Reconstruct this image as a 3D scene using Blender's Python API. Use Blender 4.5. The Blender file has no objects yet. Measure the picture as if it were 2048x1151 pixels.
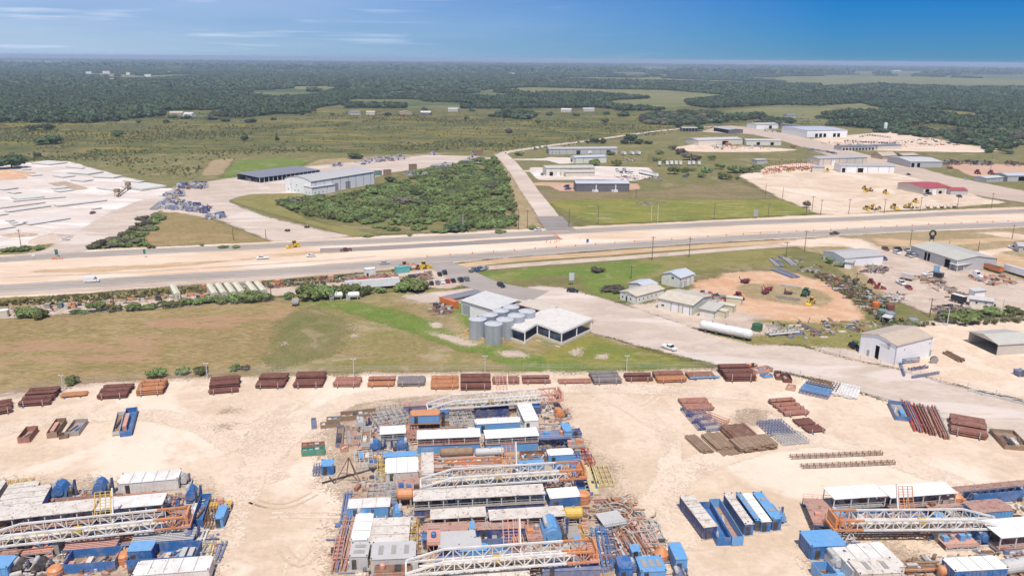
import bpy, math, random
import numpy as np
from mathutils import Vector, Matrix
from mathutils import noise as mnoise
random.seed(7); RS = np.random.RandomState(7)
PI = math.pi
scene = bpy.context.scene
COL = scene.collection
# ---------------- camera (drone, 95 m up) ----------------
FPX, PW, PH, CAMH = 1600.0, 2048.0, 1151.0, 95.0
PITCH, ROLL = math.radians(15.98), math.radians(0.50)
RX = Matrix.Rotation(PI/2 - PITCH, 3, 'X') @ Matrix.Rotation(ROLL, 3, 'Z')
cam_d = bpy.data.cameras.new('camera'); cam = bpy.data.objects.new('camera', cam_d); COL.objects.link(cam)
cam_d.sensor_width = 36.0; cam_d.lens = 36.0*FPX/PW; cam_d.clip_start = 1.0; cam_d.clip_end = 120000.0
cam.matrix_world = Matrix.Translation((0, 0, CAMH)) @ RX.to_4x4()
scene.camera = cam
# ---------------- world and sun ----------------
SUN_EL, SUN_AZ = math.radians(62), math.radians(176)      # azimuth clockwise from +Y (view direction)
world = bpy.data.worlds.new('World'); scene.world = world; world.use_nodes = True
wt = world.node_tree; wt.nodes.clear()
wo = wt.nodes.new('ShaderNodeOutputWorld'); bg = wt.nodes.new('ShaderNodeBackground'); sky = wt.nodes.new('ShaderNodeTexSky')
sky.sky_type = 'NISHITA'; sky.sun_disc = False; sky.sun_elevation = SUN_EL; sky.sun_rotation = SUN_AZ
sky.altitude = 0; sky.air_density = 1.0; sky.dust_density = 0.0; sky.ozone_density = 5.0
hs = wt.nodes.new('ShaderNodeHueSaturation'); hs.inputs['Saturation'].default_value = 1.12; hs.inputs['Value'].default_value = 1.0
tint = wt.nodes.new('ShaderNodeMix'); tint.data_type = 'RGBA'; tint.blend_type = 'MULTIPLY'; tint.inputs['Factor'].default_value = 1
wt.links.new(sky.outputs[0], tint.inputs[6]); tint.inputs[7].default_value = (.12, .275, .57, 1)
wt.links.new(tint.outputs[2], hs.inputs['Color'])
# thin high cloud veil over the east (view left) half of the sky, plus a few wisps
tc = wt.nodes.new('ShaderNodeTexCoord'); sx = wt.nodes.new('ShaderNodeSeparateXYZ'); wt.links.new(tc.outputs['Generated'], sx.inputs[0])
def wmath(op, a, b=None, c=None, clamp=False):
    n = wt.nodes.new('ShaderNodeMath'); n.operation = op; n.use_clamp = clamp
    for i, v in enumerate((a, b, c)):
        if v is None: continue
        if hasattr(v, 'links'): wt.links.new(v, n.inputs[i])
        else: n.inputs[i].default_value = v
    return n.outputs[0]
mp = wt.nodes.new('ShaderNodeMapping'); mp.inputs['Scale'].default_value = (1.6, 1.6, 16); wt.links.new(tc.outputs['Generated'], mp.inputs[0])
nz = wt.nodes.new('ShaderNodeTexNoise'); nz.inputs['Scale'].default_value = 2.2; nz.inputs['Detail'].default_value = 6; wt.links.new(mp.outputs[0], nz.inputs['Vector'])
veil = wmath('MULTIPLY_ADD', sx.outputs[0], -0.62, 0.22, True)           # whiter towards -X
veil = wmath('MULTIPLY', veil, wmath('MULTIPLY_ADD', nz.outputs['Fac'], 0.9, 0.55))
mp2 = wt.nodes.new('ShaderNodeMapping'); mp2.inputs['Scale'].default_value = (3.2, 3.2, 70); mp2.inputs['Rotation'].default_value = (0, .02, 0); wt.links.new(tc.outputs['Generated'], mp2.inputs[0])
nz2 = wt.nodes.new('ShaderNodeTexNoise'); nz2.inputs['Scale'].default_value = 1.7; nz2.inputs['Detail'].default_value = 5; wt.links.new(mp2.outputs[0], nz2.inputs['Vector'])
wisp = wmath('MULTIPLY_ADD', nz2.outputs['Fac'], 7.0, -4.05, True)
wisp = wmath('MULTIPLY', wisp, wmath('MULTIPLY_ADD', sx.outputs[0], -1.4, 0.45, True))
veil = wmath('ADD', veil, wmath('MULTIPLY', wisp, 0.38), None, True)
mx = wt.nodes.new('ShaderNodeMix'); mx.data_type = 'RGBA'; wt.links.new(veil, mx.inputs['Factor'])
wt.links.new(hs.outputs[0], mx.inputs[6]); mx.inputs[7].default_value = (5.0, 5.75, 7.0, 1)
wt.links.new(mx.outputs[2], bg.inputs[0]); bg.inputs[1].default_value = 0.085
wt.links.new(bg.outputs[0], wo.inputs[0])
sun_d = bpy.data.lights.new('sun', 'SUN'); sun_d.energy = 3.0; sun_d.angle = math.radians(0.53); sun_d.color = (1, 0.945, 0.86)
sun = bpy.data.objects.new('sun', sun_d); COL.objects.link(sun)
sdir = Vector((math.sin(SUN_AZ)*math.cos(SUN_EL), math.cos(SUN_AZ)*math.cos(SUN_EL), math.sin(SUN_EL)))
sun.rotation_euler = (-sdir).to_track_quat('-Z', 'Y').to_euler(); sun.location = sdir*300
scene.view_settings.view_transform = 'Standard'; scene.view_settings.look = 'None'
scene.view_settings.exposure = 0.72; scene.view_settings.gamma = 1.0; scene.view_settings.use_curve_mapping = False
scene.cycles.max_bounces = 5; scene.cycles.diffuse_bounces = 3; scene.cycles.glossy_bounces = 2
scene.cycles.transparent_max_bounces = 16; scene.cycles.volume_bounces = 0
scene.cycles.sample_clamp_indirect = 6; scene.cycles.use_adaptive_sampling = True; scene.cycles.adaptive_threshold = 0.02
# ---------------- photo pixel <-> world ----------------
def ray(px, py): return RX @ Vector(((px-PW/2)/FPX, -(py-PH/2)/FPX, -1.0))
def G(px, py, z=0.0):
    d = ray(px, py); t = (z-CAMH)/d.z
    return Vector((d.x*t, d.y*t, z))
def GN(P, z=0.0): return [G(x, y, z) for x, y in P]
RXT = RX.transposed()
def proj(x, y, z=0.0):
    c = RXT @ Vector((x, y, z-CAMH)); return (PW/2 + FPX*c.x/-c.z, PH/2 - FPX*c.y/-c.z)
def proj_np(X, Y, Z=0.0):
    M_ = np.array(RXT); P = np.stack([X, Y, np.zeros_like(X)+Z-CAMH]); c = M_ @ P
    return PW/2 + FPX*c[0]/-c[2], PH/2 - FPX*c[1]/-c[2]
def in_poly(px, py, poly):
    r = np.zeros(px.shape, bool); n = len(poly)
    for i in range(n):
        x1, y1 = poly[i]; x2, y2 = poly[(i+1) % n]
        if y1 == y2: continue
        c = ((y1 > py) != (y2 > py)) & (px < (x2-x1)*(py-y1)/(y2-y1)+x1); r ^= c
    return r
# ---------------- materials ----------------
MC = {}
class NT:
    def __init__(s, name):
        s.m = bpy.data.materials.new(name); s.m.use_nodes = True; s.t = s.m.node_tree
        s.b = s.t.nodes['Principled BSDF']; s.o = s.t.nodes['Material Output']
    def n(s, typ, **k):
        x = s.t.nodes.new('ShaderNode'+typ)
        for a, b in k.items(): setattr(x, a, b)
        return x
    def l(s, a, b): s.t.links.new(a, b)
    def put(s, inp, v):
        if hasattr(v, 'links'): s.l(v, inp)
        else: inp.default_value = v
    def math(s, op, a, b=None, c=None, clamp=False):
        x = s.n('Math', operation=op, use_clamp=clamp)
        for i, v in enumerate((a, b, c)):
            if v is not None: s.put(x.inputs[i], v)
        return x.outputs[0]
    def mix(s, f, a, b):
        x = s.n('Mix', data_type='RGBA')
        s.put(x.inputs[0], f); s.put(x.inputs[6], a); s.put(x.inputs[7], b); return x.outputs[2]
    def noise(s, scale, detail=3, vec=None, rough=.55, dist=0):
        x = s.n('TexNoise'); x.inputs['Scale'].default_value = scale; x.inputs['Detail'].default_value = detail
        x.inputs['Roughness'].default_value = rough; x.inputs['Distortion'].default_value = dist
        s.put(x.inputs['Vector'], vec if vec is not None else s.pos()); return x.outputs['Fac']
    def pos(s):
        if not hasattr(s, '_p'): s._p = s.n('NewGeometry').outputs['Position']
        return s._p
    def map(s, scale, rot=0, vec=None):
        x = s.n('Mapping'); x.inputs['Scale'].default_value = scale; x.inputs['Rotation'].default_value = (0, 0, rot)
        s.put(x.inputs[0], vec if vec is not None else s.pos()); return x.outputs[0]
    def step(s, v, a, b):
        x = s.n('MapRange'); x.interpolation_type = 'SMOOTHSTEP'; s.put(x.inputs[0], v)
        x.inputs[1].default_value = a; x.inputs[2].default_value = b; return x.outputs[0]
def c4(c): return (c[0], c[1], c[2], 1)
def paint(key, rgb, rough=.5, var=.12, rust=0.0, dirt=.25, metal=0.0, ribs=0.0, rustc=(.20, .075, .035), dirtc=(.42, .34, .26)):
    if key in MC: return MC[key]
    k = NT(key); v = k.noise(.9, 4); v2 = k.noise(6, 3)
    a = tuple(x*(1-var) for x in rgb); b = tuple(min(1, x*(1+var)) for x in rgb)
    c = k.mix(v, c4(a), c4(b))
    if dirt > 0: c = k.mix(k.math('MULTIPLY', k.step(k.noise(.45, 7, rough=.72), .44, .62), dirt), c, c4(dirtc))
    if rust > 0: c = k.mix(k.math('MULTIPLY', k.step(k.noise(1.1, 7, rough=.75), .64-rust*.3, .70-rust*.26), .85), c, c4(rustc))
    if ribs > 0:
        o = k.n('TexCoord').outputs['Object']; sp = k.n('SeparateXYZ'); k.l(o, sp.inputs[0])
        fx = k.math('FLOOR', k.math('MULTIPLY', sp.outputs[0], 1/ribs)); wn = k.n('TexWhiteNoise', noise_dimensions='1D'); k.l(fx, wn.inputs['W'])
        c = k.mix(k.math('MULTIPLY', wn.outputs['Value'], .06), c, (.12, .11, .10, 1))
        fr = k.math('FRACT', k.math('MULTIPLY', sp.outputs[0], 1/ribs)); ln = k.math('LESS_THAN', fr, .07)
        c = k.mix(k.math('MULTIPLY', ln, .13), c, (.1, .1, .1, 1))
    k.l(c, k.b.inputs['Base Color']); k.b.inputs['Roughness'].default_value = rough; k.b.inputs['Metallic'].default_value = metal
    bm = k.n('Bump'); bm.inputs['Strength'].default_value = .25; bm.inputs['Distance'].default_value = .03; k.l(v2, bm.inputs['Height']); k.l(bm.outputs[0], k.b.inputs['Normal'])
    MC[key] = k.m; return k.m
def gmat(key, cols, big=.02, mid=.12, fine=1.2, streak=None, rot=0, bump=.3, patch=None, rough=.95, spots=None, contrast=1.0, fc=None):
    """ground: three colours mixed by noise of three sizes; rims of sheets fray by the 'fade' attribute"""
    if key in MC: return MC[key]
    k = NT(key)
    nb = k.noise(big, 4, rough=.6, dist=.6); vm = k.map(streak, rot) if streak else None
    nm = k.noise(mid, 5, vm, rough=.65, dist=.4); nf = k.noise(fine, 4, vm, rough=.7)
    w = .10/contrast; fc = (1.0 if bump > .3 else .35) if fc is None else fc
    c = k.mix(k.step(nb, .5-w, .5+w), c4(cols[0]), c4(cols[1]))
    c = k.mix(k.math('MULTIPLY', k.step(nm, .5-w*.6, .5+w*1.2), .75), c, c4(cols[2]))
    hi = tuple(min(1, x*1.28) for x in cols[1]); lo = tuple(x*.62 for x in cols[0])
    c = k.mix(k.math('MULTIPLY', k.step(nf, .50, .66), .55*fc), c, c4(hi))
    c = k.mix(k.math('MULTIPLY', k.step(nf, .50, .34), .65*fc), c, c4(lo))
    if patch:
        for pc, ps, lo_, hi_, am in patch:
            lo_ = .5+(lo_-.5)*.5; hi_ = lo_+.075
            c = k.mix(k.math('MULTIPLY', k.step(k.noise(ps, 5, vm, rough=.62, dist=.8), lo_, hi_), am), c, c4(pc))
    if spots:
        pc, ps, th, am = spots
        vo = k.n('TexVoronoi'); vo.inputs['Scale'].default_value = ps; k.put(vo.inputs['Vector'], k.pos())
        c = k.mix(k.math('MULTIPLY', k.step(vo.outputs['Distance'], th, th*.5), am), c, c4(pc))
    k.l(c, k.b.inputs['Base Color']); k.b.inputs['Roughness'].default_value = rough; k.b.inputs['Specular IOR Level'].default_value = .15
    bm = k.n('Bump'); bm.inputs['Strength'].default_value = bump; bm.inputs['Distance'].default_value = .25; k.l(k.math('ADD', nf, nm), bm.inputs['Height']); k.l(bm.outputs[0], k.b.inputs['Normal'])
    at = k.n('Attribute', attribute_name='sdn')     # 5 + signed distance; 0 where a sheet has no rim
    nn = k.math('MULTIPLY_ADD', k.math('SUBTRACT', k.noise(.07, 6, rough=.68), .5), 3.2, at.outputs['Fac'])
    nn = k.math('MULTIPLY_ADD', k.math('SUBTRACT', k.noise(1.3, 3, rough=.8), .5), 4.2, nn)
    al = k.math('MAXIMUM', k.math('GREATER_THAN', nn, 5.0), k.math('LESS_THAN', at.outputs['Fac'], .01))
    k.l(al, k.b.inputs['Alpha'])
    MC[key] = k.m; return k.m
# ---------------- mesh building ----------------
class MB:
    def __init__(s): s.v = []; s.f = []; s.mi = []
    def add(s, vs, fs, mi=0):
        o = len(s.v); s.v.extend(vs); s.f.extend(tuple(i+o for i in f) for f in fs); s.mi.extend([mi]*len(fs)); return s
    def box(s, x0, x1, y0, y1, z0, z1, mi=0):
        return s.add([(x0,y0,z0),(x1,y0,z0),(x1,y1,z0),(x0,y1,z0),(x0,y0,z1),(x1,y0,z1),(x1,y1,z1),(x0,y1,z1)],
                     [(0,3,2,1),(4,5,6,7),(0,1,5,4),(1,2,6,5),(2,3,7,6),(3,0,4,7)], mi)
    def beam(s, p, q, w, h=None, mi=0):
        p = Vector(p); q = Vector(q); d = q-p; L = d.length
        if L < 1e-6: return s
        h = h or w; d /= L; up = Vector((0,0,1)) if abs(d.z) < .95 else Vector((1,0,0))
        a = d.cross(up).normalized()*w/2; b = a.cross(d).normalized()*h/2
        vs = [tuple(c+i*a+j*b) for c in (p, q) for i, j in ((-1,-1),(1,-1),(1,1),(-1,1))]
        return s.add(vs, [(0,1,2,3),(4,7,6,5),(0,4,5,1),(1,5,6,2),(2,6,7,3),(3,7,4,0)], mi)
    def tube(s, p, q, r, n=6, r2=None, mi=0, capmi=None):
        p = Vector(p); q = Vector(q); d = (q-p).normalized(); up = Vector((0,0,1)) if abs(d.z) < .95 else Vector((1,0,0))
        a = d.cross(up).normalized(); b = a.cross(d); r2 = r if r2 is None else r2; vs = []
        for c, rr in ((p, r), (q, r2)):
            for i in range(n): t = 2*PI*i/n; vs.append(tuple(c+(a*math.cos(t)+b*math.sin(t))*rr))
        s.add(vs, [(i, n+i, n+(i+1)%n, (i+1)%n) for i in range(n)], mi)
        o = len(s.v)-2*n; cm = mi if capmi is None else capmi
        s.f += [tuple(o+i for i in range(n)), tuple(o+2*n-1-i for i in range(n))]; s.mi += [cm, cm]; return s
    def lathe(s, c, prof, n=16, mi=0):
        vs = [(c[0]+r*math.cos(2*PI*i/n), c[1]+r*math.sin(2*PI*i/n), c[2]+z) for r, z in prof for i in range(n)]
        fs = [(j*n+i, j*n+(i+1)%n, (j+1)*n+(i+1)%n, (j+1)*n+i) for j in range(len(prof)-1) for i in range(n)]
        fs += [tuple(range(n-1, -1, -1)), tuple((len(prof)-1)*n+i for i in range(n))]
        return s.add(vs, fs, mi)
    def hcyl(s, x0, x1, y, z, r, n=14, dome=.35, mi=0):
        """horizontal tank along x with domed ends"""
        prof = [(x0-dome*r, .35*r), (x0-dome*.55*r, .8*r), (x0, r), (x1, r), (x1+dome*.55*r, .8*r), (x1+dome*r, .35*r)]
        vs = [(px, y+rr*math.cos(2*PI*i/n), z+rr*math.sin(2*PI*i/n)) for px, rr in prof for i in range(n)]
        fs = [(j*n+i, (j+1)*n+i, (j+1)*n+(i+1)%n, j*n+(i+1)%n) for j in range(5) for i in range(n)]
        fs += [tuple(range(n)), tuple(5*n+n-1-i for i in range(n))]
        return s.add(vs, fs, mi)
    def prism(s, prof, y0, y1, mi=0):
        """profile in (x,z) extruded along y"""
        n = len(prof); vs = [(x, y0, z) for x, z in prof]+[(x, y1, z) for x, z in prof]
        return s.add(vs, [tuple(range(n)), tuple(2*n-1-i for i in range(n))]+[(i, n+i, n+(i+1)%n, (i+1)%n) for i in range(n)], mi)
    def xprism(s, prof, x0, x1, mi=0):
        n = len(prof); vs = [(x0, y, z) for y, z in prof]+[(x1, y, z) for y, z in prof]
        return s.add(vs, [tuple(range(n-1,-1,-1)), tuple(n+i for i in range(n))]+[((i+1)%n, n+(i+1)%n, n+i, i) for i in range(n)], mi)
    def xf(s, M_, start=0):
        for i in range(start, len(s.v)): s.v[i] = tuple(M_ @ Vector(s.v[i]))
        return s
    def mesh(s, name, mats):
        me = bpy.data.meshes.new(name); me.from_pydata(s.v, [], s.f)
        for m in (mats if isinstance(mats, (list, tuple)) else [mats]): me.materials.append(m)
        if any(s.mi): me.polygons.foreach_set('material_index', s.mi)
        me.update(); return me
    def build(s, name, mats, parent=None, kind=None):
        o = bpy.data.objects.new(name, s.mesh(name, mats)); COL.objects.link(o); o.parent = parent
        if kind: o['kind'] = kind
        return o
def tag(o, label, cat, group=None, kind=None):
    if label: o['label'] = label
    if cat: o['category'] = cat
    if group: o['group'] = group
    if kind: o['kind'] = kind
    return o
def thing(name, label, cat, loc=(0,0,0), rz=0, group=None):
    o = bpy.data.objects.new(name, None); COL.objects.link(o); o.empty_display_size = .5
    o.location = loc; o.rotation_euler = (0, 0, rz); return tag(o, label, cat, group)
def dup(o, loc=None, rz=None, label=None, parent=None, scale=None, mats=None):
    c = o.copy(); COL.objects.link(c)
    if parent is not None: c.parent = parent
    if loc is not None: c.location = loc
    if rz is not None: c.rotation_euler = (0, 0, rz)
    if scale is not None: c.scale = scale
    if label: c['label'] = label
    for ch in list(o.children): dup(ch, parent=c)
    return c
def fr(A, B):
    """front edge A->B given on the ground: origin, yaw, length"""
    a = A if isinstance(A, Vector) else G(*A); b = B if isinstance(B, Vector) else G(*B); d = b-a; return a.copy(), math.atan2(d.y, d.x), d.length
def al(p, q, w):
    """front edge of width w at near pixel p for something running away to far pixel q: (A, B, length)"""
    a = G(*p); b = G(*q); u = (b-a).normalized(); n = Vector((u.y, -u.x, 0)); return a-n*w/2, a+n*w/2, (b-a).length
def depth_to(A, B, D):
    a = G(*A); b = G(*B); u = (b-a).normalized(); w = Vector((-u.y, u.x, 0)); d = G(*D) if len(D) == 2 else G(D[0], D[1], D[2])
    d = Vector((d.x, d.y, 0)); return abs((d-a).dot(w))
# ---------------- ground, roads, yards ----------------
SHEETN = [0]
def sheet(name, P, z, mat, feather=1.5, jit=0, world=False, step=None):
    """flat ground region; 'sdn' = distance inside its outline over the width of its frayed rim"""
    Q = [Vector((x, y, 0)) for x, y in P] if world else GN(P)
    z = z+SHEETN[0]*.0005; SHEETN[0] += 1
    if step:
        me = bpy.data.meshes.new(name); me.from_pydata([(p.x, p.y, z) for p in Q], [], [tuple(range(len(Q)))])
    else:
        R = []      # soften the corners
        for i, p in enumerate(Q):
            a = Q[i-1]; b = Q[(i+1) % len(Q)]; R += [p.lerp(a, .14), p.lerp(p.lerp(a, .5).lerp(p.lerp(b, .5), .5), .12), p.lerp(b, .14)]
        E = np.array([[p.x, p.y] for p in R]); feather *= 1.6; mg = feather*1.7
        x0, y0 = E.min(0)-mg; x1, y1 = E.max(0)+mg
        st = max(feather*.8, math.sqrt((x1-x0)*(y1-y0)/5200.0))
        nx, ny = max(3, int((x1-x0)/st)+2), max(3, int((y1-y0)/st)+2)
        X, Y = np.meshgrid(np.linspace(x0, x1, nx), np.linspace(y0, y1, ny)); X = X.ravel(); Y = Y.ravel()
        A = E; B = np.roll(E, -1, 0); D = np.full(X.shape, 1e18)
        for a_, b_ in zip(A, B):
            d = b_-a_; L2 = max(1e-9, d @ d); t = np.clip(((X-a_[0])*d[0]+(Y-a_[1])*d[1])/L2, 0, 1)
            D = np.minimum(D, (X-a_[0]-t*d[0])**2+(Y-a_[1]-t*d[1])**2)
        D = np.sqrt(D); ins = in_poly(X, Y, [tuple(e) for e in E]); sd = np.where(ins, D, -D)
        I = np.arange(nx*ny).reshape(ny, nx)
        q = np.stack([I[:-1,:-1], I[:-1,1:], I[1:,1:], I[1:,:-1]], -1).reshape(-1, 4)
        q = q[(sd[q] > -1.55*feather).any(1)]
        used, inv = np.unique(q, return_inverse=True); q = inv.reshape(-1, 4)
        me = bpy.data.meshes.new(name)
        me.from_pydata([(x, y, z) for x, y in zip(X[used].tolist(), Y[used].tolist())], [], q.tolist())
        at = me.attributes.new('sdn', 'FLOAT', 'POINT'); at.data.foreach_set('value', (sd[used]/feather+5).astype(np.float32))
    me.materials.append(mat); me.update()
    o = bpy.data.objects.new(name, me); COL.objects.link(o); o['kind'] = 'structure'; return o
def ribbon(name, P, w, z, mat, w2=None, step=8.0, off=0.0, sub=True):
    """road-like strip along a centreline given in photo pixels"""
    Q = GN(P)
    if sub and len(Q) > 2:   # Catmull-Rom smoothing
        S = []
        for i in range(len(Q)-1):
            p0 = Q[max(0, i-1)]; p1 = Q[i]; p2 = Q[i+1]; p3 = Q[min(len(Q)-1, i+2)]
            m = max(2, int((p2-p1).length/step))
            for j in range(m):
                t = j/m; S.append(.5*((2*p1)+(-p0+p2)*t+(2*p0-5*p1+4*p2-p3)*t*t+(-p0+3*p1-3*p2+p3)*t**3))
        S.append(Q[-1]); Q = S
    z += SHEETN[0]*.0005; SHEETN[0] += 1
    w2 = w if w2 is None else w2; vs = []; n = len(Q); fd = []
    for i, p in enumerate(Q):
        t = (Q[min(n-1, i+1)]-Q[max(0, i-1)]).normalized(); nn = Vector((-t.y, t.x, 0)); hw = (w+(w2-w)*i/(n-1))/2
        jj = hw*.05*mnoise.noise(Vector((p.x*.06, p.y*.06, 1)))
        c = p+nn*off; e = min(1.5, hw*.3) if 'rut' not in name else hw*1.1
        vs += [(c+nn*(hw+e+jj)), (c+nn*(hw+jj)), (c-nn*(hw-jj)), (c-nn*(hw+e-jj))]; fd += [3.9, 6.2, 6.2, 3.9] if 'rut' not in name else [2.6, 5.3, 5.3, 2.6]
    me = bpy.data.meshes.new(name)
    me.from_pydata([(p.x, p.y, z) for p in vs], [], [(4*i+j+1, 4*i+j, 4*i+4+j, 4*i+5+j) for i in range(n-1) for j in range(3)])
    a = me.attributes.new('sdn', 'FLOAT', 'POINT'); a.data.foreach_set('value', fd)
    me.materials.append(mat); me.update()
    o = bpy.data.objects.new(name, me); COL.objects.link(o); o['kind'] = 'structure'; return o
TAN = gmat('caliche', [(.56,.42,.30), (.635,.495,.37), (.69,.55,.425)], big=.014, mid=.06, fine=.5, bump=.12, contrast=1.0,
           patch=[((.50,.37,.26), .03, .58, .70, .45), ((.76,.64,.52), .018, .56, .72, .6), ((.48,.36,.26), .25, .66, .74, .3)])
RUTL = gmat('pale_rut', [(.64,.505,.38), (.69,.555,.43), (.665,.53,.405)], big=.05, mid=.3, fine=1.2, bump=.1)
RUTD = gmat('dark_rut', [(.53,.40,.285), (.58,.45,.33), (.53,.40,.285)], big=.05, mid=.3, fine=1.2, bump=.1)
RIGDIRT = gmat('oily_yard_dirt', [(.40,.30,.215), (.50,.39,.29), (.32,.23,.16)], big=.08, mid=.3, fine=1.5, bump=.4)
MEDIAN = gmat('graded_median_dirt', [(.60,.44,.31), (.66,.52,.39), (.72,.58,.45)], big=.01, mid=.08, fine=.7, streak=(.16,1.3,1), rot=-.1, bump=.15,
              patch=[((.60,.38,.22), .03, .58, .75, .5), ((.75,.66,.55), .05, .6, .75, .5)])
ASPH = gmat('grey_asphalt', [(.30,.26,.23), (.34,.295,.26), (.38,.33,.29)], big=.02, mid=.1, fine=1.5, streak=(.12,1.5,1), rot=-.1, bump=.05)
ASPHD = gmat('dark_asphalt', [(.235,.205,.19), (.27,.235,.215), (.31,.27,.245)], big=.02, mid=.12, fine=1.5, streak=(.12,1.5,1), rot=-.1, bump=.05)
SHOULDER = gmat('gravel_shoulder', [(.44,.34,.265), (.50,.39,.31), (.55,.44,.35)], big=.02, mid=.2, fine=1.2, streak=(.2,1.4,1), rot=-.1, bump=.1)
CONC = gmat('worn_concrete', [(.47,.375,.305), (.53,.43,.35), (.58,.475,.395)], big=.015, mid=.1, fine=.8, streak=(.5,1.2,1), rot=-.55, bump=.06,
            patch=[((.40,.32,.27), .09, .64, .76, .4), ((.68,.60,.54), .03, .58, .72, .5)])
CONCW = gmat('pale_limestone_yard', [(.55,.46,.40), (.62,.53,.465), (.68,.59,.525)], big=.02, mid=.12, fine=.8, streak=(.4,1.3,1), rot=.05, bump=.1,
             patch=[((.54,.44,.37), .05, .58, .72, .5), ((.80,.74,.68), .03, .56, .72, .6)])
SANDY = gmat('sandy_yard', [(.62,.47,.345), (.68,.53,.40), (.72,.58,.46)], big=.015, mid=.1, fine=.6, bump=.12, patch=[((.52,.37,.25), .03, .6, .75, .5)])
REDD = gmat('red_dirt', [(.52,.295,.165), (.57,.355,.22), (.61,.43,.30)], big=.03, mid=.15, fine=1, bump=.2)
REDP = gmat('red_gravel', [(.50,.29,.19), (.55,.34,.24), (.50,.36,.28)], big=.03, mid=.15, fine=1, bump=.2)
GREYD = gmat('packed_grey_dirt', [(.46,.35,.28), (.52,.41,.33), (.58,.47,.38)], big=.03, mid=.12, fine=.9, bump=.2, patch=[((.38,.29,.23), .08, .6, .75, .5)])
VERGE = gmat('dry_verge', [(.33,.235,.125), (.40,.30,.18), (.25,.21,.09)], big=.05, mid=.3, fine=1.4, bump=.5, contrast=1.4)
VERGEG = gmat('green_verge', [(.19,.18,.05), (.24,.22,.07), (.30,.22,.11)], big=.05, mid=.2, fine=1.4, bump=.5)
ORSTRIP = gmat('orange_verge_dirt', [(.52,.33,.19), (.57,.40,.25), (.38,.28,.15)], big=.05, mid=.3, fine=1.0, streak=(.2,1.4,1), rot=-.12, bump=.2)
DRYF = gmat('dry_pasture', [(.27,.19,.085), (.335,.24,.115), (.23,.18,.065)], big=.02, mid=.16, fine=.9, streak=(.45,1.2,1), rot=-.08, bump=.7,
            patch=[((.38,.22,.13), .02, .56, .75, .75), ((.19,.17,.05), .3, .6, .78, .7), ((.36,.29,.17), .5, .62, .8, .6)], contrast=1.2)
OLIVEF = gmat('olive_pasture', [(.245,.19,.078), (.31,.235,.11), (.205,.18,.058)], big=.03, mid=.13, fine=.9, streak=(.6,1.1,1), rot=-.1, bump=.6,
              patch=[((.38,.29,.18), .05, .58, .76, .7), ((.17,.19,.045), .16, .58, .75, .5)])
LUSH = gmat('lush_grass', [(.12,.185,.03), (.155,.205,.04), (.20,.20,.06)], big=.05, mid=.2, fine=1.0, bump=.6, patch=[((.30,.25,.12), .09, .62, .76, .5)])
GREENF = gmat('green_pasture', [(.15,.145,.046), (.19,.168,.065), (.24,.185,.09)], big=.03, mid=.15, fine=1.1, bump=.6, patch=[((.33,.25,.15), .05, .6, .75, .6), ((.12,.17,.035), .12, .6, .75, .5)])
YELF = gmat('flowering_meadow', [(.165,.185,.04), (.235,.225,.045), (.29,.225,.065)], big=.03, mid=.12, fine=1.1, streak=(.4,1.4,1), bump=.6, patch=[((.12,.17,.04), .1, .58, .72, .7), ((.40,.36,.24), .13, .66, .76, .5)])
SAV = gmat('savanna_ground', [(.125,.12,.04), (.185,.155,.05), (.085,.10,.032)], big=.012, mid=.06, fine=.22, streak=(.5,1.4,1), bump=.8, contrast=1.3,
           patch=[((.27,.21,.045), .014, .56, .7, .7), ((.05,.08,.024), .05, .56, .7, .75), ((.26,.19,.11), .02, .66, .76, .6), ((.045,.07,.022), .16, .60, .7, .6)])
WOODG = gmat('woodland_floor', [(.10,.125,.045), (.15,.16,.06), (.20,.19,.085)], big=.002, mid=.008, fine=.05, streak=(.5,1.0,1), bump=.6,
             patch=[((.24,.23,.12), .0016, .56, .66, .6), ((.06,.085,.035), .004, .53, .62, .7)])
BROWNG = gmat('brown_green_pasture', [(.20,.155,.075), (.25,.19,.10), (.17,.145,.06)], big=.02, mid=.12, fine=.7, streak=(.5,1.2,1), bump=.6, patch=[((.28,.21,.12), .03, .6, .7, .6), ((.14,.15,.045), .08, .6, .7, .5)])
PFIELD = gmat('far_pasture', [(.165,.175,.062), (.215,.20,.08), (.25,.21,.11)], big=.004, mid=.02, fine=.15, streak=(.4,1.5,1), bump=.4, patch=[((.10,.13,.045), .01, .58, .7, .6)])
# one sheet to the horizon, with the woods' floor beyond
o = sheet('ground', [(-60000,-1500),(60000,-1500),(60000,70000),(-60000,70000)], -.30, WOODG, 0, 0, world=True, step=1e9)
o = sheet('meadow', [(-420,318),(-420,246),(0,246),(200,240),(330,222),(480,219),(700,216),(1000,218),(1330,214),(1420,207),(1750,196),(2080,206),(2600,225),(2600,318),(2600,1400),(-700,1400),(-700,560)], -.20, SAV, 6, 4)
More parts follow.
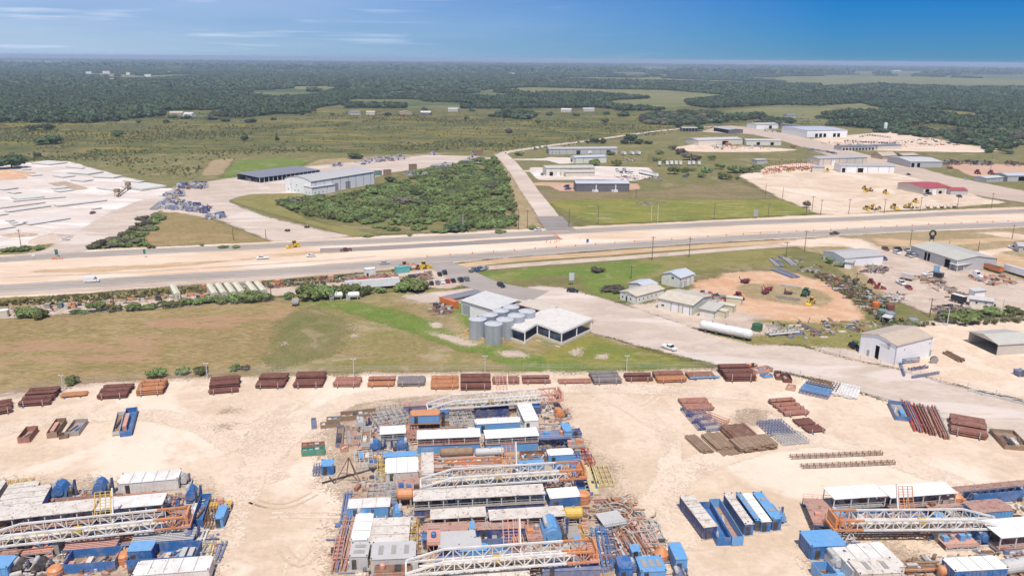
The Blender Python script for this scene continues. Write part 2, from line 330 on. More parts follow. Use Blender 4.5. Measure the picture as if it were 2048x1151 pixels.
# clearings far off
CLEAR = [ [(965,180),(1060,174),(1200,178),(1330,180),(1480,192),(1700,197),(1560,206),(1400,212),(1250,217),(1190,204),(1300,197),(1180,188),(1040,187)],
 [(1120,154),(1300,156),(1500,163),(1620,170),(1560,172),(1380,166),(1200,162),(1080,158)],
 [(1560,153),(1800,152),(2080,160),(2080,172),(1850,168),(1700,176),(1600,170),(1530,162)],
 [(1560,210),(1640,206),(1820,208),(1880,216),(1800,222),(1680,216),(1640,228),(1560,232),(1500,228),(1440,222)],
 [(1480,222),(1700,230),(1700,250),(1560,244),(1470,240)],
 [(560,173),(660,172),(680,176),(600,179)], [(900,150),(1000,151),(1010,154),(930,155)],
 [(0,121),(120,123),(200,130),(60,131),(0,128)], [(140,147),(215,146),(290,152),(200,153)], [(195,155),(215,155),(212,170),(240,181),(225,183),(197,168)],
 [(265,163),(420,160),(425,164),(300,167)], [(1500,180),(1600,184),(1760,192),(1700,197),(1560,190)], [(1640,143),(1900,142),(1930,146),(1700,148)],
 [(1880,182),(2010,184),(2050,192),(1930,190)], [(2080,236),(1960,226),(1880,236),(1900,243),(2080,252)] ]
for P in CLEAR: sheet('clearing', P, -.10, PFIELD, 8, 10)
sheet('brush_field', [(0,322),(480,300),(760,308),(1000,300),(1250,276),(1400,250),(1700,250),(2048,262),(2300,400),(2048,420),(1500,440),(1000,462),(500,490),(0,520),(-400,520),(-400,360)], -.16, GREENF, 4, 2)
sheet('sandbar', [(-700,1500),(-700,800),(0,800),(130,776),(300,764),(420,757),(560,752),(720,750),(900,749),(1200,746),(1400,741),(1500,739),(1560,744),(1640,762),(1720,785),(1900,840),(2048,893),(2700,1150),(2700,1500)], .02, TAN, 1.5, .8).name = 'yard'
# mid-distance fields and yards
sheet('field', [(-60,628),(120,628),(330,612),(560,596),(660,588),(800,584),(860,578),(905,575),(1010,640),(1180,662),(1310,705),(1450,742),(1200,752),(900,755),(700,756),(420,764),(130,782),(-60,812)], -.06, OLIVEF, 1, .6)
sheet('field', [(-60,632),(120,631),(330,614),(560,600),(600,612),(570,640),(552,680),(530,705),(520,735),(500,757),(420,763),(130,781),(-60,811)], -.05, DRYF, 3, 2.5)
sheet('grass', [(590,598),(700,600),(790,618),(860,640),(950,668),(1010,690),(1080,716),(1200,735),(1440,738),(1400,744),(1180,746),(1040,742),(960,712),(860,680),(760,645),(660,612)], -.035, LUSH, 2.5, 2)
sheet('grass', [(560,640),(620,612),(700,640),(690,690),(560,745),(520,750),(545,700)], -.04, GREENF, 4, 3)
sheet('grass', [(900,665),(925,640),(940,665),(1000,690),(1030,700),(1000,706),(950,690)], -.03, LUSH, 2, 1)
sheet('grass', [(905,610),(920,600),(940,640),(935,672),(915,660),(890,640)], -.032, LUSH, 2, 1.5)
sheet('grass', [(1180,668),(1240,690),(1340,712),(1430,740),(1250,744),(1080,736),(1060,712),(1130,690)], -.038, YELF, 3, 2)
sheet('dirt_track', [(760,598),(850,592),(905,580),(930,575),(920,600),(890,606),(910,640),(1000,690),(990,700),(920,672),(870,640),(850,610)], -.03, VERGE, 3, 1.5)
sheet('gravel_lot', [(800,590),(870,584),(920,577),(960,570),(1000,572),(955,592),(925,604),(880,606),(840,606)], -.01, CONC, 1.5, 1)
sheet('dirt_strip', [(-60,812),(130,782),(420,762),(700,754),(900,753),(1200,750),(1450,741),(1500,738),(1480,734),(1400,737),(1200,742),(900,744),(700,746),(500,752),(420,752),(130,770),(-60,798)], .01, SHOULDER, 1.5, 1)
for P in ([(985,700),(1040,700),(1060,712),(1010,712)],[(850,662),(905,672),(960,690),(940,692),(880,676)],[(860,645),(880,645),(885,655),(868,654)],[(1140,700),(1165,693),(1160,712),(1140,712)],[(1190,708),(1215,706),(1212,716),(1194,716)],[(560,684),(572,682),(574,690),(562,691)],[(700,668),(715,667),(716,673),(703,674)]):
    sheet('bare_patch', P, -.02, SHOULDER, 1.5, 1)
# oily work ground under the rigs
sheet('rig_pad', [(690,800),(900,784),(1125,800),(1150,860),(1180,900),(1230,935),(1250,1000),(1330,1080),(1350,1200),(640,1200),(665,1060),(700,990),(640,950),(655,880)], .035, RIGDIRT, 4, 2)
sheet('rig_pad', [(-100,960),(60,960),(240,960),(380,960),(440,1000),(450,1080),(420,1130),(430,1210),(-100,1210)], .035, RIGDIRT, 4, 2)
sheet('rig_pad', [(1620,1000),(1700,985),(1900,985),(2080,985),(2100,1110),(1900,1080),(1700,1075),(1640,1050)], .035, RIGDIRT, 4, 2)
sheet('rig_pad', [(1620,1100),(1780,1080),(1880,1130),(1960,1140),(2100,1120),(2100,1210),(1640,1210)], .036, RIGDIRT, 4, 2)
# highway corridor
sheet('highway_median', [(-200,520),(0,508),(180,499),(360,491),(520,483),(700,474),(860,467),(1000,460),(1160,453),(1300,446),(1500,436),(1620,430),(1800,423),(2048,413),(2400,398),(2400,438),(2048,456),(1850,463),(1700,471),(1500,481),(1380,488),(1200,501),(1020,515),(860,529),(720,541),(520,559),(330,573),(180,585),(0,596),(-200,612)], -.04, MEDIAN, 1.5, .8)
ribbon('road', [(-260,543),(0,519),(178,508.5),(355,500),(520,492.5),(627,487),(830,478),(1000,469.5),(1152,462),(1305,454),(1520,444),(1714,437),(1875,428.5),(2048,422),(2400,408)], 11, .0, ASPH)
ribbon('road', [(-260,598),(0,577),(178,566),(330,555.5),(520,545),(729,530.5),(855,520.5),(1020,508),(1203,494.5),(1381,482),(1520,473),(1687,464),(1848,455.5),(2048,448),(2400,434)], 11.5, .0, ASPH)
ribbon('shoulder_strip', [(-260,606),(0,586),(178,576),(330,565.5),(520,555),(729,538),(860,527)], 9, -.02, SHOULDER)
ribbon('road', [(640,500.5),(741,496.5),(860,490),(1020,481),(1080,477.5),(1118,474.5)], 8, .0, ASPHD)
for P, w in (([(0,555),(200,547),(400,536),(520,529),(640,521),(752,512)], 1.8),([(0,571),(178,560),(330,549.5),(520,538.5),(720,524)],1.0),([(620,531),(900,509),(1200,487),(1500,466),(1700,457),(2048,440)],1.4)):
    ribbon('tyre_track', P, w, -.015, GREYD)
for P in ([(60,543),(180,534),(300,529),(420,522),(520,516),(400,528),(200,543)],[(520,510),(640,502),(700,503),(560,512)]):
    sheet('ochre_dirt', P, -.02, ORSTRIP, 2, 2)
# road markings: edge and centre lines on both carriageways
WHITE_L = paint('road_line_white', (.72,.70,.66), .7, .1, 0, .3); YELL_L = paint('road_line_yellow', (.60,.42,.08), .7, .1, 0, .3)
R1 = [(0,519),(178,508.5),(355,500),(520,492.5),(627,487),(830,478),(1000,469.5),(1152,462),(1305,454),(1520,444),(1714,437),(1875,428.5),(2048,422)]
R2 = [(0,577),(178,566),(330,555.5),(520,545),(729,530.5),(855,520.5),(1020,508),(1203,494.5),(1381,482),(1520,473),(1687,464),(1848,455.5),(2048,448)]
for R_ in (R1, R2):
    for off, m in ((4.6, WHITE_L), (-4.6, WHITE_L), (0, YELL_L)): ribbon('road_marking', R_, .22, .012, m, off=off)
sheet('verge', [(-200,622),(0,603),(180,592),(330,580),(520,566),(700,551),(860,536),(840,545),(760,560),(640,572),(520,582),(330,595),(180,606),(0,619),(-200,640)], -.03, VERGE, 2, 1.2)
ribbon('gravel_track', [(-200,640),(0,628),(160,616),(300,606),(430,594),(560,583),(700,570),(830,562)], 11, -.01, GREYD)
sheet('gravel_lot', [(760,552),(800,545),(860,536),(890,534),(940,565),(905,577),(860,574),(780,572)], -.012, GREYD, 1.5, 1)
sheet('grass', [(830,584),(870,576),(940,568),(960,570),(905,578),(870,586)], -.028, VERGEG, 1.5, 1)
# grass island beyond the apron, with dirt strips below the lower carriageway
sheet('grass', [(890,536),(935,528),(1100,512),(1300,500),(1500,487),(1600,480),(1640,490),(1700,530),(1660,560),(1500,545),(1400,560),(1345,572),(1240,606),(1130,578),(1000,574),(955,560),(915,545)], -.05, GREENF, 1.5, 1)
sheet('grass', [(955,548),(1060,535),(1160,530),(1280,520),(1230,545),(1100,552),(1020,560),(975,562)], -.045, LUSH, 3, 2)
sheet('grass', [(1260,520),(1400,505),(1540,497),(1640,500),(1700,520),(1640,530),(1500,528),(1350,545),(1250,570),(1200,560)], -.046, VERGEG, 3, 2)
sheet('grass', [(1150,548),(1240,530),(1330,528),(1310,545),(1250,560),(1240,600),(1180,585)], -.044, LUSH, 3, 2)
ribbon('dirt_strip', [(900,534),(1020,520),(1200,507),(1381,494),(1500,487),(1590,482)], 7, -.03, ORSTRIP)
ribbon('dirt_track', [(915,541),(1000,533),(1120,524),(1250,515),(1400,503),(1544,492),(1640,487)], 6, -.025, GREYD)
ribbon('side_road', [(868,524),(905,540),(950,562),(1000,578),(1080,592)], 13, .004, ASPH, 16)
# wide apron road
sheet('apron_road', [(940,566),(965,572),(1020,577),(1080,571),(1130,576),(1240,606),(1330,636),(1385,655),(1420,668),(1500,690),(1600,691),(1690,717),(1790,735),(1880,761),(1960,782),(2048,803),(2300,870),(2300,985),(2048,905),(1900,848),(1800,812),(1720,783),(1660,762),(1560,743),(1480,738),(1430,728),(1330,703),(1250,683),(1180,663),(1185,640),(1080,610),(1030,600),(960,585)], .0, CONC, 1.2, .5)
sheet('gravel_lot', [(1240,606),(1290,608),(1400,570),(1500,620),(1600,632),(1700,640),(1600,650),(1510,655),(1430,660),(1385,655),(1330,636)], -.008, GREYD, 2, 1)
sheet('red_dirt', [(1385,566),(1450,546),(1520,540),(1600,548),(1680,570),(1740,600),(1760,622),(1720,640),(1640,644),(1560,640),(1500,630),(1440,600),(1400,592)], -.004, REDD, 2.5, 1.5)
sheet('grass', [(1470,575),(1500,565),(1560,570),(1640,580),(1670,600),(1650,612),(1570,606),(1500,596)], .003, VERGE, 2, 1.2)
sheet('grass', [(1400,668),(1500,640),(1700,634),(1760,640),(1740,690),(1715,705),(1690,716),(1600,690),(1500,690),(1440,680)], -.006, VERGEG, 2, 1)
sheet('gravel_lot', [(1400,640),(1460,636),(1560,650),(1540,668),(1500,672),(1430,662)], .0, GREYD, 2, 1)
# truck repair yard and scrap ground east
sheet('grass', [(1560,480),(1700,470),(1800,465),(2048,455),(2400,440),(2400,620),(2048,640),(1900,650),(1760,640),(1700,600),(1640,560),(1660,520)], -.04, VERGE, 2, 1)
sheet('grass', [(1580,500),(1640,505),(1700,560),(1740,590),(1780,640),(1720,640),(1700,610),(1620,555),(1560,530)], -.02, GREENF, 2, 2)
sheet('repair_yard', [(1670,478),(1720,476),(1780,500),(1840,494),(1960,540),(2048,560),(2300,590),(2300,640),(2048,628),(1930,620),(1850,628),(1790,600),(1740,560),(1715,540),(1735,520),(1705,498)], -.01, GREYD, 2, 1.5)
sheet('dirt_track', [(1880,500),(1990,530),(2048,545),(2300,585),(2300,560),(2100,520),(1990,505)], -.008, ORSTRIP, 2, 1)
sheet('dirt_track', [(1600,478),(1670,474),(1720,478),(1760,500),(1720,500),(1690,492),(1620,494),(1560,488)], -.006, SANDY, 2, 1)
sheet('dirt_strip', [(1740,474),(1850,482),(2048,472),(2048,480),(1860,494),(1760,490)], -.03, ORSTRIP, 2, 2)
sheet('dirt_track', [(1950,465),(2010,463),(2100,478),(2100,488),(2048,480)], -.004, SANDY, 1.5, 1)
sheet('dirt_track', [(1935,515),(1960,500),(2048,492),(2100,490),(2100,498),(2010,502),(1965,520),(2040,545),(1990,540)], -.006, SANDY, 2, 1)
sheet('sandy_yard', [(1690,717),(1720,700),(1760,690),(1800,660),(1860,640),(2048,640),(2400,650),(2400,870),(2048,800),(1960,780),(1880,760),(1790,735)], .004, SANDY, 1.5, 1)
sheet('scrub_ground', [(1700,600),(1790,600),(1860,628),(1960,620),(2048,634),(2048,645),(1900,652),(1800,662),(1740,640)], -.004, GREENF, 2, 1.5)
sheet('dirt_track', [(1605,690),(1720,700),(1790,734),(1690,716)], .006, GREYD, 1.5, .6)
# side road north and its plots
ribbon('side_road', [(1115,462),(1105,445),(1085,415),(1062,385),(1035,345),(1012,318),(1000,308)], 12, -.005, CONC)
ribbon('side_road', [(1122,461),(1110,447),(1098,432)], 15, .006, ASPHD)
ribbon('side_road', [(1003,312),(1010,305),(1040,300),(1100,291),(1180,281),(1300,264),(1380,256),(1470,252)], 9, -.008, CONC)
sheet('pasture', [(1020,335),(1060,318),(1240,306),(1330,292),(1480,300),(1540,320),(1470,345),(1490,365),(1650,428),(1300,445),(1160,452),(1130,440),(1060,370)], -.12, GREENF, 3, 2)
sheet('dry_pasture', [(1060,376),(1150,378),(1260,384),(1480,362),(1560,398),(1300,400),(1120,404),(1080,400)], -.10, BROWNG, 4, 3)
sheet('flower_meadow', [(1085,402),(1200,398),(1400,398),(1560,398),(1640,426),(1400,440),(1200,447),(1160,440),(1140,425)], -.09, YELF, 3, 2)
sheet('verge', [(985,310),(1000,315),(1030,355),(1070,415),(1090,460),(1030,462),(1025,420),(1010,370)], -.09, VERGE, 3, 2)
sheet('driveway', [(1012,318),(1085,317),(1100,314),(1150,316),(1210,312),(1212,322),(1120,328),(1095,321),(1015,319.5)], -.06, CONCW, 1, .5)
sheet('driveway', [(1032,341),(1060,340),(1060,334),(1095,335),(1190,332),(1300,335),(1312,352),(1270,362),(1200,359),(1075,360),(1060,343),(1034,344)], -.06, CONCW, 1, .5)
sheet('driveway', [(1050,367),(1085,364),(1150,366),(1150,382),(1120,382),(1100,372),(1053,370)], -.055, REDP, 1, .5)
sheet('red_gravel_lot', [(1258,367),(1276,367),(1282,378),(1258,380)], -.055, REDP, 1, .5)
# equipment dealer's pale yard and the road beyond
sheet('pale_yard', [(1478,352),(1500,343),(1540,332),(1640,338),(1800,346),(1850,360),(1945,378),(1960,395),(2020,405),(1900,415),(1760,422),(1680,430),(1640,428),(1560,396)], -.05, TAN, 2, 1)
sheet('road', [(1470,252),(1520,256),(1580,268),(1640,282),(1720,306),(1800,325),(1900,352),(2048,382),(2400,440),(2400,465),(2048,405),(1960,392),(1900,375),(1790,346),(1740,332),(1660,312),(1560,280),(1500,268),(1400,264),(1430,254)], -.045, SHOULDER, 1.5, 1)
sheet('red_gravel_lot', [(1895,330),(1960,326),(2200,338),(2200,372),(2048,362),(1940,352)], -.05, REDP, 2, 1)
sheet('sandy_yard', [(1600,280),(1700,270),(1790,262),(1860,275),(1920,288),(2010,300),(1960,305),(1850,303),(1700,300),(1640,292)], -.05, SANDY, 2, 2)
sheet('sandy_yard', [(1340,296),(1390,288),(1560,296),(1600,300),(1540,304),(1420,304),(1380,303)], -.05, SANDY, 2, 2)
sheet('pasture', [(1840,304),(2048,300),(2400,310),(2400,340),(2048,332),(1890,330)], -.12, GREENF, 3, 2)
sheet('sandy_yard', [(1530,333),(1600,326),(1690,330),(1760,345),(1640,346),(1540,345)], -.045, SANDY, 2, 1)
# west: precast yard, limestone road, storage pads
sheet('limestone_yard', [(-200,335),(0,330),(60,325),(135,322),(200,340),(330,376),(350,375),(330,400),(318,424),(240,470),(160,507),(0,508),(-200,520)], -.06, CONCW, 2, 1)
sheet('concrete_lane', [(330,400),(318,424),(240,468),(160,505),(110,508),(60,506),(130,478),(230,420),(290,398)], -.05, CONC, 2, 1)
sheet('concrete_lane', [(350,375),(420,362),(490,352),(640,330),(760,318),(860,310),(950,312),(990,316),(960,328),(860,335),(780,345),(700,372),(590,388),(480,392),(456,402),(520,430),(650,462),(720,472),(620,480),(540,482),(440,440),(330,425),(318,424),(330,395)], -.055, CONC, 2, 1)
sheet('brown_field', [(330,426),(350,424),(420,437),(520,475),(545,483),(300,492),(290,470)], -.05, DRYF, 1.5, 1)
sheet('brown_field', [(456,402),(500,388),(600,386),(640,395),(560,410),(620,440),(740,466),(760,472),(700,472),(560,432)], -.045, VERGEG, 1.5, 1)
sheet('thicket_floor', [(700,470),(580,420),(550,408),(640,395),(740,380),(800,350),(880,330),(970,318),(1000,340),(1025,400),(1030,455),(900,462),(800,468)], -.10, GREENF, 3, 1)
sheet('grass', [(470,322),(560,316),(625,320),(590,340),(480,350),(440,356)], -.09, LUSH, 2, 2)
sheet('brown_field', [(400,352),(420,322),(470,314),(445,350)], -.085, VERGE, 2, 2)
sheet('brown_field', [(590,340),(640,318),(760,312),(900,306),(860,312),(700,326),(620,338)], -.085, VERGE, 2, 2)
sheet('orange_sand', [(-30,340),(0,341),(40,343),(56,357),(0,360),(-30,360)], -.03, REDD, 2, 1)
sheet('grass', [(-30,500),(60,493),(120,480),(100,495),(60,506),(0,510)], -.03, VERGEG, 2, 1)
sheet('gravel_patch', [(95,366),(130,362),(178,377),(150,381),(120,374)], -.03, RIGDIRT, 1, .5)
# old pads and stains on the work yard
for P in ([(1470,826),(1530,822),(1540,840),(1505,850),(1475,843)],[(430,850),(455,846),(462,852),(440,858)],[(445,820),(475,818),(472,826),(450,825)]):
    sheet('stain', P, .03, RIGDIRT, 2.5, 1)

# wheel ruts and turning arcs pressed into the work yard
rr = random.Random(21)
for i in range(7):
    x0 = rr.choice([rr.uniform(40,620), rr.uniform(430,660), rr.uniform(1200,1560), rr.uniform(1250,1950)]); y0 = rr.uniform(800,1120); dx = rr.uniform(-190,190); dy = rr.uniform(-45,45); cv = rr.uniform(-35,35)
    P = [(x0+dx*t, y0+dy*t+cv*math.sin(PI*t)) for t in (0,.25,.5,.75,1)]; m_ = rr.choice([RUTL, RUTD, RUTL])
    for off in (-.95, .95): ribbon('wheel_rut', P, rr.uniform(.4,.9), .022, m_, off=off)
for P, w in (([(440,1100),(470,1010),(520,930),(590,860),(700,800),(900,778),(1200,775),(1500,790)],7),([(480,900),(420,860),(300,830),(100,840),(-20,870)],6),([(560,960),(500,900),(540,840),(600,800)],5),([(1300,1150),(1320,1000),(1420,920),(1640,880),(1900,960),(2060,1040)],7),([(1230,800),(1330,860),(1340,960),(1370,1100)],5)): ribbon('wheel_rut', P, w, .021, RUTL)
# ---------------- vegetation ----------------
def leafmat(key, rgb, v=.35):
    if key in MC: return MC[key]
    k = NT(key); oi = k.n('ObjectInfo'); nf = k.noise(.5, 2)
    c = k.mix(nf, c4(tuple(x*(1-v) for x in rgb)), c4(tuple(x*(1+v) for x in rgb)))
    wn = k.n('TexWhiteNoise', noise_dimensions='3D'); k.l(k.map((.07,.07,.07)), wn.inputs['Vector'])
    rn = oi.outputs['Random']; hsn = k.n('HueSaturation'); k.l(c, hsn.inputs['Color'])
    k.l(k.math('MULTIPLY_ADD', rn, .05, .475), hsn.inputs['Hue']); k.l(k.math('MULTIPLY_ADD', rn, .8, .62), hsn.inputs['Value'])
    hsn.inputs['Saturation'].default_value = .95
    k.l(hsn.outputs[0], k.b.inputs['Base Color']); k.b.inputs['Roughness'].default_value = .7; k.b.inputs['Specular IOR Level'].default_value = .2
    tr = k.n('BsdfTranslucent'); k.l(hsn.outputs[0], tr.inputs[0]); ms = k.n('MixShader'); ms.inputs[0].default_value = .22
    k.l(k.b.outputs[0], ms.inputs[1]); k.l(tr.outputs[0], ms.inputs[2]); k.l(ms.outputs[0], k.o.inputs[0])
    MC[key] = k.m; return k.m
L_MESQ = [leafmat('mesquite_leaf', (.15,.20,.055)), leafmat('mesquite_leaf_pale', (.24,.27,.10))]
L_OAK = [leafmat('oak_leaf', (.07,.10,.038)), leafmat('oak_leaf_grey', (.11,.135,.065))]
L_BRUSH = [leafmat('brush_leaf', (.13,.145,.05)), leafmat('brush_leaf_dry', (.19,.175,.065))]
L_WEED = [leafmat('weed_leaf', (.14,.145,.05)), leafmat('weed_straw', (.27,.20,.09))]
L_GREY = [leafmat('bare_twig', (.17,.14,.10)), leafmat('greyish_leaf', (.14,.15,.08))]
BARK = paint('bark', (.11,.085,.06), .9, .3, 0, 0)
def crown(seed, nblob, nleaf, size, flat=.8, core=True, spread=.55, rs=1.0):
    """foliage about 1 across (x,y radius .5) and up to z=1*flat: leaf-clump faces through several uneven blobs"""
    r = random.Random(seed); b = MB(); bl = []
    for i in range(nblob):
        a = r.uniform(0, 2*PI); d = spread*math.sqrt(r.random())*.5; rr = r.uniform(.16, .27)*(1 if i else 1.25)*rs
        bl.append((d*math.cos(a), d*math.sin(a), flat*r.uniform(.38, .72)*(1-.45*d), rr))
    for cx, cy, cz, rr in bl:
        if core: b.lathe((cx, cy, cz), [(rr*.35, -rr*.7), (rr*.78, -rr*.3), (rr*.75, rr*.25), (rr*.3, rr*.68)], 6, 0)
    for i in range(nleaf):
        cx, cy, cz, rr = r.choice(bl); u = r.uniform(-.55, 1); a = r.uniform(0, 2*PI); q = math.sqrt(max(0, 1-u*u)); k = rr*r.uniform(.75, 1.12)
        p = Vector((cx+k*q*math.cos(a), cy+k*q*math.sin(a), cz+k*u*.9)); n = Vector((q*math.cos(a), q*math.sin(a), u))+Vector((r.uniform(-.7,.7), r.uniform(-.7,.7), r.uniform(-.5,.7)))
        n.normalize(); t = n.orthogonal().normalized(); t.rotate(Matrix.Rotation(r.uniform(0, PI), 3, n)); w = n.cross(t); s = size*r.uniform(.6, 1.3)
        b.add([tuple(p-t*s-w*s*.6), tuple(p+t*s*.7-w*s), tuple(p+t*s+w*s*.7), tuple(p-t*s*.5+w*s)], [(0,1,2,3)], 1 if r.random() < .42 else 0)
    return b
def crowns(tagname, mats, n, nblob, nleaf, size, flat=.8, s0=0, **k): return [crown(s0+i, nblob, nleaf, size, flat, **k).mesh(tagname, mats) for i in range(n)]
CR_MESQ = crowns('mesquite_crown', L_MESQ, 7, 15, 430, .045, .7, 10, spread=.78, rs=.72)
CR_OAK = crowns('oak_crown', L_OAK, 5, 8, 240, .06, .75, 40)
CR_GREY = crowns('grey_crown', L_GREY, 3, 7, 220, .05, .7, 60)
CR_BRUSH = crowns('brush_clump', L_BRUSH, 4, 5, 60, .10, .7, 80, core=False)
CR_WEED = crowns('weed_clump', L_WEED, 4, 4, 34, .13, .8, 90, core=False)
CR_FAR = crowns('far_crown', L_OAK, 6, 4, 34, .13, .7, 100)
CR_MASS = crowns('far_canopy', L_OAK, 5, 12, 60, .09, .30, 120, spread=.95)
def trunk_mesh():
    b = MB(); r = random.Random(5)
    b.tube((0,0,0), (.015,.01,.3), .035, 6, .022)
    for i in range(4): a = i*1.6; b.tube((.015,.01,.26), (.2*math.cos(a), .2*math.sin(a), .5), .016, 5, .006)
    return b.mesh('trunk', BARK)
TRUNK = trunk_mesh()
def pxm(px, py):
    p = G(px, py); return FPX/-(RXT @ (p-Vector((0,0,CAMH)))).z
def plant(name, crowns_, px, py, wpx, hpx, label, cat, group=None, trunk=True, world=None, wm=None, hm=None, i=[0]):
    p = Vector(world) if world else G(px, py); s = 1 if world else pxm(px, py)
    w = wm or wpx/s; h = hm or hpx/s*1.0; i[0] += 1
    if not world: p = p+Vector((0, w*.25, 0))
    if trunk:
        t = thing(name, label, cat, p, random.uniform(0, 6.28), group)
        c = bpy.data.objects.new('crown', crowns_[i[0] % len(crowns_)]); COL.objects.link(c); c.parent = t; c.scale = (w*1.15, w*1.15, h*1.3); c.location = (0, 0, -h*.04)
        k = bpy.data.objects.new('trunk', TRUNK); COL.objects.link(k); k.parent = t; k.scale = (w*.8, w*.8, h*1.1)
        return t
    c = bpy.data.objects.new(name, crowns_[i[0] % len(crowns_)]); COL.objects.link(c); c.location = p-Vector((0,0,h*.15)); c.rotation_euler = (0, 0, random.uniform(0, 6.28))
    c.scale = (w*1.15, w*1.15, h*1.4); return tag(c, label, cat, group)
def scatter(name, meshes, pts, scales, zs=None, mat=None):
    """one stuff object: instances of a few foliage meshes on given points (x,y)"""
    n = len(pts); me = bpy.data.meshes.new(name)
    me.vertices.add(n); z = np.full(n, -.15) if zs is None else zs
    me.vertices.foreach_set('co', np.column_stack([pts[:,0], pts[:,1], z]).astype(np.float32).ravel())
    for an, dt, arr in (('s', 'FLOAT', scales), ('rz', 'FLOAT', RS.uniform(0, 6.28, n)), ('idx', 'INT', RS.randint(0, len(meshes), n))):
        a = me.attributes.new(an, dt, 'POINT'); a.data.foreach_set('value', arr.astype(np.float32 if dt == 'FLOAT' else np.int32))
    o = bpy.data.objects.new(name, me); COL.objects.link(o); o['kind'] = 'stuff'
    pc = bpy.data.collections.new(name+'_forms')
    for m in meshes: pc.objects.link(bpy.data.objects.new(m.name, m))
    t = bpy.data.node_groups.new(name, 'GeometryNodeTree')
    t.interface.new_socket('Geometry', in_out='INPUT', socket_type='NodeSocketGeometry'); t.interface.new_socket('Geometry', in_out='OUTPUT', socket_type='NodeSocketGeometry')
    N = lambda ty: t.nodes.new(ty); gi = N('NodeGroupInput'); go = N('NodeGroupOutput'); ip = N('GeometryNodeInstanceOnPoints'); ci = N('GeometryNodeCollectionInfo')
    ci.inputs[0].default_value = pc; ci.inputs['Separate Children'].default_value = True; ci.inputs['Reset Children'].default_value = True
    def at(nm, dt):
        a = N('GeometryNodeInputNamedAttribute'); a.data_type = dt; a.inputs[0].default_value = nm; return [s_ for s_ in a.outputs if s_.enabled][0]
    ip.inputs['Pick Instance'].default_value = True; L = t.links.new
    L(gi.outputs[0], ip.inputs['Points']); L(ci.outputs[0], ip.inputs['Instance']); L(at('idx', 'INT'), ip.inputs['Instance Index']); L(at('s', 'FLOAT'), ip.inputs['Scale'])
    cx = N('ShaderNodeCombineXYZ'); L(at('rz', 'FLOAT'), cx.inputs[2]); L(cx.outputs[0], ip.inputs['Rotation']); L(ip.outputs[0], go.inputs[0])
    md = o.modifiers.new('scatter', 'NODES'); md.node_group = t; return o
def vnoise(X, Y, sc, seed=0):
    """smooth value noise on arrays"""
    x = X*sc+seed*17.3; y = Y*sc+seed*9.1; xi = np.floor(x).astype(int); yi = np.floor(y).astype(int); fx = x-xi; fy = y-yi; fx = fx*fx*(3-2*fx); fy = fy*fy*(3-2*fy)
    def h(a, b): v = np.sin(a*127.1+b*311.7+seed*74.7)*43758.5453; return v-np.floor(v)
    return (h(xi,yi)*(1-fx)+h(xi+1,yi)*fx)*(1-fy)+(h(xi,yi+1)*(1-fx)+h(xi+1,yi+1)*fx)*fy
def fan(z0, z1, cell, jit=.5):
    """jittered grid over the part of the view between distances z0 and z1"""
    x1 = z1*.72+60; X, Y = np.meshgrid(np.arange(-x1, x1, cell), np.arange(z0, z1, cell)); X = X.ravel(); Y = Y.ravel()
    X = X+RS.uniform(-jit, jit, X.shape)*cell; Y = Y+RS.uniform(-jit, jit, Y.shape)*cell
    k = np.abs(X) < Y*.70+60; return X[k], Y[k]
MEADOW = [(-420,318),(-420,246),(0,246),(200,240),(330,222),(480,219),(700,216),(1000,218),(1330,214),(1420,207),(1750,196),(2080,206),(2600,225),(2600,318),(2600,1400),(-700,1400),(-700,560)]
WOODS2 = [[(1368,204),(1500,190),(1650,196),(1730,206),(1640,212),(1560,210),(1420,217),(1380,212)],[(1700,201),(2080,206),(2080,244),(1990,240),(1900,220),(1760,216)],
          [(1180,213),(1260,215),(1330,222),(1240,222)],[(-40,246),(60,244),(220,240),(330,226),(330,232),(180,246),(60,256),(-40,262)],[(420,232),(470,222),(620,222),(640,228),(560,228),(480,236)],
          [(985,232),(1000,226),(1060,228),(1080,236),(1000,236)],[(1650,250),(1760,244),(1840,250),(1790,262)],[(1500,190),(1760,170),(1850,178),(1640,196)],[(1700,226),(1800,224),(1900,229),(2080,240),(2080,266),(1980,262),(1880,248),(1740,246)],[(1450,236),(1520,232),(1540,238),(1470,242)],[(1640,232),(1700,224),(1740,232),(1690,240)],[(1800,180),(2080,176),(2080,200),(1850,196)]]
def wood_mask(X, Y, seedn=3):
    px, py = proj_np(X, Y); m = (py < 250) & ~in_poly(px, py, MEADOW)
    for P in CLEAR: m &= ~in_poly(px, py, P)
    for P in WOODS2: m |= in_poly(px, py, P)
    n = vnoise(X, Y/1.0, .0022, seedn)*.38+vnoise(X, Y*1.4, .007, seedn+1)*.32+vnoise(X, Y, .025, seedn+2)*.30
    thr = np.clip((px-1250)/900, 0, 1)*.10+.33+np.clip((175-py)/50, 0, 1)*.04
    cl = vnoise(X/1.5, Y/2.4, .0030, 31)*.6+vnoise(X, Y/1.6, .010, 32)*.4
    cl2 = vnoise(X, Y/3.0, .0009, 35)*.6+vnoise(X, Y/2, .003, 36)*.4
    T_ = .675-np.clip((px-1050)/1000, 0, 1)*.20
    w2 = np.zeros_like(m)
    for P in WOODS2: w2 |= in_poly(px, py, P)
    return m & (n > thr) & ((cl < T_) | w2) & ((cl2 < T_+.02) | (Y < 2400)), px, py
X, Y = fan(1180, 2350, 8.2); m, _, _ = wood_mask(X, Y); X, Y = X[m], Y[m]
scatter('woodland', CR_FAR, np.column_stack([X, Y]), RS.uniform(8.5, 14.5, len(X)))
X, Y = fan(2350, 5600, 19); m, _, _ = wood_mask(X, Y); X, Y = X[m], Y[m]
scatter('woodland', CR_MASS, np.column_stack([X, Y]), RS.uniform(24, 36, len(X)))
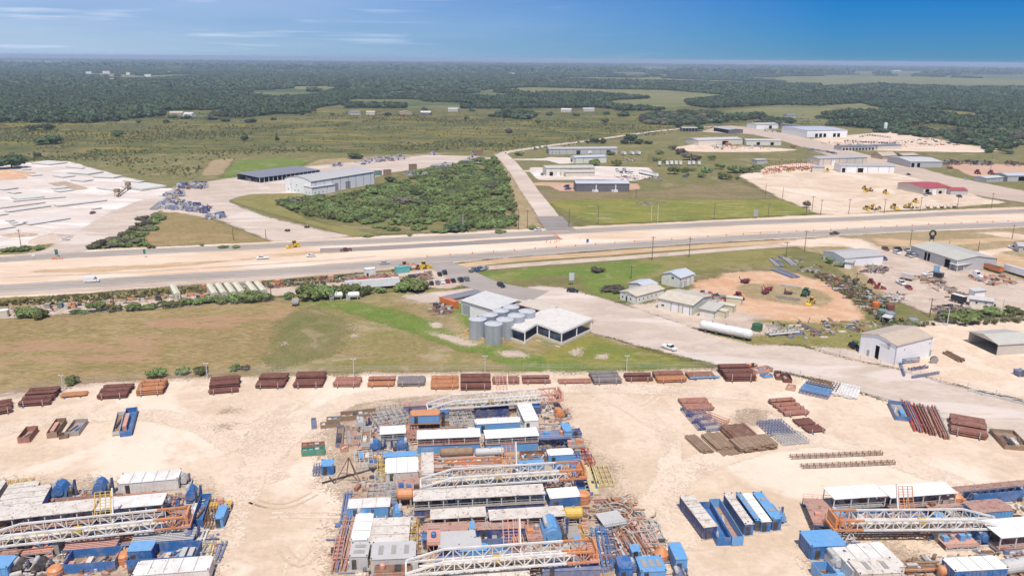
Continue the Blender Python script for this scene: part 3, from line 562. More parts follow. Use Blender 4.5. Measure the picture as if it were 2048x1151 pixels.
X, Y = fan(5600, 15000, 75); m, _, _ = wood_mask(X, Y); X, Y = X[m], Y[m]
o_ = scatter('woodland', CR_MASS, np.column_stack([X, Y]), RS.uniform(70, 120, len(X)), zs=np.full(len(X), -12.0))
# brush over the savanna meadow, denser in streaks
X, Y = fan(640, 1500, 4.6); px, py = proj_np(X, Y)
m = in_poly(px, py, MEADOW) & (py < 322)
for P in ([(-400,520),(-400,318),(0,322),(320,380),(480,340),(470,312),(640,304),(980,300),(1010,308),(1250,280),(1480,250),(2300,262),(2300,600)],): m &= ~in_poly(px, py, P)
m |= in_poly(px, py, [(200,325),(250,310),(420,312),(400,352),(350,372),(270,348)])
n = vnoise(X, Y*1.8, .006, 11)*.5+vnoise(X, Y, .03, 12)*.5
m &= (n+RS.uniform(-.12,.12,len(X)) > .60) | (RS.uniform(0, 1, len(X)) < .06); X, Y = X[m], Y[m]
scatter('brush', CR_BRUSH, np.column_stack([X, Y]), RS.uniform(.9, 1.75, len(X))**2)
def poly_pts(P, cell, jit=.5):
    Q = GN(P); x0 = min(p.x for p in Q); x1 = max(p.x for p in Q); y0 = min(p.y for p in Q); y1 = max(p.y for p in Q)
    X, Y = np.meshgrid(np.arange(x0, x1, cell), np.arange(y0, y1, cell)); X = X.ravel()+RS.uniform(-jit, jit, X.size)*cell; Y = Y.ravel()+RS.uniform(-jit, jit, Y.size)*cell
    k = in_poly(X, Y, [(p.x, p.y) for p in Q]); return X[k], Y[k]
VP = [(-40,606),(180,592),(330,580),(520,566),(700,551),(850,537),(840,545),(700,563),(520,578),(330,592),(180,604),(-40,622)]
X, Y = poly_pts(VP, 1.6); m = vnoise(X, Y, .12, 5) > .35; scatter('verge_weeds', CR_WEED, np.column_stack([X, Y])[m], RS.uniform(.8, 2.4, m.sum()))
X, Y = poly_pts([(1640,560),(1700,590),(1790,612),(1800,640),(1900,640),(2060,625),(2060,645),(1860,655),(1760,650),(1720,610)], 2.2)
m = vnoise(X, Y, .08, 6) > .4; scatter('scrub_weeds', CR_BRUSH, np.column_stack([X, Y])[m], RS.uniform(1.0, 3.2, m.sum()))
X, Y = poly_pts([(1600,535),(1650,545),(1720,560),(1760,600),(1700,600),(1640,560)], 2.0)
m = vnoise(X, Y, .08, 7) > .35; scatter('scrub_weeds', CR_WEED, np.column_stack([X, Y])[m], RS.uniform(.8, 2.6, m.sum()))
# the mesquite thicket by the side road: single bushes plus low growth between
THK = [(556,412),(590,398),(640,396),(676,392),(740,384),(765,360),(800,358),(850,342),(900,332),(960,320),(985,322),(1000,345),(1026,395),(1032,452),(960,460),(905,462),(862,463),(770,462),(700,446),(600,428)]
X, Y = poly_pts(THK, 10.6); px, py = proj_np(X, Y)
m = ~in_poly(px, py, [(885,425),(940,435),(985,455),(1020,458),(870,462),(890,452)]) & ~in_poly(px, py, [(785,420),(840,424),(850,432),(800,432)])
X, Y = X[m], Y[m]; od = np.argsort(Y)[:290]
for j in od:
    w = random.choice([random.uniform(4.0,8.0), random.uniform(6.0,10), random.uniform(9,15)])
    plant('mesquite_bush', random.choice([CR_GREY]+[CR_MESQ]*9+[CR_OAK]*2), 0, 0, 0, 0, 'green mesquite bush in the dense thicket between the white warehouse and the side road', 'bush', 'bushes of the mesquite thicket', False, (X[j], Y[j], -.1), w, w*random.uniform(.26, .46)+.8)
X, Y = poly_pts(THK, 4.6); m = (vnoise(X, Y, .05, 8) > .45); scatter('undergrowth', CR_MESQ, np.column_stack([X, Y])[m], RS.uniform(3.0, 6.5, m.sum()))
X, Y = poly_pts([(172,499),(225,474),(285,437),(318,426),(328,430),(312,452),(292,478),(300,492),(245,497)], 6.8)
for x, y in zip(X[:90], Y[:90]):
    plant('mesquite_bush', CR_MESQ if random.random() < .6 else CR_GREY, 0, 0, 0, 0, 'grey-green bush in the wedge of brush beside the pale concrete lane', 'bush', 'bushes of the roadside wedge', False, (x, y, -.1), random.uniform(5.5, 9.5), random.uniform(2.2, 4.2))
# single bushes and trees: (x, y of foot, width, height in photo pixels, kind, label)
def row(lst, name, label, cat, group, crs=CR_MESQ, trunk=True):
    for x, y, w, h in lst: plant(name, crs, x, y, w, h, label, cat, group, trunk)
def one(x, y, w, h, label, crs=CR_MESQ, name='mesquite_bush', cat='bush', trunk=True): plant(name, crs, x, y, w, h, label, cat, None, trunk)
one(52,637,40,32,'big green bush at the corner of the pasture beside the small white container'); one(76,638,32,24,'lower green bush merged with the big bush at the pasture corner')
one(190,624,34,28,'round green bush on the hedge line next to the wooden pole'); one(226,623,28,20,'green bush with the wooden pole standing in it'); one(264,622,28,24,'dark round bush just past the wooden pole on the hedge line')
row([(150,628,22,12),(166,627,16,10),(285,620,24,13),(302,618,24,14),(330,615,32,17),(352,614,26,15),(372,611,26,19),(395,609,28,15),(412,607,22,21),(438,607,36,17),(468,606,30,25),(495,605,42,28),(520,603,36,26),(536,602,26,20),(576,599,24,18)],
    'hedge_bush','green bush in the hedge line below the row of cream containers','bush','hedge bushes along the pasture')
one(616,600,54,40,'large dark green bush at the west end of the tall hedge clump'); one(646,600,46,46,'tallest bush of the hedge clump behind the white tanks'); one(668,596,34,32,'bush between the tall hedge clump and the white tanks'); one(694,595,48,36,'wide bright green bush directly behind the white tanks')
one(725,593,18,24,'narrow bush beside the long white trailer'); one(736,590,24,28,'dark bush in front of the long white trailer'); one(760,586,26,14,'low bush beyond the long white trailer')
one(806,584,34,26,'green bush at the near side of the red scrap heap'); one(826,583,58,34,'big spreading bush beside the parked cars lot'); 
one(140,770,30,22,'bush at the yard fence beside the first lamp post'); one(310,757,36,26,'wide loose bush behind the orange pipe stack'); one(363,750,26,19,'small round bush along the yard fence'); one(402,749,32,22,'bush touching the second lamp post'); one(469,742,22,18,'bright green round bush above the tall rust pipe stack')
one(488,741,22,12,'dry brown bush beside the bright green round one',CR_GREY)
one(1932,648,74,34,'long green thicket bush behind the white repair trailer'); one(1890,645,30,20,'smaller bush in front of the long thicket bush',CR_GREY); one(1990,632,44,20,'green bush beside the white mobile office'); one(2035,628,36,16,'green bush at the road past the white mobile office')
one(1197,545,28,13,'grey bare bush standing in the lush grass',CR_GREY); one(1236,585,60,12,'low grey-green bush on the green slope by the row of cream offices',CR_GREY); one(1615,416,20,17,'dark small tree at the corner of the pale dealer yard',CR_GREY); one(1065,459,18,11,'dark bush at the corner where the side road meets the highway')
one(1830,652,30,12,'low bush by the scrap tanks'); one(1660,527,16,18,'bush against the wall of the white metal shop'); one(1680,534,18,10,'low bush at the foot of the white metal shop wall'); one(1712,686,12,9,'small bright bush beside the big white metal building')
row([(1349,349,24,22),(1371,345,17,15),(1404,355,19,15),(1415,346,22,17),(1441,339,19,17),(1452,359,26,18),(1476,359,11,9),(1425,321,17,14),(1320,309,17,13),(1315,323,17,13),(1330,326,11,9),(1386,342,14,9)],
    'mesquite_tree','small round mesquite standing alone in the pasture east of the side road','tree','scattered mesquites of the pasture')
row([(1470,346,30,21),(1500,346,24,18),(1515,344,25,18),(1487,346,18,14)],'mesquite_tree','mesquite in the line of trees beside the orange lift rental yard','tree','trees beside the rental yard')
row([(1345,300,17,14),(1360,309,24,16),(1380,321,28,18),(1393,322,22,14),(1370,314,18,12)],'brush_tree','greyish tree of the brush line running across the pasture','tree','brush line trees',CR_GREY)
one(1190,331,26,17,'tree in front of the blue-roofed workshop',name='mesquite_tree',cat='tree'); one(1234,333,20,20,'tree beside the boats and trailers lot',name='mesquite_tree',cat='tree')
row([(1222,310,20,9),(1181,308,16,5)],'shrub','low shrub against the wall of the long grey workshop','bush','shrubs by the long workshop')
one(1038,311,20,11,'round shrub inside the bend of the side road')
row([(1190,287,20,14),(1208,287,16,13),(1175,287,12,7)],'roadside_tree','dark tree between the side road and the long grey workshop','tree','trees at the bend',CR_OAK)
one(1262,287,30,22,'tallest dark oak beside the road bend',CR_OAK,'oak_tree','tree'); row([(1248,288,18,12),(1280,288,22,12),(1297,288,18,9)],'oak_tree','low dark oak beside the tallest one near the road bend','tree','low oaks near the bend',CR_OAK)
row([(988,322,14,14),(992,332,16,18),(999,345,20,22),(1004,354,20,20),(1009,366,22,20),(1013,380,20,16),(1020,398,20,16),(1026,420,20,20),(1028,440,20,18)],'roadside_bush','bush on the western verge of the side road','bush','bushes lining the side road')
one(236,273,24,15,'lone dark round oak in the open meadow',CR_OAK,'oak_tree','tree'); one(93,289,54,20,'wide dark clump of oak alone in the meadow near the precast yard',CR_OAK,'oak_tree','tree'); one(66,261,30,13,'dark flat oak clump behind the wide one',CR_OAK,'oak_tree','tree'); one(92,260,34,15,'second flat oak clump beside the farm buildings',CR_OAK,'oak_tree','tree')
one(330,247,16,10,'small round oak below the pink-roofed houses',CR_OAK,'oak_tree','tree'); one(490,281,16,16,'thin leaning tree alone in the meadow',CR_OAK,'oak_tree','tree'); one(554,283,9,13,'narrow small tree in the middle of the meadow',CR_OAK,'oak_tree','tree')
one(933,243,10,13,'narrow tree in the meadow under the houses',CR_OAK,'oak_tree','tree'); one(1016,267,16,13,'brownish round tree in the flowering part of the meadow',CR_GREY,'oak_tree','tree'); one(1077,247,14,11,'small tree in the meadow below the wood edge',CR_OAK,'oak_tree','tree'); one(1209,245,17,10,'dark round tree at the road end of the meadow',CR_OAK,'oak_tree','tree')
one(14,339,64,34,'dark tree cluster at the corner of the precast yard',CR_OAK,'oak_tree','tree'); one(72,314,20,10,'low brush behind the precast yard office',CR_OAK,'oak_tree','tree'); one(711,318,34,14,'low dark brush patch behind the storage pad',CR_OAK,'oak_tree','tree'); one(743,393,26,26,'dark full tree beside the large white warehouse',CR_MESQ,'mesquite_tree','tree')
row([(445,496,20,6),(470,496,18,6),(300,497,16,8),(403,492,8,5),(735,474,22,6),(820,472,12,6),(40,503,34,12),(15,504,30,12),(75,500,22,12),(1000,466,26,7),(880,466,30,8)],'roadside_shrub','low shrub on the northern verge of the highway','bush','shrubs on the highway verge')
# oaks that can be told apart in the woods to the east
k = 0
for P, cell in (([(1275,240),(1300,228),(1380,224),(1440,228),(1452,246),(1380,252),(1290,249)],15),([(1508,251),(1530,240),(1584,240),(1572,252)],14),
                ([(1690,250),(1740,226),(1900,230),(2060,244),(2060,298),(1980,300),(1910,284),(1830,272),(1740,264)],19),([(1480,243),(1500,239),(1512,242),(1490,246)],12),([(1640,240),(1680,238),(1670,246)],12)):
    X, Y = poly_pts(P, cell)
    for x, y in zip(X, Y):
        if k < 292: plant('oak_tree', CR_OAK if random.random() < .8 else CR_GREY, 0, 0, 0, 0, 'broad oak in the belt of trees behind the eastern business yards', 'tree', 'oaks behind the business yards', k < 60, (x, y, -.1), random.uniform(12, 22), random.uniform(6.5, 10)); k += 1
row([(x, y, w, h) for x, y, w, h in ((1665,240,20,12),(1640,238,18,10),(1655,238,14,8),(2005,301,30,20),(2018,308,26,9),(1980,306,18,12),(1660,252,14,9),(1360,255,18,15),(1398,262,20,16))], 'oak_tree', 'single oak standing clear of the belt behind the business yards', 'tree', 'single oaks clear of the belt', CR_OAK)
row([(277,247,12,10),(140,243,16,11),(160,242,20,10),(305,228,40,12),(370,238,24,9),(420,240,30,9),(450,243,24,8),(500,245,26,9),(546,240,12,8),(580,228,20,12),(603,230,12,6),(665,231,12,7),(775,232,14,9),(850,222,14,10),(944,223,14,7),(1000,228,20,9),(1020,235,30,12),(1045,238,40,14),(1060,232,20,9),(1100,231,18,9),(1150,233,14,8),(1157,231,12,6),(1213,229,14,8),(1250,233,26,12),(1317,222,20,9),(985,234,20,8),(420,235,14,8),(345,236,26,9),(230,243,14,9)],
    'oak_tree','dark oak beside the farmhouses along the edge of the far woods','tree','oaks round the farmhouses',CR_OAK,False)

# ---------------- buildings ----------------
W_WHITE = paint('white_sheet_wall', (.82,.82,.82), .5, .04, .02, .08, ribs=1.0); W_CREAM = paint('cream_sheet_wall', (.70,.66,.56), .5, .05, .03, .15, ribs=1.0)
W_GREY = paint('grey_sheet_wall', (.47,.47,.47), .5, .06, .03, .15, ribs=1.0); W_DARK = paint('dark_grey_wall', (.135,.125,.14), .55, .06, 0, .12, ribs=1.2)
W_BEIGE = paint('beige_wall', (.62,.56,.49), .6, .06, 0, .2, ribs=1.5); W_TAN = paint('tan_brick_wall', (.42,.32,.22), .8, .1, 0, .1)
W_SAGE = paint('pale_sage_wall', (.70,.70,.62), .6, .05, .03, .15, ribs=1.0)
RF_WHITE = paint('white_metal_roof', (.62,.60,.57), .4, .05, .05, .25, ribs=1.0); RF_GREY = paint('grey_metal_roof', (.48,.465,.445), .4, .06, .05, .2, ribs=1.0)
RF_BLUE = paint('bluish_galvanised_roof', (.52,.55,.60), .4, .06, 0, .12, 0, ribs=1.0); RF_TAN = paint('dusty_tan_roof', (.53,.43,.33), .5, .1, .08, .5, ribs=1.0)
RF_BEIGE = paint('beige_metal_roof', (.60,.53,.42), .45, .08, .05, .35, ribs=1.0); RF_RED = paint('red_metal_roof', (.42,.075,.075), .45, .06, 0, .08, ribs=1.0)
RF_SAGE = paint('greenish_grey_roof', (.52,.50,.43), .45, .06, .06, .3, ribs=1.0); RF_DKG = paint('slate_blue_roof', (.20,.20,.24), .5, .08, 0, .15, ribs=1.0)
TRIM = paint('dark_trim', (.12,.10,.10), .5, .1, 0, 0); TRIMW = paint('white_trim', (.72,.72,.72), .5, .05, .05, .1); TRIMR = paint('red_trim', (.30,.045,.04), .5, .1, 0, .1)
D_GREY = paint('grey_roll_door', (.30,.31,.33), .5, .06, 0, .1); D_WHITE = paint('white_roll_door', (.74,.74,.73), .5, .04, 0, .05); D_RED = paint('red_door', (.5,.03,.04), .5, .05, 0, 0)
GLASS = paint('dark_glass', (.025,.03,.04), .12, .1, 0, 0); INSIDE = paint('shop_floor_concrete', (.28,.26,.24), .8, .1, 0, .2); STEEL = paint('galvanised_steel', (.42,.44,.47), .42, .08, .03, .1, .45)
def wall(b, p0, p1, h, ops, t=.22):
    """wall from p0 to p1 (x,y), outer face on that line, with real openings [(s0,s1,zb,zt)]"""
    p0 = Vector((*p0, 0)); p1 = Vector((*p1, 0)); L = (p1-p0).length; u = (p1-p0)/L; n = Vector((-u.y, u.x, 0))
    def bx(s0, s1, z0, z1):
        if s1-s0 < .01 or z1-z0 < .01: return
        a = p0+u*s0; c = p0+u*s1; q = [(a, z0), (c, z0), (c+n*t, z0), (a+n*t, z0)]
        b.add([(v.x, v.y, z) for v, z in q]+[(v.x, v.y, z1) for v, z in q], [(0,3,2,1),(4,5,6,7),(0,1,5,4),(1,2,6,5),(2,3,7,6),(3,0,4,7)])
    x = 0
    for s0, s1, zb, zt in sorted(ops):
        bx(x, s0, 0, h); bx(s0, s1, 0, zb); bx(s0, s1, zt, h); x = s1
    bx(x, L, 0, h)
def building(name, label, A, B, D, h, rise=1.0, ridge='x', wm=W_WHITE, rm=RF_WHITE, front=(), side_l=(), side_r=(), open_front=False, open_l=False, open_r=False, over=.35, z=-.05, trim=TRIM, posts=0, cat='building', group=None, spouts=0, dm=D_WHITE, skip=()):
    """front/side_l/side_r: list of (kind, s0, s1, zb, zt[, mat]); kind d = closed door, o = open doorway, w = window"""
    o, yaw, L = fr(A, B); D = D if isinstance(D, (int, float)) else depth_to(A, B, D); o.z = z
    T = thing(name, label, cat, o, yaw, group)
    faces = {'f': ((0,0),(L,0)), 'r': ((L,0),(L,D)), 'b': ((L,D),(0,D)), 'l': ((0,D),(0,0))}
    ops = {'f': list(front), 'l': list(side_l), 'r': list(side_r), 'b': []}
    for k, (p0, p1) in faces.items():
        if (k == 'f' and open_front) or (k == 'l' and open_l) or (k == 'r' and open_r): continue
        b = MB(); wall(b, p0, p1, h, [q[1:5] for q in ops[k]])
        a0 = Vector((*p0, 0)); u = (Vector((*p1, 0))-a0).normalized(); n = Vector((-u.y, u.x, 0))
        for q in ops[k]:
            a = a0+u*q[1]+n*.10; c = a0+u*q[2]+n*.10; m = (a+c)/2
            if q[0] == 'd':
                d = MB(); d.beam((a.x, a.y, (q[3]+q[4])/2), (c.x, c.y, (q[3]+q[4])/2), .06, q[4]-q[3])
                dd = d.build('roll_door' if q[2]-q[1] > 1.6 else 'door', q[5] if len(q) > 5 else dm, T)
                if q[2]-q[1] > 1.6:
                    e = MB()
                    for s_ in (q[1]-.12, q[2]+.12): pt = a0+u*s_-n*.04; e.beam((pt.x, pt.y, q[3]), (pt.x, pt.y, q[4]+.1), .14)
                    e.build('door_frame', trim, T)
            elif q[0] == 'w':
                f = MB(); 
                for s_ in (q[1], q[2]): pt = a0+u*s_; f.beam((pt.x, pt.y, q[3]), (pt.x, pt.y, q[4]), .12)
                for zz in (q[3], q[4]): p_, q_ = a0+u*q[1], a0+u*q[2]; f.beam((p_.x, p_.y, zz), (q_.x, q_.y, zz), .12)
                fo = f.build('window', TRIMW if trim != TRIMW else TRIM, T); g = MB(); g.beam((a.x, a.y, (q[3]+q[4])/2), (c.x, c.y, (q[3]+q[4])/2), .04, q[4]-q[3]-.1); g.build('pane', GLASS, fo)
        b.build('wall', wm, T)
    # gable ends
    if ridge in 'xy' and rise > 0 and 'gable' not in skip:
        if ridge == 'x':
            for x0 in (0, L-.22): MB().xprism([(0, h+.004), (D, h+.004), (D/2, h+rise)], x0, x0+.22).build('gable', wm, T)
        else:
            for y0 in (0, D-.22): MB().prism([(0, h+.004), (L, h+.004), (L/2, h+rise)], y0, y0+.22).build('gable', wm, T)
    t = .14; v = over
    def slab(pts):   # sloped roof plane with thickness
        vs = [tuple(p) for p in pts]+[(p[0], p[1], p[2]+t) for p in pts]; return MB().add(vs, [(0,3,2,1),(4,5,6,7),(0,1,5,4),(1,2,6,5),(2,3,7,6),(3,0,4,7)])
    e = h+.02
    if ridge == 'x':
        k = rise/(D/2)*v
        for q in ([(-v,-v,e-k),(L+v,-v,e-k),(L+v,D/2,e+rise),(-v,D/2,e+rise)], [(-v,D/2,e+rise),(L+v,D/2,e+rise),(L+v,D+v,e-k),(-v,D+v,e-k)]): slab(q).build('roof_slope', rm, T)
    elif ridge == 'y':
        k = rise/(L/2)*v
        for q in ([(-v,-v,e-k),(L/2,-v,e+rise),(L/2,D+v,e+rise),(-v,D+v,e-k)], [(L/2,-v,e+rise),(L+v,-v,e-k),(L+v,D+v,e-k),(L/2,D+v,e+rise)]): slab(q).build('roof_slope', rm, T)
    elif ridge == 's': slab([(-v,-v,e),(L+v,-v,e),(L+v,D+v,e+rise),(-v,D+v,e+rise)]).build('roof', rm, T)
    elif ridge == 'c':
        b = MB(); N_ = 8; pr = [(D+2*v)*i/N_-v for i in range(N_+1)]; zz = [e+rise*(1-((i/N_)*2-1)**2) for i in range(N_+1)]
        b.xprism(list(zip(pr, zz))+[(p, z_+t) for p, z_ in reversed(list(zip(pr, zz)))], -v, L+v); b.build('roof', rm, T)
        [MB().xprism([(0,h)]+[(min(D, max(0, p)), z_-.01) for p, z_ in zip(pr, zz)]+[(D,h)], xa, xa+.2).build('gable', wm, T) for xa in (0, L-.2)]
    tr = MB(); tr.beam((-v, -v-.03, h-.02), (L+v, -v-.03, h-.02), .08, .16)
    if ridge != 'y': tr.build('gutter', trim, T)
    for i in range(posts+1 if posts else 0):
        x = L*i/posts; b = MB(); b.box(x-.14, x+.14, .02, .3, 0, h); b.build('post', TRIMW, T)
    for i in range(spouts):
        x = L*(i+.5)/spouts; b = MB(); b.box(x-.09, x+.09, -.16, -.04, 0, h-.1); b.build('downspout', trim, T)
    if open_front or open_l or open_r or any(q[0] == 'o' for q in list(front)+list(side_l)+list(side_r)):
        MB().box(.2, L-.2, .25, D-.25, .03, .10).build('floor_slab', INSIDE, T)
    T['L'] = L; T['D'] = D; return T
DR = lambda n, L0, w, gap, h, k='d', *m: [(k, L0+i*(w+gap), L0+i*(w+gap)+w, .05, h, *m) for i in range(n)]
def win(n, L0, step, w=.9, zb=1.2, zt=2.2): return [('w', L0+i*step, L0+i*step+w, zb, zt) for i in range(n)]
# --- silo mill in the middle
building('warehouse', 'white metal warehouse with broad pale roof behind the silos', (923,627), (987,647), (955,582,5.4), 5.4, .9, 's', W_WHITE, RF_WHITE, front=[('d', .8, 4.4, .05, 4.0, D_GREY)], trim=TRIM)
building('shed', 'long narrow shed with slate-blue roof attached to the white warehouse', (893,612), (962,597), 5, 2.6, .5, 'x', W_CREAM, RF_DKG, front=win(3, 3, 5))
cn = building('canopy', 'low beige canopy roof with red fascia between silos and apron road', (1036,625), (1092,640), 7, 3.4, .4, 's', W_BEIGE, RF_BEIGE, open_front=True, open_r=True, trim=TRIMR, posts=4)
PAVR = paint('pavilion_roof', (.66,.62,.57), .6, .06, .04, .3)
def pavilion():
    """open L-shaped drive-through on white posts with one shallow hip-like roof"""
    o, yaw, L1 = fr((1022,684), (1048,686)); T = thing('open_pavilion', 'open-sided white pavilion with two-part pale roof beside the silos', 'pavilion', (o.x, o.y, 0), 0)
    H = 4.6; top = lambda x, y, z=H: G(x, y, z)-Vector((o.x, o.y, 0))
    A_, B_, C_, D_, E_, F_ = [top(*p) for p in ((1018,653),(1048,663),(1074,647),(1124,665),(1185,637),(1117,616))]
    K_ = top(1080,622); 
    def slab(P, nm):
        b = MB(); n = len(P); vs = [tuple(p) for p in P]+[(p.x, p.y, p.z+.25) for p in P]
        b.add(vs, [tuple(range(n-1,-1,-1)), tuple(n+i for i in range(n))]+[(i, (i+1)%n, n+(i+1)%n, n+i) for i in range(n)]); return b.build(nm, PAVR, T)
    K2 = K_; slab([A_, B_, C_, K2], 'roof'); slab([C_+Vector((0,0,.004)), D_, E_, F_+Vector((0,0,.004)), K2], 'roof')
    for P, Q in ((A_, B_), (B_, C_), (C_, D_), (D_, E_)): b = MB(); b.beam(P+Vector((0,0,-.2)), Q+Vector((0,0,-.2)), .2, .55); b.build('fascia', TRIMW, T)
    for p in (A_, B_, C_, (C_+D_)/2, D_, (D_+E_)/2, E_, K_, F_, (C_+K_)/2):
        c = p.lerp((A_+E_)/2, .03); b = MB(); b.box(c.x-.2, c.x+.2, c.y-.2, c.y+.2, 0, H-.3); b.build('post', TRIMW, T)
    for P, Q in ((A_, B_), (B_, C_), (C_, D_), (D_, E_)): b = MB(); b.beam((P.x, P.y, .5), (Q.x, Q.y, .5), .25, 1.0); b.build('low_wall', W_CREAM, T)
    b = MB(); pts = [A_, B_, C_, D_, E_, F_, K_]; n = 7; b.add([(p.x, p.y, .12) for p in pts], [tuple(range(n))]); b.build('floor_slab', INSIDE, T)
    for i in range(4): p = C_.lerp(D_, .15+.2*i); b = MB(); b.box(p.x-.6, p.x+2.2, p.y+3, p.y+5.5, .12, 1.9+.3*(i%2)); b.build('hopper', STEEL, T)
    return T
pavilion()
GALV = paint('galvanised_silo', (.40,.44,.50), .38, .06, .02, .1, .35); GALVT = paint('silo_roof', (.52,.53,.54), .4, .06, .03, .2, .1)
for i, (x, y, r, dn) in enumerate(((955.5,634.5,3.15,'with a red mark on top, at the corner of the yellow kerb'),(987,644,3.1,'nearest the camera inside the yellow kerb'),(1010,635.5,3.1,'second from the front in the near row, touching the pavilion roof'),(1032.5,627.5,3.1,'third in the row beside the pavilion'),(1054,619,3.1,'last in the row beside the pavilion by the red fascia'),(979,626,3.0,'second in the row along the warehouse'),(1001.5,618,3.0,'third in the row along the warehouse'),(1022.5,610.5,3.0,'farthest, beside the corner of the warehouse roof'))):
    H = 7.4; p = G(x, y, H); T = thing('grain_silo', 'galvanised steel silo '+dn, 'silo', (p.x, p.y, 0), 0, 'silos at the mill')
    b = MB(); prof = []
    for k in range(9): z0 = k*(H-.5)/9; prof += [(r, z0), (r*1.006, z0+.35), (r, z0+.7)]
    b.lathe((0,0,0), prof+[(r, H-.5)], 22); b.build('shell', GALV, T)
    MB().lathe((0,0,0), [(r*1.02, H-.5), (r*1.02, H-.42), (r*.18, H+.2), (r*.18, H+.35)], 22).build('roof', GALVT, T)
    MB().box(-.3, .3, -.3, .3, H+.34, H+.6).build('hatch', D_RED if i == 0 else STEEL, T)
    b = MB(); b.beam((-.25, -r-.12, 0), (-.25, -r-.12, H), .06); b.beam((.25, -r-.12, 0), (.25, -r-.12, H), .06)
    for k in range(9): b.beam((-.25, -r-.12, .5+k*.75), (.25, -r-.12, .5+k*.75), .05)
    b.build('ladder', STEEL, T)
KERBY = paint('ochre_concrete_kerb', (.56,.38,.13), .8, .12, 0, .2)
T = thing('containment_kerb', 'ochre yellow concrete kerb around the silos', 'kerb', G(930,664)); o_ = G(930,664)
for P in (((929,667),(985,688)), ((985,688),(1024,676)), ((929,667),(950,656))):
    p, q = G(*P[0])-o_, G(*P[1])-o_; MB().beam(p+Vector((0,0,.5)), q+Vector((0,0,.5)), .45, 1.0).build('kerb_section', KERBY, T)
b = MB(); 
for i, (x, y) in enumerate(((1072,681),(1082,684),(1092,687))): p = G(x, y); q = G(x+28, y+8); o2 = MB().beam((0,0,.2), q-p+Vector((0,0,.2)), .5, .35).build('dunnage_timber', paint('pale_timber', (.55,.50,.36), .8, .15, 0, .1)); o2.location = p; tag(o2, ('pale timber beam on the grass closest to the pavilion steps','pale timber beam lying second from the pavilion','pale timber beam on the grass farthest out from the pavilion')[i], 'timber', 'timbers by the pavilion')
# --- cream office row
a_ = building('office_building', 'small cream office with lettering on its gable and beige roof', (1239,598), (1272,608), (1311,588), 3.4, 1.0, 'y', W_SAGE, RF_BEIGE, front=[('w',1.3,2.1,1.0,2.2),('w',5.6,6.4,1.0,2.2),('d',3.3,4.2,.05,2.3,GLASS)], side_r=win(5, 1.5, 2.6, .8))
b = MB()   # lettering too small to read in the photograph: a row of dark raised strokes
for i in range(11):
    if i not in (3, 8): x = a_['L']*(.2+.055*i); b.box(x, x+.17, -.07, -.01, 2.75, 3.02); b.box(x-.04, x+.2, -.07, -.01, 3.03, 3.1)
b.build('sign_lettering', CHAS_ if 'CHAS_' in globals() else TRIM, a_)
building('canopy_building', 'middle building of the cream row with blue-grey roof and dark open bays', (1292,589), (1315,581), 9, 3.3, 1.0, 'x', W_SAGE, RF_BLUE, open_front=True, posts=5)
building('garage_building', 'tall cream garage with blue-grey gable roof at the end of the office row', (1322,567), (1360,576), (1384,566), 4.6, 1.5, 'y', W_SAGE, RF_BLUE, front=[('w',5.2,6.6,3.3,4.4)], side_r=[('d',1.0,3.2,.05,2.4),('d',4.6,7.4,.05,3.6)])
building('shed', 'tiny cream shed against the end of the tall cream garage', (1384,562), (1390,560), 3, 2.2, .3, 's', W_CREAM, RF_BEIGE)
building('workshop', 'cream metal workshop with two white roll doors and beige roof', (1315,616), (1384,631), (1432,613), 4.2, 1.3, 'x', W_SAGE, RF_BEIGE, front=[('w',1.5,2.9,1.3,2.2),('d',6.0,9.0,.05,3.5),('d',11.0,13.8,.05,3.5)], side_r=win(1, 2, 2))
building('lean_to', 'cream lean-to with low roof on the gable side of the workshop', (1398,632), (1428,638), (1451,627), 3.1, .7, 's', W_SAGE, RF_SAGE, side_r=[('d',1,2,.05,2.2)])
CREAM = paint('cream_tank', (.60,.56,.42), .5, .06, .05, .15)
for A, B, D, lab in (((1451,607),(1483,611),3.0,'long cream container farthest from the road behind the workshop'),((1433,620),(1466,626),3.2,'middle cream container with red machine at its end'),((1419,630),(1450,637),3.2,'cream container nearest the long white tank')):
    building('storage_container', lab, A, B, D, 2.7, .15, 's', CREAM, CREAM, over=.02, cat='container', group='cream containers by the workshop', front=[('d',.5,1.6,.05,2.3,CREAM)])
# --- eastern shops
building('metal_shop', 'white metal shop with grey roof beside the repair yard entrance', (1646,518), (1687,533), (1726,514), 4.2, 1.2, 'y', W_WHITE, RF_GREY, side_r=[('d',2,5,.05,3.4)])
building('shop_annex', 'low white annex with a red door at the front of the white metal shop', (1688,536), (1703,538), (1735,527), 3.0, .3, 's', W_WHITE, RF_GREY, side_r=[('d',3.2,5.6,.05,2.6,D_RED)])
building('truck_shop', 'long grey truck shop with dark open bays and pale grey roof', (1820,510), (1911,541), (1957,526), 5.0, 1.6, 'x', W_GREY, RF_SAGE, front=[('o',10,14,.05,4.2),('o',24,28,.05,4.2),('w',5,6,1,2)], posts=8)
building('awning', 'white awning roof on posts at the gable end of the grey truck shop', (1914,543), (1940,539), 4, 3.0, .2, 's', W_GREY, RF_WHITE, open_front=True, open_l=True, open_r=True, posts=2, cat='awning')
building('metal_building', 'big white metal building with tan roof and dark open doorway', (1717,705), (1788,731), (1887,722), 7.0, 1.6, 'y', W_WHITE, RF_TAN, front=[('o',6.0,11.2,.05,4.8),('w',7.6,9.6,6.0,7.0),('d',3.0,4.0,.05,2.2,D_GREY)], side_r=[('w',4,4.6,4.6,5.2),('w',17,17.6,4.6,5.2),('d',18.2,19.2,.05,2.3,D_GREY)])
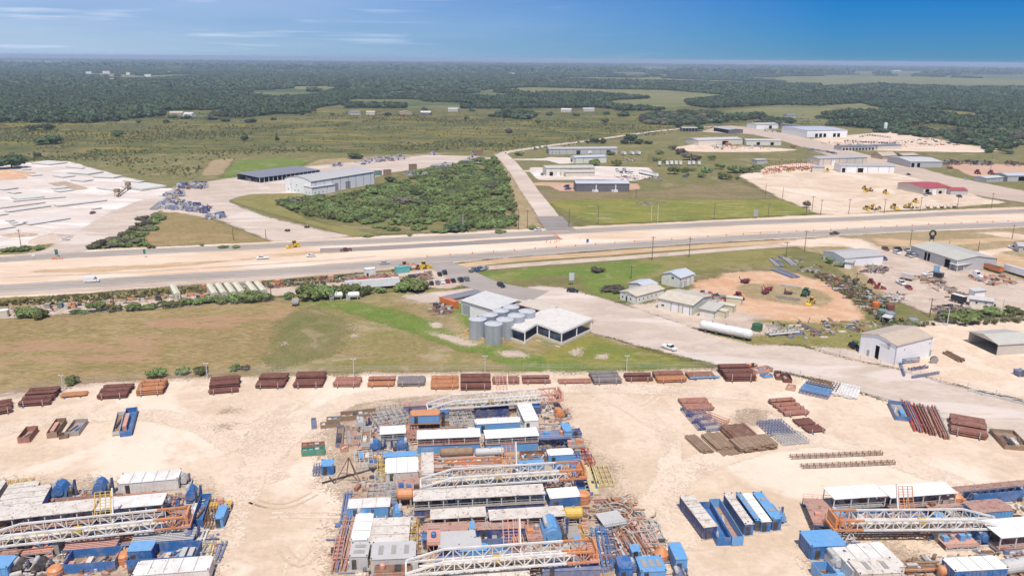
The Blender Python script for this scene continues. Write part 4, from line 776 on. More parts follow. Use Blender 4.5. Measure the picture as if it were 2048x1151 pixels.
building('open_shed', 'open-fronted shed with greenish grey roof on the sandy yard', (1935,684), (1993,711), (2065,706), 4.0, 1.4, 'y', W_BEIGE, RF_SAGE, open_front=True)
building('site_office', 'white mobile office with white roof in the scrap yard', (1938,611), (1984,617), 4.2, 2.9, .3, 's', W_CREAM, RF_WHITE, front=win(3, 2, 3.2)+[('d',5.2,6.1,.05,2.2,D_GREY)], side_r=win(1, 1.5, 2), cat='mobile office')
building('site_office', 'small white cabin behind the white mobile office', (1948,594), (1970,592), 3, 2.6, .2, 's', W_WHITE, RF_WHITE, cat='cabin')
building('house', 'grey-walled house at the far edge of the loop track', (2036,504), (2070,506), 9, 3.2, 1.2, 'x', W_GREY, RF_GREY, front=win(3, 2, 3))
# --- north side
g_ = building('large_warehouse', 'large white warehouse with curved grey roof and two grey roll doors', (624,390), (749,368), (593,379), 9.6, 2.6, 'c', W_WHITE, RF_GREY, front=[('d',21.5,26,.05,5.6,D_GREY),('d',34,38.5,.05,5.6,D_GREY)], side_l=[('w',3+i*3.4,4+i*3.4,1.5,2.6) for i in range(4)]+[('w',6,7,5.4,6.4),('w',12,13,5.4,6.4)], spouts=8)
building('office_annex', 'white two-storey annex in front of the curved-roof warehouse', (625,391), (671,384), 9, 5.6, .5, 's', W_WHITE, RF_GREY, front=[('w',x,x+.9,z,z+1.1) for x in (2,5.5,9,12.5) for z in (1.2,)]+[('w',13,14,3.6,4.6)], side_l=win(2,2,3))
building('open_shed', 'very long open shed with slate-blue roof behind the storage pad', (520,366), (640,350), (488,357), 4.2, .8, 's', W_DARK, RF_DKG, open_front=True, open_l=True, posts=14)
building('workshop', 'dark grey workshop with pale roof and white ventilation units', (1152,383), (1258,383), 15, 6.0, 1.0, 'x', W_DARK, RF_BLUE, spouts=4)
for x, lab in ((1192,'white ventilation duct unit on the dark grey wall, western one'),(1231,'white ventilation duct unit on the dark grey wall, eastern one')):
    T = thing('ventilation_unit', lab, 'ventilation unit', G(x, 383.5)); MB().box(-1.6, 1.6, -1.2, 0, 0, 1.6).build('housing', TRIMW, T); MB().tube((0,.0,1.5), (0,.0,5.2), .45, 8).build('duct', TRIMW, T); MB().tube((-2.4,-.3,0), (-2.4,-.3,1.8), .6, 10).build('cyclone', TRIMW, T)
building('workshop', 'cream workshop with lower front wing beside the boat and trailer lot', (1092,352), (1189,351), 17, 6.6, 1.3, 'x', W_CREAM, RF_SAGE, front=[('o',3,6,.05,3.5),('d',9,12,.05,3.5)], side_l=[('d',2,5,.05,4)], spouts=5)
building('front_wing', 'low beige wing built onto the front of the cream workshop', (1131,354), (1189,353.5), 5, 4.0, .8, 's', W_BEIGE, RF_BEIGE)
building('workshop', 'workshop with bluish roof and pale walls between two larger ones', (1151,327), (1213,325), 14, 5.6, 1.1, 'x', W_SAGE, RF_BLUE, side_l=[('o',2,6,.05,3.5)], spouts=2)
building('workshop', 'longest grey workshop with many wall panels at the road bend', (1098,309), (1235,308), 16, 5.6, 1.2, 'x', W_GREY, RF_GREY, front=[('d',17+x,21+x,.05,4,D_WHITE if x == 24 else GLASS) for x in (12,24,44)]+win(3,3,4), side_l=[('o',2,6,.05,4)], spouts=10)
building('red_roof_shop', 'dealer building with red roof and pale walls on the pale yard', (1845,389), (1899,387), (1817,377), 5.0, 1.4, 'x', W_BEIGE, RF_RED, front=[('o',2,5.5,.05,4),('d',8,12,.05,4),('o',14,17,.05,2.4),('d',19,23,.05,3.4)], trim=TRIMR)
building('red_roof_wing', 'lower east wing of the red-roofed dealer building', (1900,389.5), (1934,390), 12, 3.6, 1.2, 'x', W_GREY, RF_RED, open_front=False, trim=TRIMR)
building('porch', 'red-roofed porch on grey posts at the west end of the dealer building', (1817,381), (1841,386), 6, 3.4, .5, 's', W_BEIGE, RF_RED, open_front=True, open_l=True, posts=4, trim=TRIMR)
building('warehouse', 'beige metal warehouse with one white door north of the pale yard', (1638,331), (1732,328), 20, 6.4, 1.2, 'x', W_BEIGE, RF_GREY, front=[('d',13,18,.05,4.5)], spouts=6)
building('warehouse', 'long white warehouse with dark doorway facing the pale yard', (1681,345), (1788,346), 16, 6.0, .8, 'x', W_WHITE, RF_GREY, front=[('o',15,20,.05,4.2),('o',1,4,.05,4.2)], spouts=5)
building('shed', 'small grey shed beside the orange lift rental yard', (1624,344), (1648,345), 8, 4.6, .4, 's', W_BEIGE, RF_GREY, open_l=True)
building('metal_building', 'white-roofed metal building with two dark doors by the junk row', (1820,335), (1884,335), (1815,324), 5.4, 1.6, 'x', W_GREY, RF_WHITE, front=[('o',1,4,.05,4.2),('o',6.5,9.5,.05,4.2)])
building('office_building', 'pale grey office with white roof east of the dealer yard', (1972,365), (2006,363), 12, 3.6, .8, 'x', W_GREY, RF_WHITE, front=win(4,2,4))
building('metal_building', 'bluish metal building with open bay beyond the white-roofed office', (2014,363), (2100,362), 16, 4.8, 1.2, 'x', W_GREY, RF_BLUE, front=[('o',10,16,.05,3.8)])
building('shed', 'small pale shed standing alone in the dry pasture', (1513,329), (1535,328), 7, 4.2, .4, 's', W_GREY, RF_SAGE)
building('warehouse', 'wide white-roofed warehouse with open grey bay and orange items', (1396,291), (1485,288), 26, 6.0, 1.2, 'x', W_CREAM, RF_WHITE, front=[('o',33,40,.05,4.4)])
building('warehouse', 'cream warehouse with two dark doors next to the wide white-roofed one', (1492,290), (1562,291), 20, 5.4, 1.0, 'x', W_CREAM, RF_WHITE, front=[('o',12,16,.05,3.6),('o',28,32,.05,3.6)])
building('barn', 'small open barn with pale roof among trees', (1365,263), (1395,263), 14, 4.6, 1.0, 'x', W_DARK, RF_GREY, open_front=True, posts=5)
building('shed', 'dark open-fronted shed with grey roof by the junction', (1427,262), (1457,267), 22, 5.0, 1.0, 'x', W_DARK, RF_GREY, open_front=True)
building('warehouse', 'pale warehouse with dark doorway beside the rows of parked vehicles', (1512,258), (1556,257), 24, 6.5, 1.4, 'x', W_WHITE, RF_SAGE, front=[('o',22,27,.05,4.6)])
building('storage_row', 'long low storage row with blue-grey roof near the oak belt', (1560,252), (1607,260), 10, 4.0, .6, 'x', W_BEIGE, RF_DKG)
building('warehouse', 'long bright white warehouse with five dark dock doors', (1613,275), (1694,274), (1597,266), 9.0, 1.0, 'x', W_WHITE, RF_BLUE, front=[('o',x,x+4,.05,5) for x in (12,18,24,38,44)])
building('storage_row', 'long low grey building with many small bays on the sandy yard', (1682,301), (1752,300), 14, 4.6, .6, 'x', W_GREY, RF_DKG, front=[('o',x,x+2.4,.05,2.8) for x in range(2, 40, 4)])
building('storage_row', 'low pale building continuing the small-bay row', (1754,299), (1802,298), 12, 4.4, .6, 'x', W_BEIGE, RF_DKG)
building('house', 'tan brick house with hipped-looking roof beside the road', (1764,319), (1794,318), 16, 3.6, 3.0, 'x', W_TAN, RF_TAN, front=win(5,2,3))
building('house', 'tan garage building next to the tan brick house', (1806,319), (1836,318), 14, 4.0, 1.6, 'x', W_TAN, RF_TAN)
T = thing('water_tower', 'slim white standpipe tower in front of the oak belt', 'tower', G(1769.5,265)); MB().lathe((0,0,0), [(2.3,0),(2.3,12.5),(2.0,13.2),(.3,13.6)], 16).build('shell', TRIMW, T); MB().beam((2.4,0,0),(2.4,0,12),.2).build('ladder', STEEL, T)
# farmhouses along the woods
for i, (x, y, w, wm_, rm_, lab) in enumerate(((178,243,22,W_BEIGE,RF_WHITE,'pale-roofed farmhouse near the dark oaks'),(352,231,26,W_TAN,RF_TAN,'brown-roofed farmhouse among oaks'),(375,233,18,W_WHITE,RF_WHITE,'white house next to the brown-roofed farmhouse'),(470,232,22,W_BEIGE,RF_GREY,'grey-roofed farmhouse half hidden by oaks'),(711,230,20,W_BEIGE,RF_DKG,'dark-roofed farmhouse with a small white shed'),(741,230,17,W_CREAM,RF_TAN,'cream house with two gables'),(812,230,25,W_TAN,RF_TAN,'wide brick farmhouse on open grass'),(851,230,20,W_DARK,RF_WHITE,'white-roofed barn with dark side'),(906,223,20,W_BEIGE,RF_GREY,'grey farmhouse at the wood edge'),(1010,227,26,W_BEIGE,RF_GREY,'farmhouse behind the clump of oaks'),(1132,224,20,W_BEIGE,RF_WHITE,'white-roofed house by the far lane'),(1178,223,22,W_BEIGE,RF_GREY,'low house between oaks on the far lane'),(1413,236,24,W_TAN,RF_RED,'house with orange-red roof among dark oaks'),(1583,236,18,W_GREY,RF_DKG,'grey house at the bare patch beyond the yards'),(1700,227,10,W_WHITE,RF_WHITE,'little white house in front of the east woods'),(42,230,26,W_BEIGE,RF_GREY,'low grey roof among trees at the far west'),(265,169,14,W_WHITE,RF_WHITE,'white roof deep in the woods'),(1341,173,16,W_WHITE,RF_WHITE,'white roof on the far pasture edge'))):
    s = pxm(x, y); wx = w/s; p = G(x-w/2, y); q = G(x+w/2, y)
    building('farmhouse', lab, (x-w/2, y), (x+w/2, y-random.uniform(-.6,.6)), 11, 4.2, 2.4, 'x' if i % 3 else 'y', wm_, rm_, front=win(3, wx*.15, wx*.25, 1.4))
# far town: white sheds that catch the light
for i in range(26):
    x = random.choice([random.uniform(150,420), random.uniform(880,1080), random.uniform(530,640), random.uniform(1400,1800)]); y = random.uniform(136,152) if x > 500 else random.uniform(146,166)
    w = random.uniform(6,16); building('distant_shed', 'white shed roof lost in the far woods', (x, y), (x+w, y), 25, 11, 1.5, 'x', W_WHITE, RF_WHITE, group='sheds of the distant town')
# ---------------- vehicles ----------------
def cp(key, rgb, r=.3): return paint('car_'+key, rgb, r, .05, 0, .05)
CC = dict(white=cp('white',(.75,.75,.75)), silver=cp('silver',(.42,.43,.45)), grey=cp('grey',(.16,.17,.18)), black=cp('black',(.018,.018,.02)), red=cp('red',(.30,.03,.025)), maroon=cp('maroon',(.14,.03,.03)),
          blue=cp('blue',(.05,.10,.25)), tan=cp('tan',(.42,.36,.27)), brown=cp('brown',(.13,.07,.05)), orange=cp('orange',(.62,.17,.04)), yellow=cp('yellow',(.66,.42,.04)), green=cp('green',(.03,.12,.05)), lightblue=cp('lightblue',(.22,.42,.62)))
TYRE = paint('tyre_rubber', (.02,.02,.022), .9, .1, 0, .2); LAMP = paint('lamp_lens', (.6,.6,.58), .2, 0, 0, 0); CHAS = paint('chassis_steel', (.07,.065,.06), .6, .15, .2, .2); HUB = paint('wheel_rim', (.35,.35,.36), .35, .05, 0, .1, .5)
def body_mesh(kind):
    b = MB(); g = MB(); L, w = {'sedan':(4.7,.90),'suv':(4.9,.95),'pickup':(5.8,.98),'van':(6.0,1.0)}[kind]; h0 = .38
    if kind == 'sedan': lo = [(0,h0),(4.7,h0),(4.72,.72),(4.5,.88),(3.4,.98),(.95,1.02),(.1,.98),(0,.7)]; cab = [(.7,1.0),(1.25,1.42),(2.75,1.45),(3.55,.97)]
    elif kind == 'suv': lo = [(0,h0),(4.9,h0),(4.92,.85),(4.7,1.05),(3.6,1.12),(.1,1.12),(0,.8)]; cab = [(.15,1.11),(.45,1.72),(2.8,1.75),(3.7,1.1)]
    elif kind == 'pickup': lo = [(0,.5),(5.8,.5),(5.82,.95),(5.6,1.12),(4.4,1.18),(2.35,1.18),(2.3,1.15),(2.3,.85),(.1,.85),(.1,1.15),(0,1.15)]; cab = [(2.35,1.17),(2.5,1.82),(3.9,1.85),(4.55,1.16)]
    else: lo = [(0,.45),(6.0,.45),(6.02,.95),(5.8,1.2),(5.0,1.35),(4.3,2.3),(4.1,2.5),(.1,2.5),(0,2.3)]; cab = [(4.35,1.7),(4.45,2.15),(4.5,2.2),(5.05,1.38)]
    b.prism([(x, z) for x, z in reversed(lo)], -w, w)
    if kind == 'pickup':
        b.box(.0,2.3,-w,-w+.12,.85,1.16); b.box(.0,2.3,w-.12,w,.85,1.16)
    if kind != 'van':
        g.prism([(x, z) for x, z in reversed(cab)], -w+.13, w-.13); x0, x1 = cab[1][0], cab[2][0]; b.box(x0+.03, x1-.03, -w+.12, w-.12, cab[1][1]-.02, cab[1][1]+.07)
        for xx in (cab[0][0]*.5+cab[1][0]*.5, (x0+x1)/2, cab[2][0]): b.box(xx-.05, xx+.05, -w+.11, w-.11, cab[0][1], cab[1][1])
    else: g.prism([(x+.03, z) for x, z in reversed(cab)], -w+.08, w-.08); g.box(4.0,4.6,-w-.01,w+.01,1.55,2.0)
    wh = MB()
    wr = .36 if kind in ('sedan','suv') else .42
    wh.tube((0,-.12,0),(0,.12,0), wr, 12, capmi=1)
    return dict(body=b.mesh(kind+'_body', CC['white']), glass=g.mesh(kind+'_glass', GLASS), wheel=wh.mesh(kind+'_wheel', [TYRE, HUB]), L=L, w=w, wr=wr, ax=((.85, L-.95) if kind != 'pickup' else (1.15, 4.75)), h=(.75 if kind != 'van' else .9))
LITE = MB().box(-.04,.04,-.16,.16,-.09,.09).mesh('headlight', LAMP)
VM = {k: body_mesh(k) for k in ('sedan','suv','pickup','van')}
def mo(name, mesh, parent, loc=(0,0,0), mat=None, rz=0):
    o = bpy.data.objects.new(name, mesh); COL.objects.link(o); o.parent = parent; o.location = loc; o.rotation_euler = (0,0,rz)
    if mat: o.material_slots[0].link = 'OBJECT'; o.material_slots[0].material = mat
    return o
def heading(px, py, dx, dy):
    a = G(px, py); b = G(px+dx, py+dy); d = b-a; return math.atan2(d.y, d.x)
def veh(kind, col, px, py, dx, dy, label, cat=None, group=None, name=None):
    """vehicle centred on photo pixel (px,py), nose towards (dx,dy) in the picture"""
    v = VM[kind]; p = G(px, py); rz = heading(px, py, dx, dy); c = Vector((math.cos(rz), math.sin(rz), 0))*v['L']/2
    T = thing(name or {'sedan':'parked_car','suv':'parked_suv','pickup':'pickup_truck','van':'delivery_van'}[kind], label, cat or {'sedan':'car','suv':'car','pickup':'pickup truck','van':'van'}[kind], p-c, rz, group)
    mo('body', v['body'], T, mat=CC[col]); mo('glass', v['glass'], T)
    for x in v['ax']:
        for s in (-1, 1): mo('wheel', v['wheel'], T, (x, s*(v['w']-.1), v['wr']))
    for s in (-1, 1): mo('headlight', LITE, T, (v['L'], s*(v['w']-.28), v['h']))
    return T
V = veh
V('pickup','white',1338,698,26,9,'white pickup truck driving on the wide apron road')
V('suv','black',1002,573,24,13,'black car driving onto the apron road by the mill entrance'); V('suv','black',1145,584,24,2,'black car parked along the far kerb of the apron road')
V('van','white',184,564,24,-1.5,'white delivery van on the lower carriageway'); V('pickup','white',525,518,-24,1.6,'white pickup truck on the dirt lane of the highway'); V('sedan','white',622,513,-20,1.4,'white saloon ahead of the red pickup on the dirt lane')
V('pickup','maroon',692,502,-20,1.4,'dark red pickup towing across the unpaved lane'); V('sedan','silver',769,528,22,-1.6,'silver car on the lower carriageway near the side road mouth'); V('sedan','white',1076,461,-16,2,'white car waiting at the end of the side road')
V('pickup','brown',1669,469,22,-1.5,'dark brown pickup turning off the lower carriageway'); V('suv','grey',1071,299,10,-1.4,'grey car with light trailer on the bend of the side road'); V('sedan','maroon',186,427,9,-3,'small red vehicle crossing the limestone yard')
V('sedan','white',130,481,13,-2,'white car parked beside the brown gravel heap')
lot = [('sedan','black',879,550,-6,-9,'black car at the west end of the short upper row'),('suv','black',889,547,-6,-9,'dark car at the east end of the short upper row'),
 ('sedan','black',863,568,-3,-9,'black car at the west end of the lower parking row'),('sedan','grey',875,567,-4,-9,'grey car second in the lower parking row'),('sedan','white',885,565,-5,-9,'white car in the lower parking row'),('sedan','red',895,564,-6,-9,'red car in the lower parking row'),('sedan','black',906,563,-7,-9,'black car right after the red one'),('suv','black',921,561.5,-8,-9,'black van-like car near the end of the lower row'),('suv','grey',933,560,-8,-9,'dark grey car at the driveway end of the lower row')]
for r in lot: V(*r[:7-1], r[6], group='cars parked by the scrap lot')
for i, (x, y, c, l) in enumerate(((947,542.5,'grey','grey pickup parked first on the grass by the side road'),(958,541,'blue','blue pickup parked in the middle on the grass by the side road'),(968,539.5,'silver','silver pickup parked last on the grass by the side road'))): V('pickup', c, x, y, 10, -4, l, group='pickups on the grass verge')
V('suv','black',1709,697,10,5,'black car parked beside the doorway of the big metal building')
# by the truck shop
for r in [('pickup','black',1751,511,12,5,'black pickup at the west end of the truck shop parking'),('pickup','white',1762,516,12,6,'white pickup beside the black one in the repair yard'),('sedan','blue',1768,519,12,6,'blue saloon tucked behind the white pickup'),
 ('suv','brown',1771,500,12,5,'brown boxy vehicle at the back of the truck shop parking'),('pickup','black',1796,500,12,5,'black pickup next to the brown boxy vehicle'),('suv','white',1793,507,12,5,'white car between two dark pickups at the truck shop'),('pickup','silver',1814,502,10,6,'silver pickup close to the truck shop wall'),('sedan','grey',1816,511,-8,4,'grey car at the corner of the truck shop'),('suv','silver',1825,514,-10,3,'silver car under the wall of the truck shop'),
 ('pickup','white',1854,550,12,-2,'pale pickup beside the light blue lorry'),('pickup','white',1801,568,12,6,'white pickup in the middle of the repair yard'),('sedan','red',1817,577,8,5,'red car wreck beside the white pickup'),('pickup','white',2024,497,12,4,'white pickup by the grey-walled house')]: V(*r, group='vehicles in the repair yard')
# dealer yard and others, far
for r in [('suv','silver',1851,391,9,4,'silver car in front of the red-roofed shop'),('pickup','grey',1859,389,9,3,'dark pickup in front of the red-roofed shop door'),('pickup','black',1918,394,12,4,'black pickup in front of the red-roofed wing'),('sedan','silver',1932,359,10,-1,'silver car parked at the road opposite the red roof'),
 ('suv','black',1133,374,-8,1,'black car beside the dark grey workshop'),('pickup','blue',1136,379,-9,1,'blue pickup beside the dark grey workshop'),('pickup','grey',1084,350,-4,-3,'grey pickup at the gable of the cream workshop'),('suv','white',1144,319,-6,3,'white car at the blue-roofed workshop door'),('pickup','grey',1370,354,12,2,'dark derelict pickup under the pasture mesquites'),('sedan','black',1375,351,-9,2,'dark wreck behind the derelict pickup'),
 ('sedan','black',1817,350,9,2,'black car on the road north of the red-roofed shop')]: V(*r)
k = 0
for x0, y0, x1, y1, n, lab in ((1608,297,1672,308,16,'car in the long row parked along the far road'),(1690,283,1790,288,20,'dark vehicle in the rows on the far sandy yard'),(1560,255,1605,262,12,'vehicle in the rows beside the storage row'),(1720,275,1735,272,4,'vehicle beside the long dock warehouse'),(1530,262,1570,266,9,'vehicle parked outside the pale warehouse'),(1740,271,1780,276,9,'vehicle in the yard near the white standpipe')):
    for i in range(n):
        t = i/(n-1); c = random.choice(['grey','black','silver','white','blue','grey']); V(random.choice(['suv','pickup','sedan']), c, x0+(x1-x0)*t, y0+(y1-y0)*t+random.uniform(-.5,.5), random.choice([-4,4]), 5, lab, group=lab.replace('vehicle','vehicles').replace('car ','cars ')); k += 1
# travel trailers and boats
def trailer(px, py, dx, dy, L, w, h, mat, label, cat='trailer', name='box_trailer', axles=2, roof=None, group=None, nose=False, base=1.1, dark=False):
    p = G(px, py); rz = heading(px, py, dx, dy); c = Vector((math.cos(rz), math.sin(rz), 0))*L/2; T = thing(name, label, cat, p-c, rz, group)
    MB().box(0, L, -w/2, w/2, base, base+h).build('body', mat, T); MB().box(-.03, L+.03, -w/2-.03, w/2+.03, base+h, base+h+.08).build('roof', roof or RF_WHITE, T)
    MB().box(0, L, -w/2+.3, w/2-.3, base-.3, base-.02).build('chassis', CHAS, T)
    for i in range(axles):
        for s in (-1, 1): mo('wheel', VM['pickup']['wheel'], T, (1.6+i*1.2, s*(w/2-.2), .45))
    b = MB(); b.box(L-1.6, L-1.4, -w/2+.2, -w/2+.4, 0, base); b.box(L-1.6, L-1.4, w/2-.4, w/2-.2, 0, base); b.beam((L,0,base-.2),(L+1.4,0,base-.25),.15); b.build('landing_gear', CHAS, T)
    return T
trailer(745,577,120,-9,23,2.7,2.9,W_WHITE,'very long white box trailer behind the hedge',roof=RF_WHITE,name='semi_trailer'); 
def tractor_unit(px, py, dx, dy, col, label, name='semi_tractor'):
    p = G(px, py); rz = heading(px, py, dx, dy); c = Vector((math.cos(rz), math.sin(rz), 0))*3.2; T = thing(name, label, 'lorry', p-c, rz)
    MB().box(0,6.4,-.45,.45,.7,1.0).build('chassis', CHAS, T); MB().prism([(2.6,1.0),(4.6,1.0),(4.6,2.4),(4.3,3.5),(2.6,3.7)][::-1], -1.2, 1.2).build('cab', CC[col], T)
    MB().prism([(4.6,.8),(6.5,.8),(6.5,1.6),(6.2,1.95),(4.6,2.1)][::-1], -1.0, 1.0).build('bonnet', CC[col], T); MB().prism([(4.58,2.2),(4.66,2.2),(4.5,3.2),(4.4,3.2)][::-1], -1.05, 1.05).build('windscreen', GLASS, T)
    for x in (.6, 1.8, 5.6):
        for s in (-1, 1): mo('wheel', VM['pickup']['wheel'], T, (x, s*.95, .45))
    for s in (-1, 1): b = MB(); b.tube((2.5,s*1.1,1.0),(2.5,s*1.1,3.9),.09,6); b.build('exhaust_stack', STEEL, T)
    return T
tractor_unit(787,571,20,-1.5,'white','white lorry cab coupled to the very long trailer'); tractor_unit(1872,546,6,-7,'lightblue','light blue lorry cab standing in the repair yard'); tractor_unit(1950,556,14,4,'white','pale lorry cab at the front of the low loader')
trailer(1814,560,14,3,5,2.2,2.0,W_BEIGE,'pale enclosed trailer next to the dark trucks',name='cargo_trailer',axles=1); trailer(1876,557,10,2,4,2.2,1.8,CC['black'],'small black trailer beside the light blue lorry',name='cargo_trailer',axles=1,roof=CC['grey'])
trailer(1981,541,30,9,12,2.4,1.7,CC['orange'],'orange grain trailer along the repair yard track',name='hopper_trailer',roof=CC['brown']); trailer(2035,551,30,9,14,2.6,2.7,W_WHITE,'long white trailer beyond the orange one',name='semi_trailer')
trailer(591,607,-1,9,7,2.6,.5,paint('grey_deck',(.30,.28,.25),.8,.15,0,.2),'grey flatbed trailer alone at the hedge of the pasture',name='flatbed_trailer',base=.9,roof=paint('grey_deck',(.30,.28,.25)))
trailer(898,612,24,9,9.5,2.5,2.6,CC['orange'],'orange shipping container by the scrap beside the white warehouse',cat='container',name='shipping_container',axles=1,base=.35,roof=CC['orange'])
trailer(1916,605,18,5,5.5,2.3,2.2,CC['black'],'black container trailer at the scrap yard edge',name='cargo_trailer',roof=CC['white'])
for i, x in enumerate((1247,1263,1276)): trailer(x, 310-i*.3, 8, 2, 7.5, 2.5, 2.4, W_WHITE, 'white travel trailer in the trio east of the long workshop', name='travel_trailer', group='three travel trailers', axles=1)
for i, (x, y) in enumerate(((1319,331),(1334,330.5),(1343,330),(1352,330),(1361,330.5),(1378,330.5),(1387,330),(1398,330.5))): trailer(x, y, 2, 6, 7, 2.5, 2.5, W_WHITE, 'white travel trailer in the row standing in the pasture', name='travel_trailer', group='row of white travel trailers', axles=1)
for i in range(9): trailer(1281+i*4+random.uniform(-.5,.5), 347+i*.9, 4, 5, 6.5, 2.4, 1.9, W_WHITE, 'white trailer packed side by side at the edge of the boat lot', name='box_trailer', group='packed white trailers', axles=1)
for i in range(7): V(random.choice(['pickup','van','suv']), random.choice(['white','white','silver','grey']), 1232+i*5+random.uniform(-2,2), 343+random.uniform(-4,5), random.choice([-8,8]), 3, 'work vehicle in the boat and trailer lot', group='work vehicles in the lot')
# farm and construction machines
def machine(kind, col, px, py, dx, dy, label, s=1.0, name=None, cat=None):
    """tractor / loader / excavator / baler out of body, cab, wheels and arms"""
    m = CC[col]; p = G(px, py); T = thing(name or kind, label, cat or kind.replace('_', ' '), p, heading(px, py, dx, dy)); T.scale = (s, s, s)
    def wheel(x, y, r, w=.4): b = MB(); b.tube((x, y-w/2, r), (x, y+w/2, r), r, 14, capmi=1); b.build('wheel', [TYRE, m], T)
    if kind == 'tractor':
        MB().prism([(-.4,.8),(2.1,.8),(2.15,1.5),(.2,1.75),(-.4,1.75)][::-1], -.45, .45).build('bonnet', m, T); MB().box(-1.5,0,-.6,.6,1.0,2.3).build('cab', GLASS, T); MB().box(-1.6,.1,-.7,.7,2.3,2.45).build('cab_roof', m, T)
        for s_ in (-1, 1): wheel(-1.0, s_*.95, .85, .5); wheel(1.6, s_*.75, .5, .35)
        MB().tube((.9,.2,1.6),(.9,.2,2.5),.06,6).build('exhaust_pipe', CHAS, T)
    elif kind == 'excavator':
        for s_ in (-1, 1): MB().prism([(-1.9,.3),(-1.6,0),(1.6,0),(1.9,.3),(1.7,.8),(-1.7,.8)][::-1], s_*1.2-.3, s_*1.2+.3).build('track', CHAS, T)
        MB().box(-1.9,1.2,-1.2,1.2,1.0,2.1).build('body', m, T); MB().box(.2,1.5,.2,1.2,1.6,2.9).build('cab', GLASS, T)
        b = MB(); b.beam((1.2,-.1,1.6),(3.4,-.1,4.0),.45); b.build('boom', m, T); b = MB(); b.beam((3.4,-.1,4.0),(5.2,-.1,2.0),.35); b.build('stick', m, T); MB().prism([(4.7,.4),(5.6,.6),(5.7,1.7),(5.0,1.9)][::-1], -.6, .5).build('bucket', CHAS, T)
    elif kind == 'loader':
        MB().box(-2.4,.2,-.9,.9,.9,2.1).build('body', m, T); MB().box(-.9,.5,-.65,.65,2.0,3.2).build('cab', GLASS, T); MB().box(-1.0,.6,-.75,.75,3.2,3.35).build('cab_roof', m, T)
        for x in (-1.6, 1.5):
            for s_ in (-1, 1): wheel(x, s_*1.05, .75, .5)
        for s_ in (-.6, .6): b = MB(); b.beam((.5,s_,1.7),(2.9,s_,.9),.25); b.build('lift_arm', m, T)
        MB().prism([(2.6,.1),(3.7,.15),(3.7,.5),(3.0,1.3),(2.6,1.2)][::-1], -1.25, 1.25).build('bucket', m, T)
    elif kind == 'lift':
        MB().box(-1.2,1.2,-.8,.8,.5,1.2).build('chassis', m, T)
        for x in (-.9,.9):
            for s_ in (-1,1): wheel(x, s_*.8, .42, .3)
        b = MB(); b.beam((-.8,0,1.2),(1.0,0,4.8),.3); b.build('lower_boom', m, T); b = MB(); b.beam((1.0,0,4.8),(-.6,0,7.2),.24); b.build('upper_boom', m, T); MB().box(-1.2,-.2,-.5,.5,6.6,7.4).build('basket', CHAS, T)
    else:   # implement
        MB().box(-1.6,1.4,-.9,.9,.5,1.0).build('frame', m, T)
        for s_ in (-1,1): wheel(-.6, s_*1.1, .5, .3)
        b = MB(); b.beam((1.4,0,.8),(3.0,0,.6),.18); b.build('drawbar', m, T); b = MB(); b.beam((-1.2,-1.2,.9),(-1.6,-1.6,2.2),.2); b.build('arm', m, T); b = MB(); b.beam((-1.2,1.2,.9),(-1.6,1.6,2.2),.2); b.build('arm', m, T)
    return T
Mm = machine
Mm('implement','maroon',1491,565,8,-3,'dark red field implement alone on the dirt loop',1.4,'farm_implement','farm machine'); Mm('implement','maroon',1530,587,-6,8,'dark red implement beside the pink one on the loop island',1.2,'farm_implement','farm machine'); Mm('implement','red',1538,580,6,-3,'pinkish red implement on the loop island',1.2,'farm_implement','farm machine')
Mm('implement','brown',1577,588,9,1,'brown implement in the middle of the loop island',1.1,'farm_implement','farm machine'); Mm('tractor','green',1610,591,-6,5,'green tractor on the loop island',1.3); Mm('loader','yellow',1622,608,-9,5,'yellow loader at the end of the loop island',.9)
Mm('tractor','red',1478,598,8,4,'bright red tractor behind the cream workshop',1.2); Mm('tractor','red',1743,567,7,3,'red tractor at the scrap edge of the repair yard',.9); Mm('loader','red',1758,577,9,1,'red loader in front of the scrap rows',.8); Mm('implement','orange',1675,569,6,-2,'orange implement in the scrap row',1,'farm_implement','farm machine'); Mm('implement','orange',1968,556,6,2,'orange implement beside the low loader',1,'farm_implement','farm machine')
Mm('loader','orange',808,536,-9,1,'orange wheel loader behind the turquoise container'); Mm('loader','yellow',848,537,9,-1,'yellow wheel loader by the side road corner',1.1); Mm('excavator','orange',838,538,-8,1,'orange excavator next to the yellow wheel loader',.8); Mm('loader','yellow',588,494.5,-8,1,'yellow grader machine working beside the upper carriageway',1.1)
for i, (x, y, k, l) in enumerate(((1729,379,'loader','yellow loader farthest back in the dealer yard group'),(1737,382,'excavator','yellow excavator in the dealer yard group'),(1731,384,'loader','pale-cabbed loader at the front of the dealer yard group'),(1771,387,'loader','yellow loader standing alone in the dealer yard'),(1732,420,'loader','yellow loader at the west end of the fence line'),(1740,419,'excavator','big yellow excavator second in the fence line'),(1757,419,'tractor','small yellow machine third in the fence line'),(1788,418,'loader','yellow loader before the biggest dozer'),(1814,416,'excavator','largest yellow dozer in the fence line'),(1831,405,'loader','bright yellow loader by the gravel mound'),(1654,343,'loader','yellow loader next to the small grey shed'),(1577,343,'loader','yellow loader in the rental yard beside the lifts'))):
    Mm(k, 'yellow', x, y, random.choice([-7,7]), 2, l, 1.15 if 'arge' in l or 'big' in l else .95)
for i, x in enumerate((1835,1856,1870,1884,1897,1909)): Mm('implement','brown' if i % 2 else 'tan',x,416.5-i*.3,6,3,'small drab implement in the row along the dealer fence',.9,'farm_implement','farm machine')['group'] = 'implements along the dealer fence'
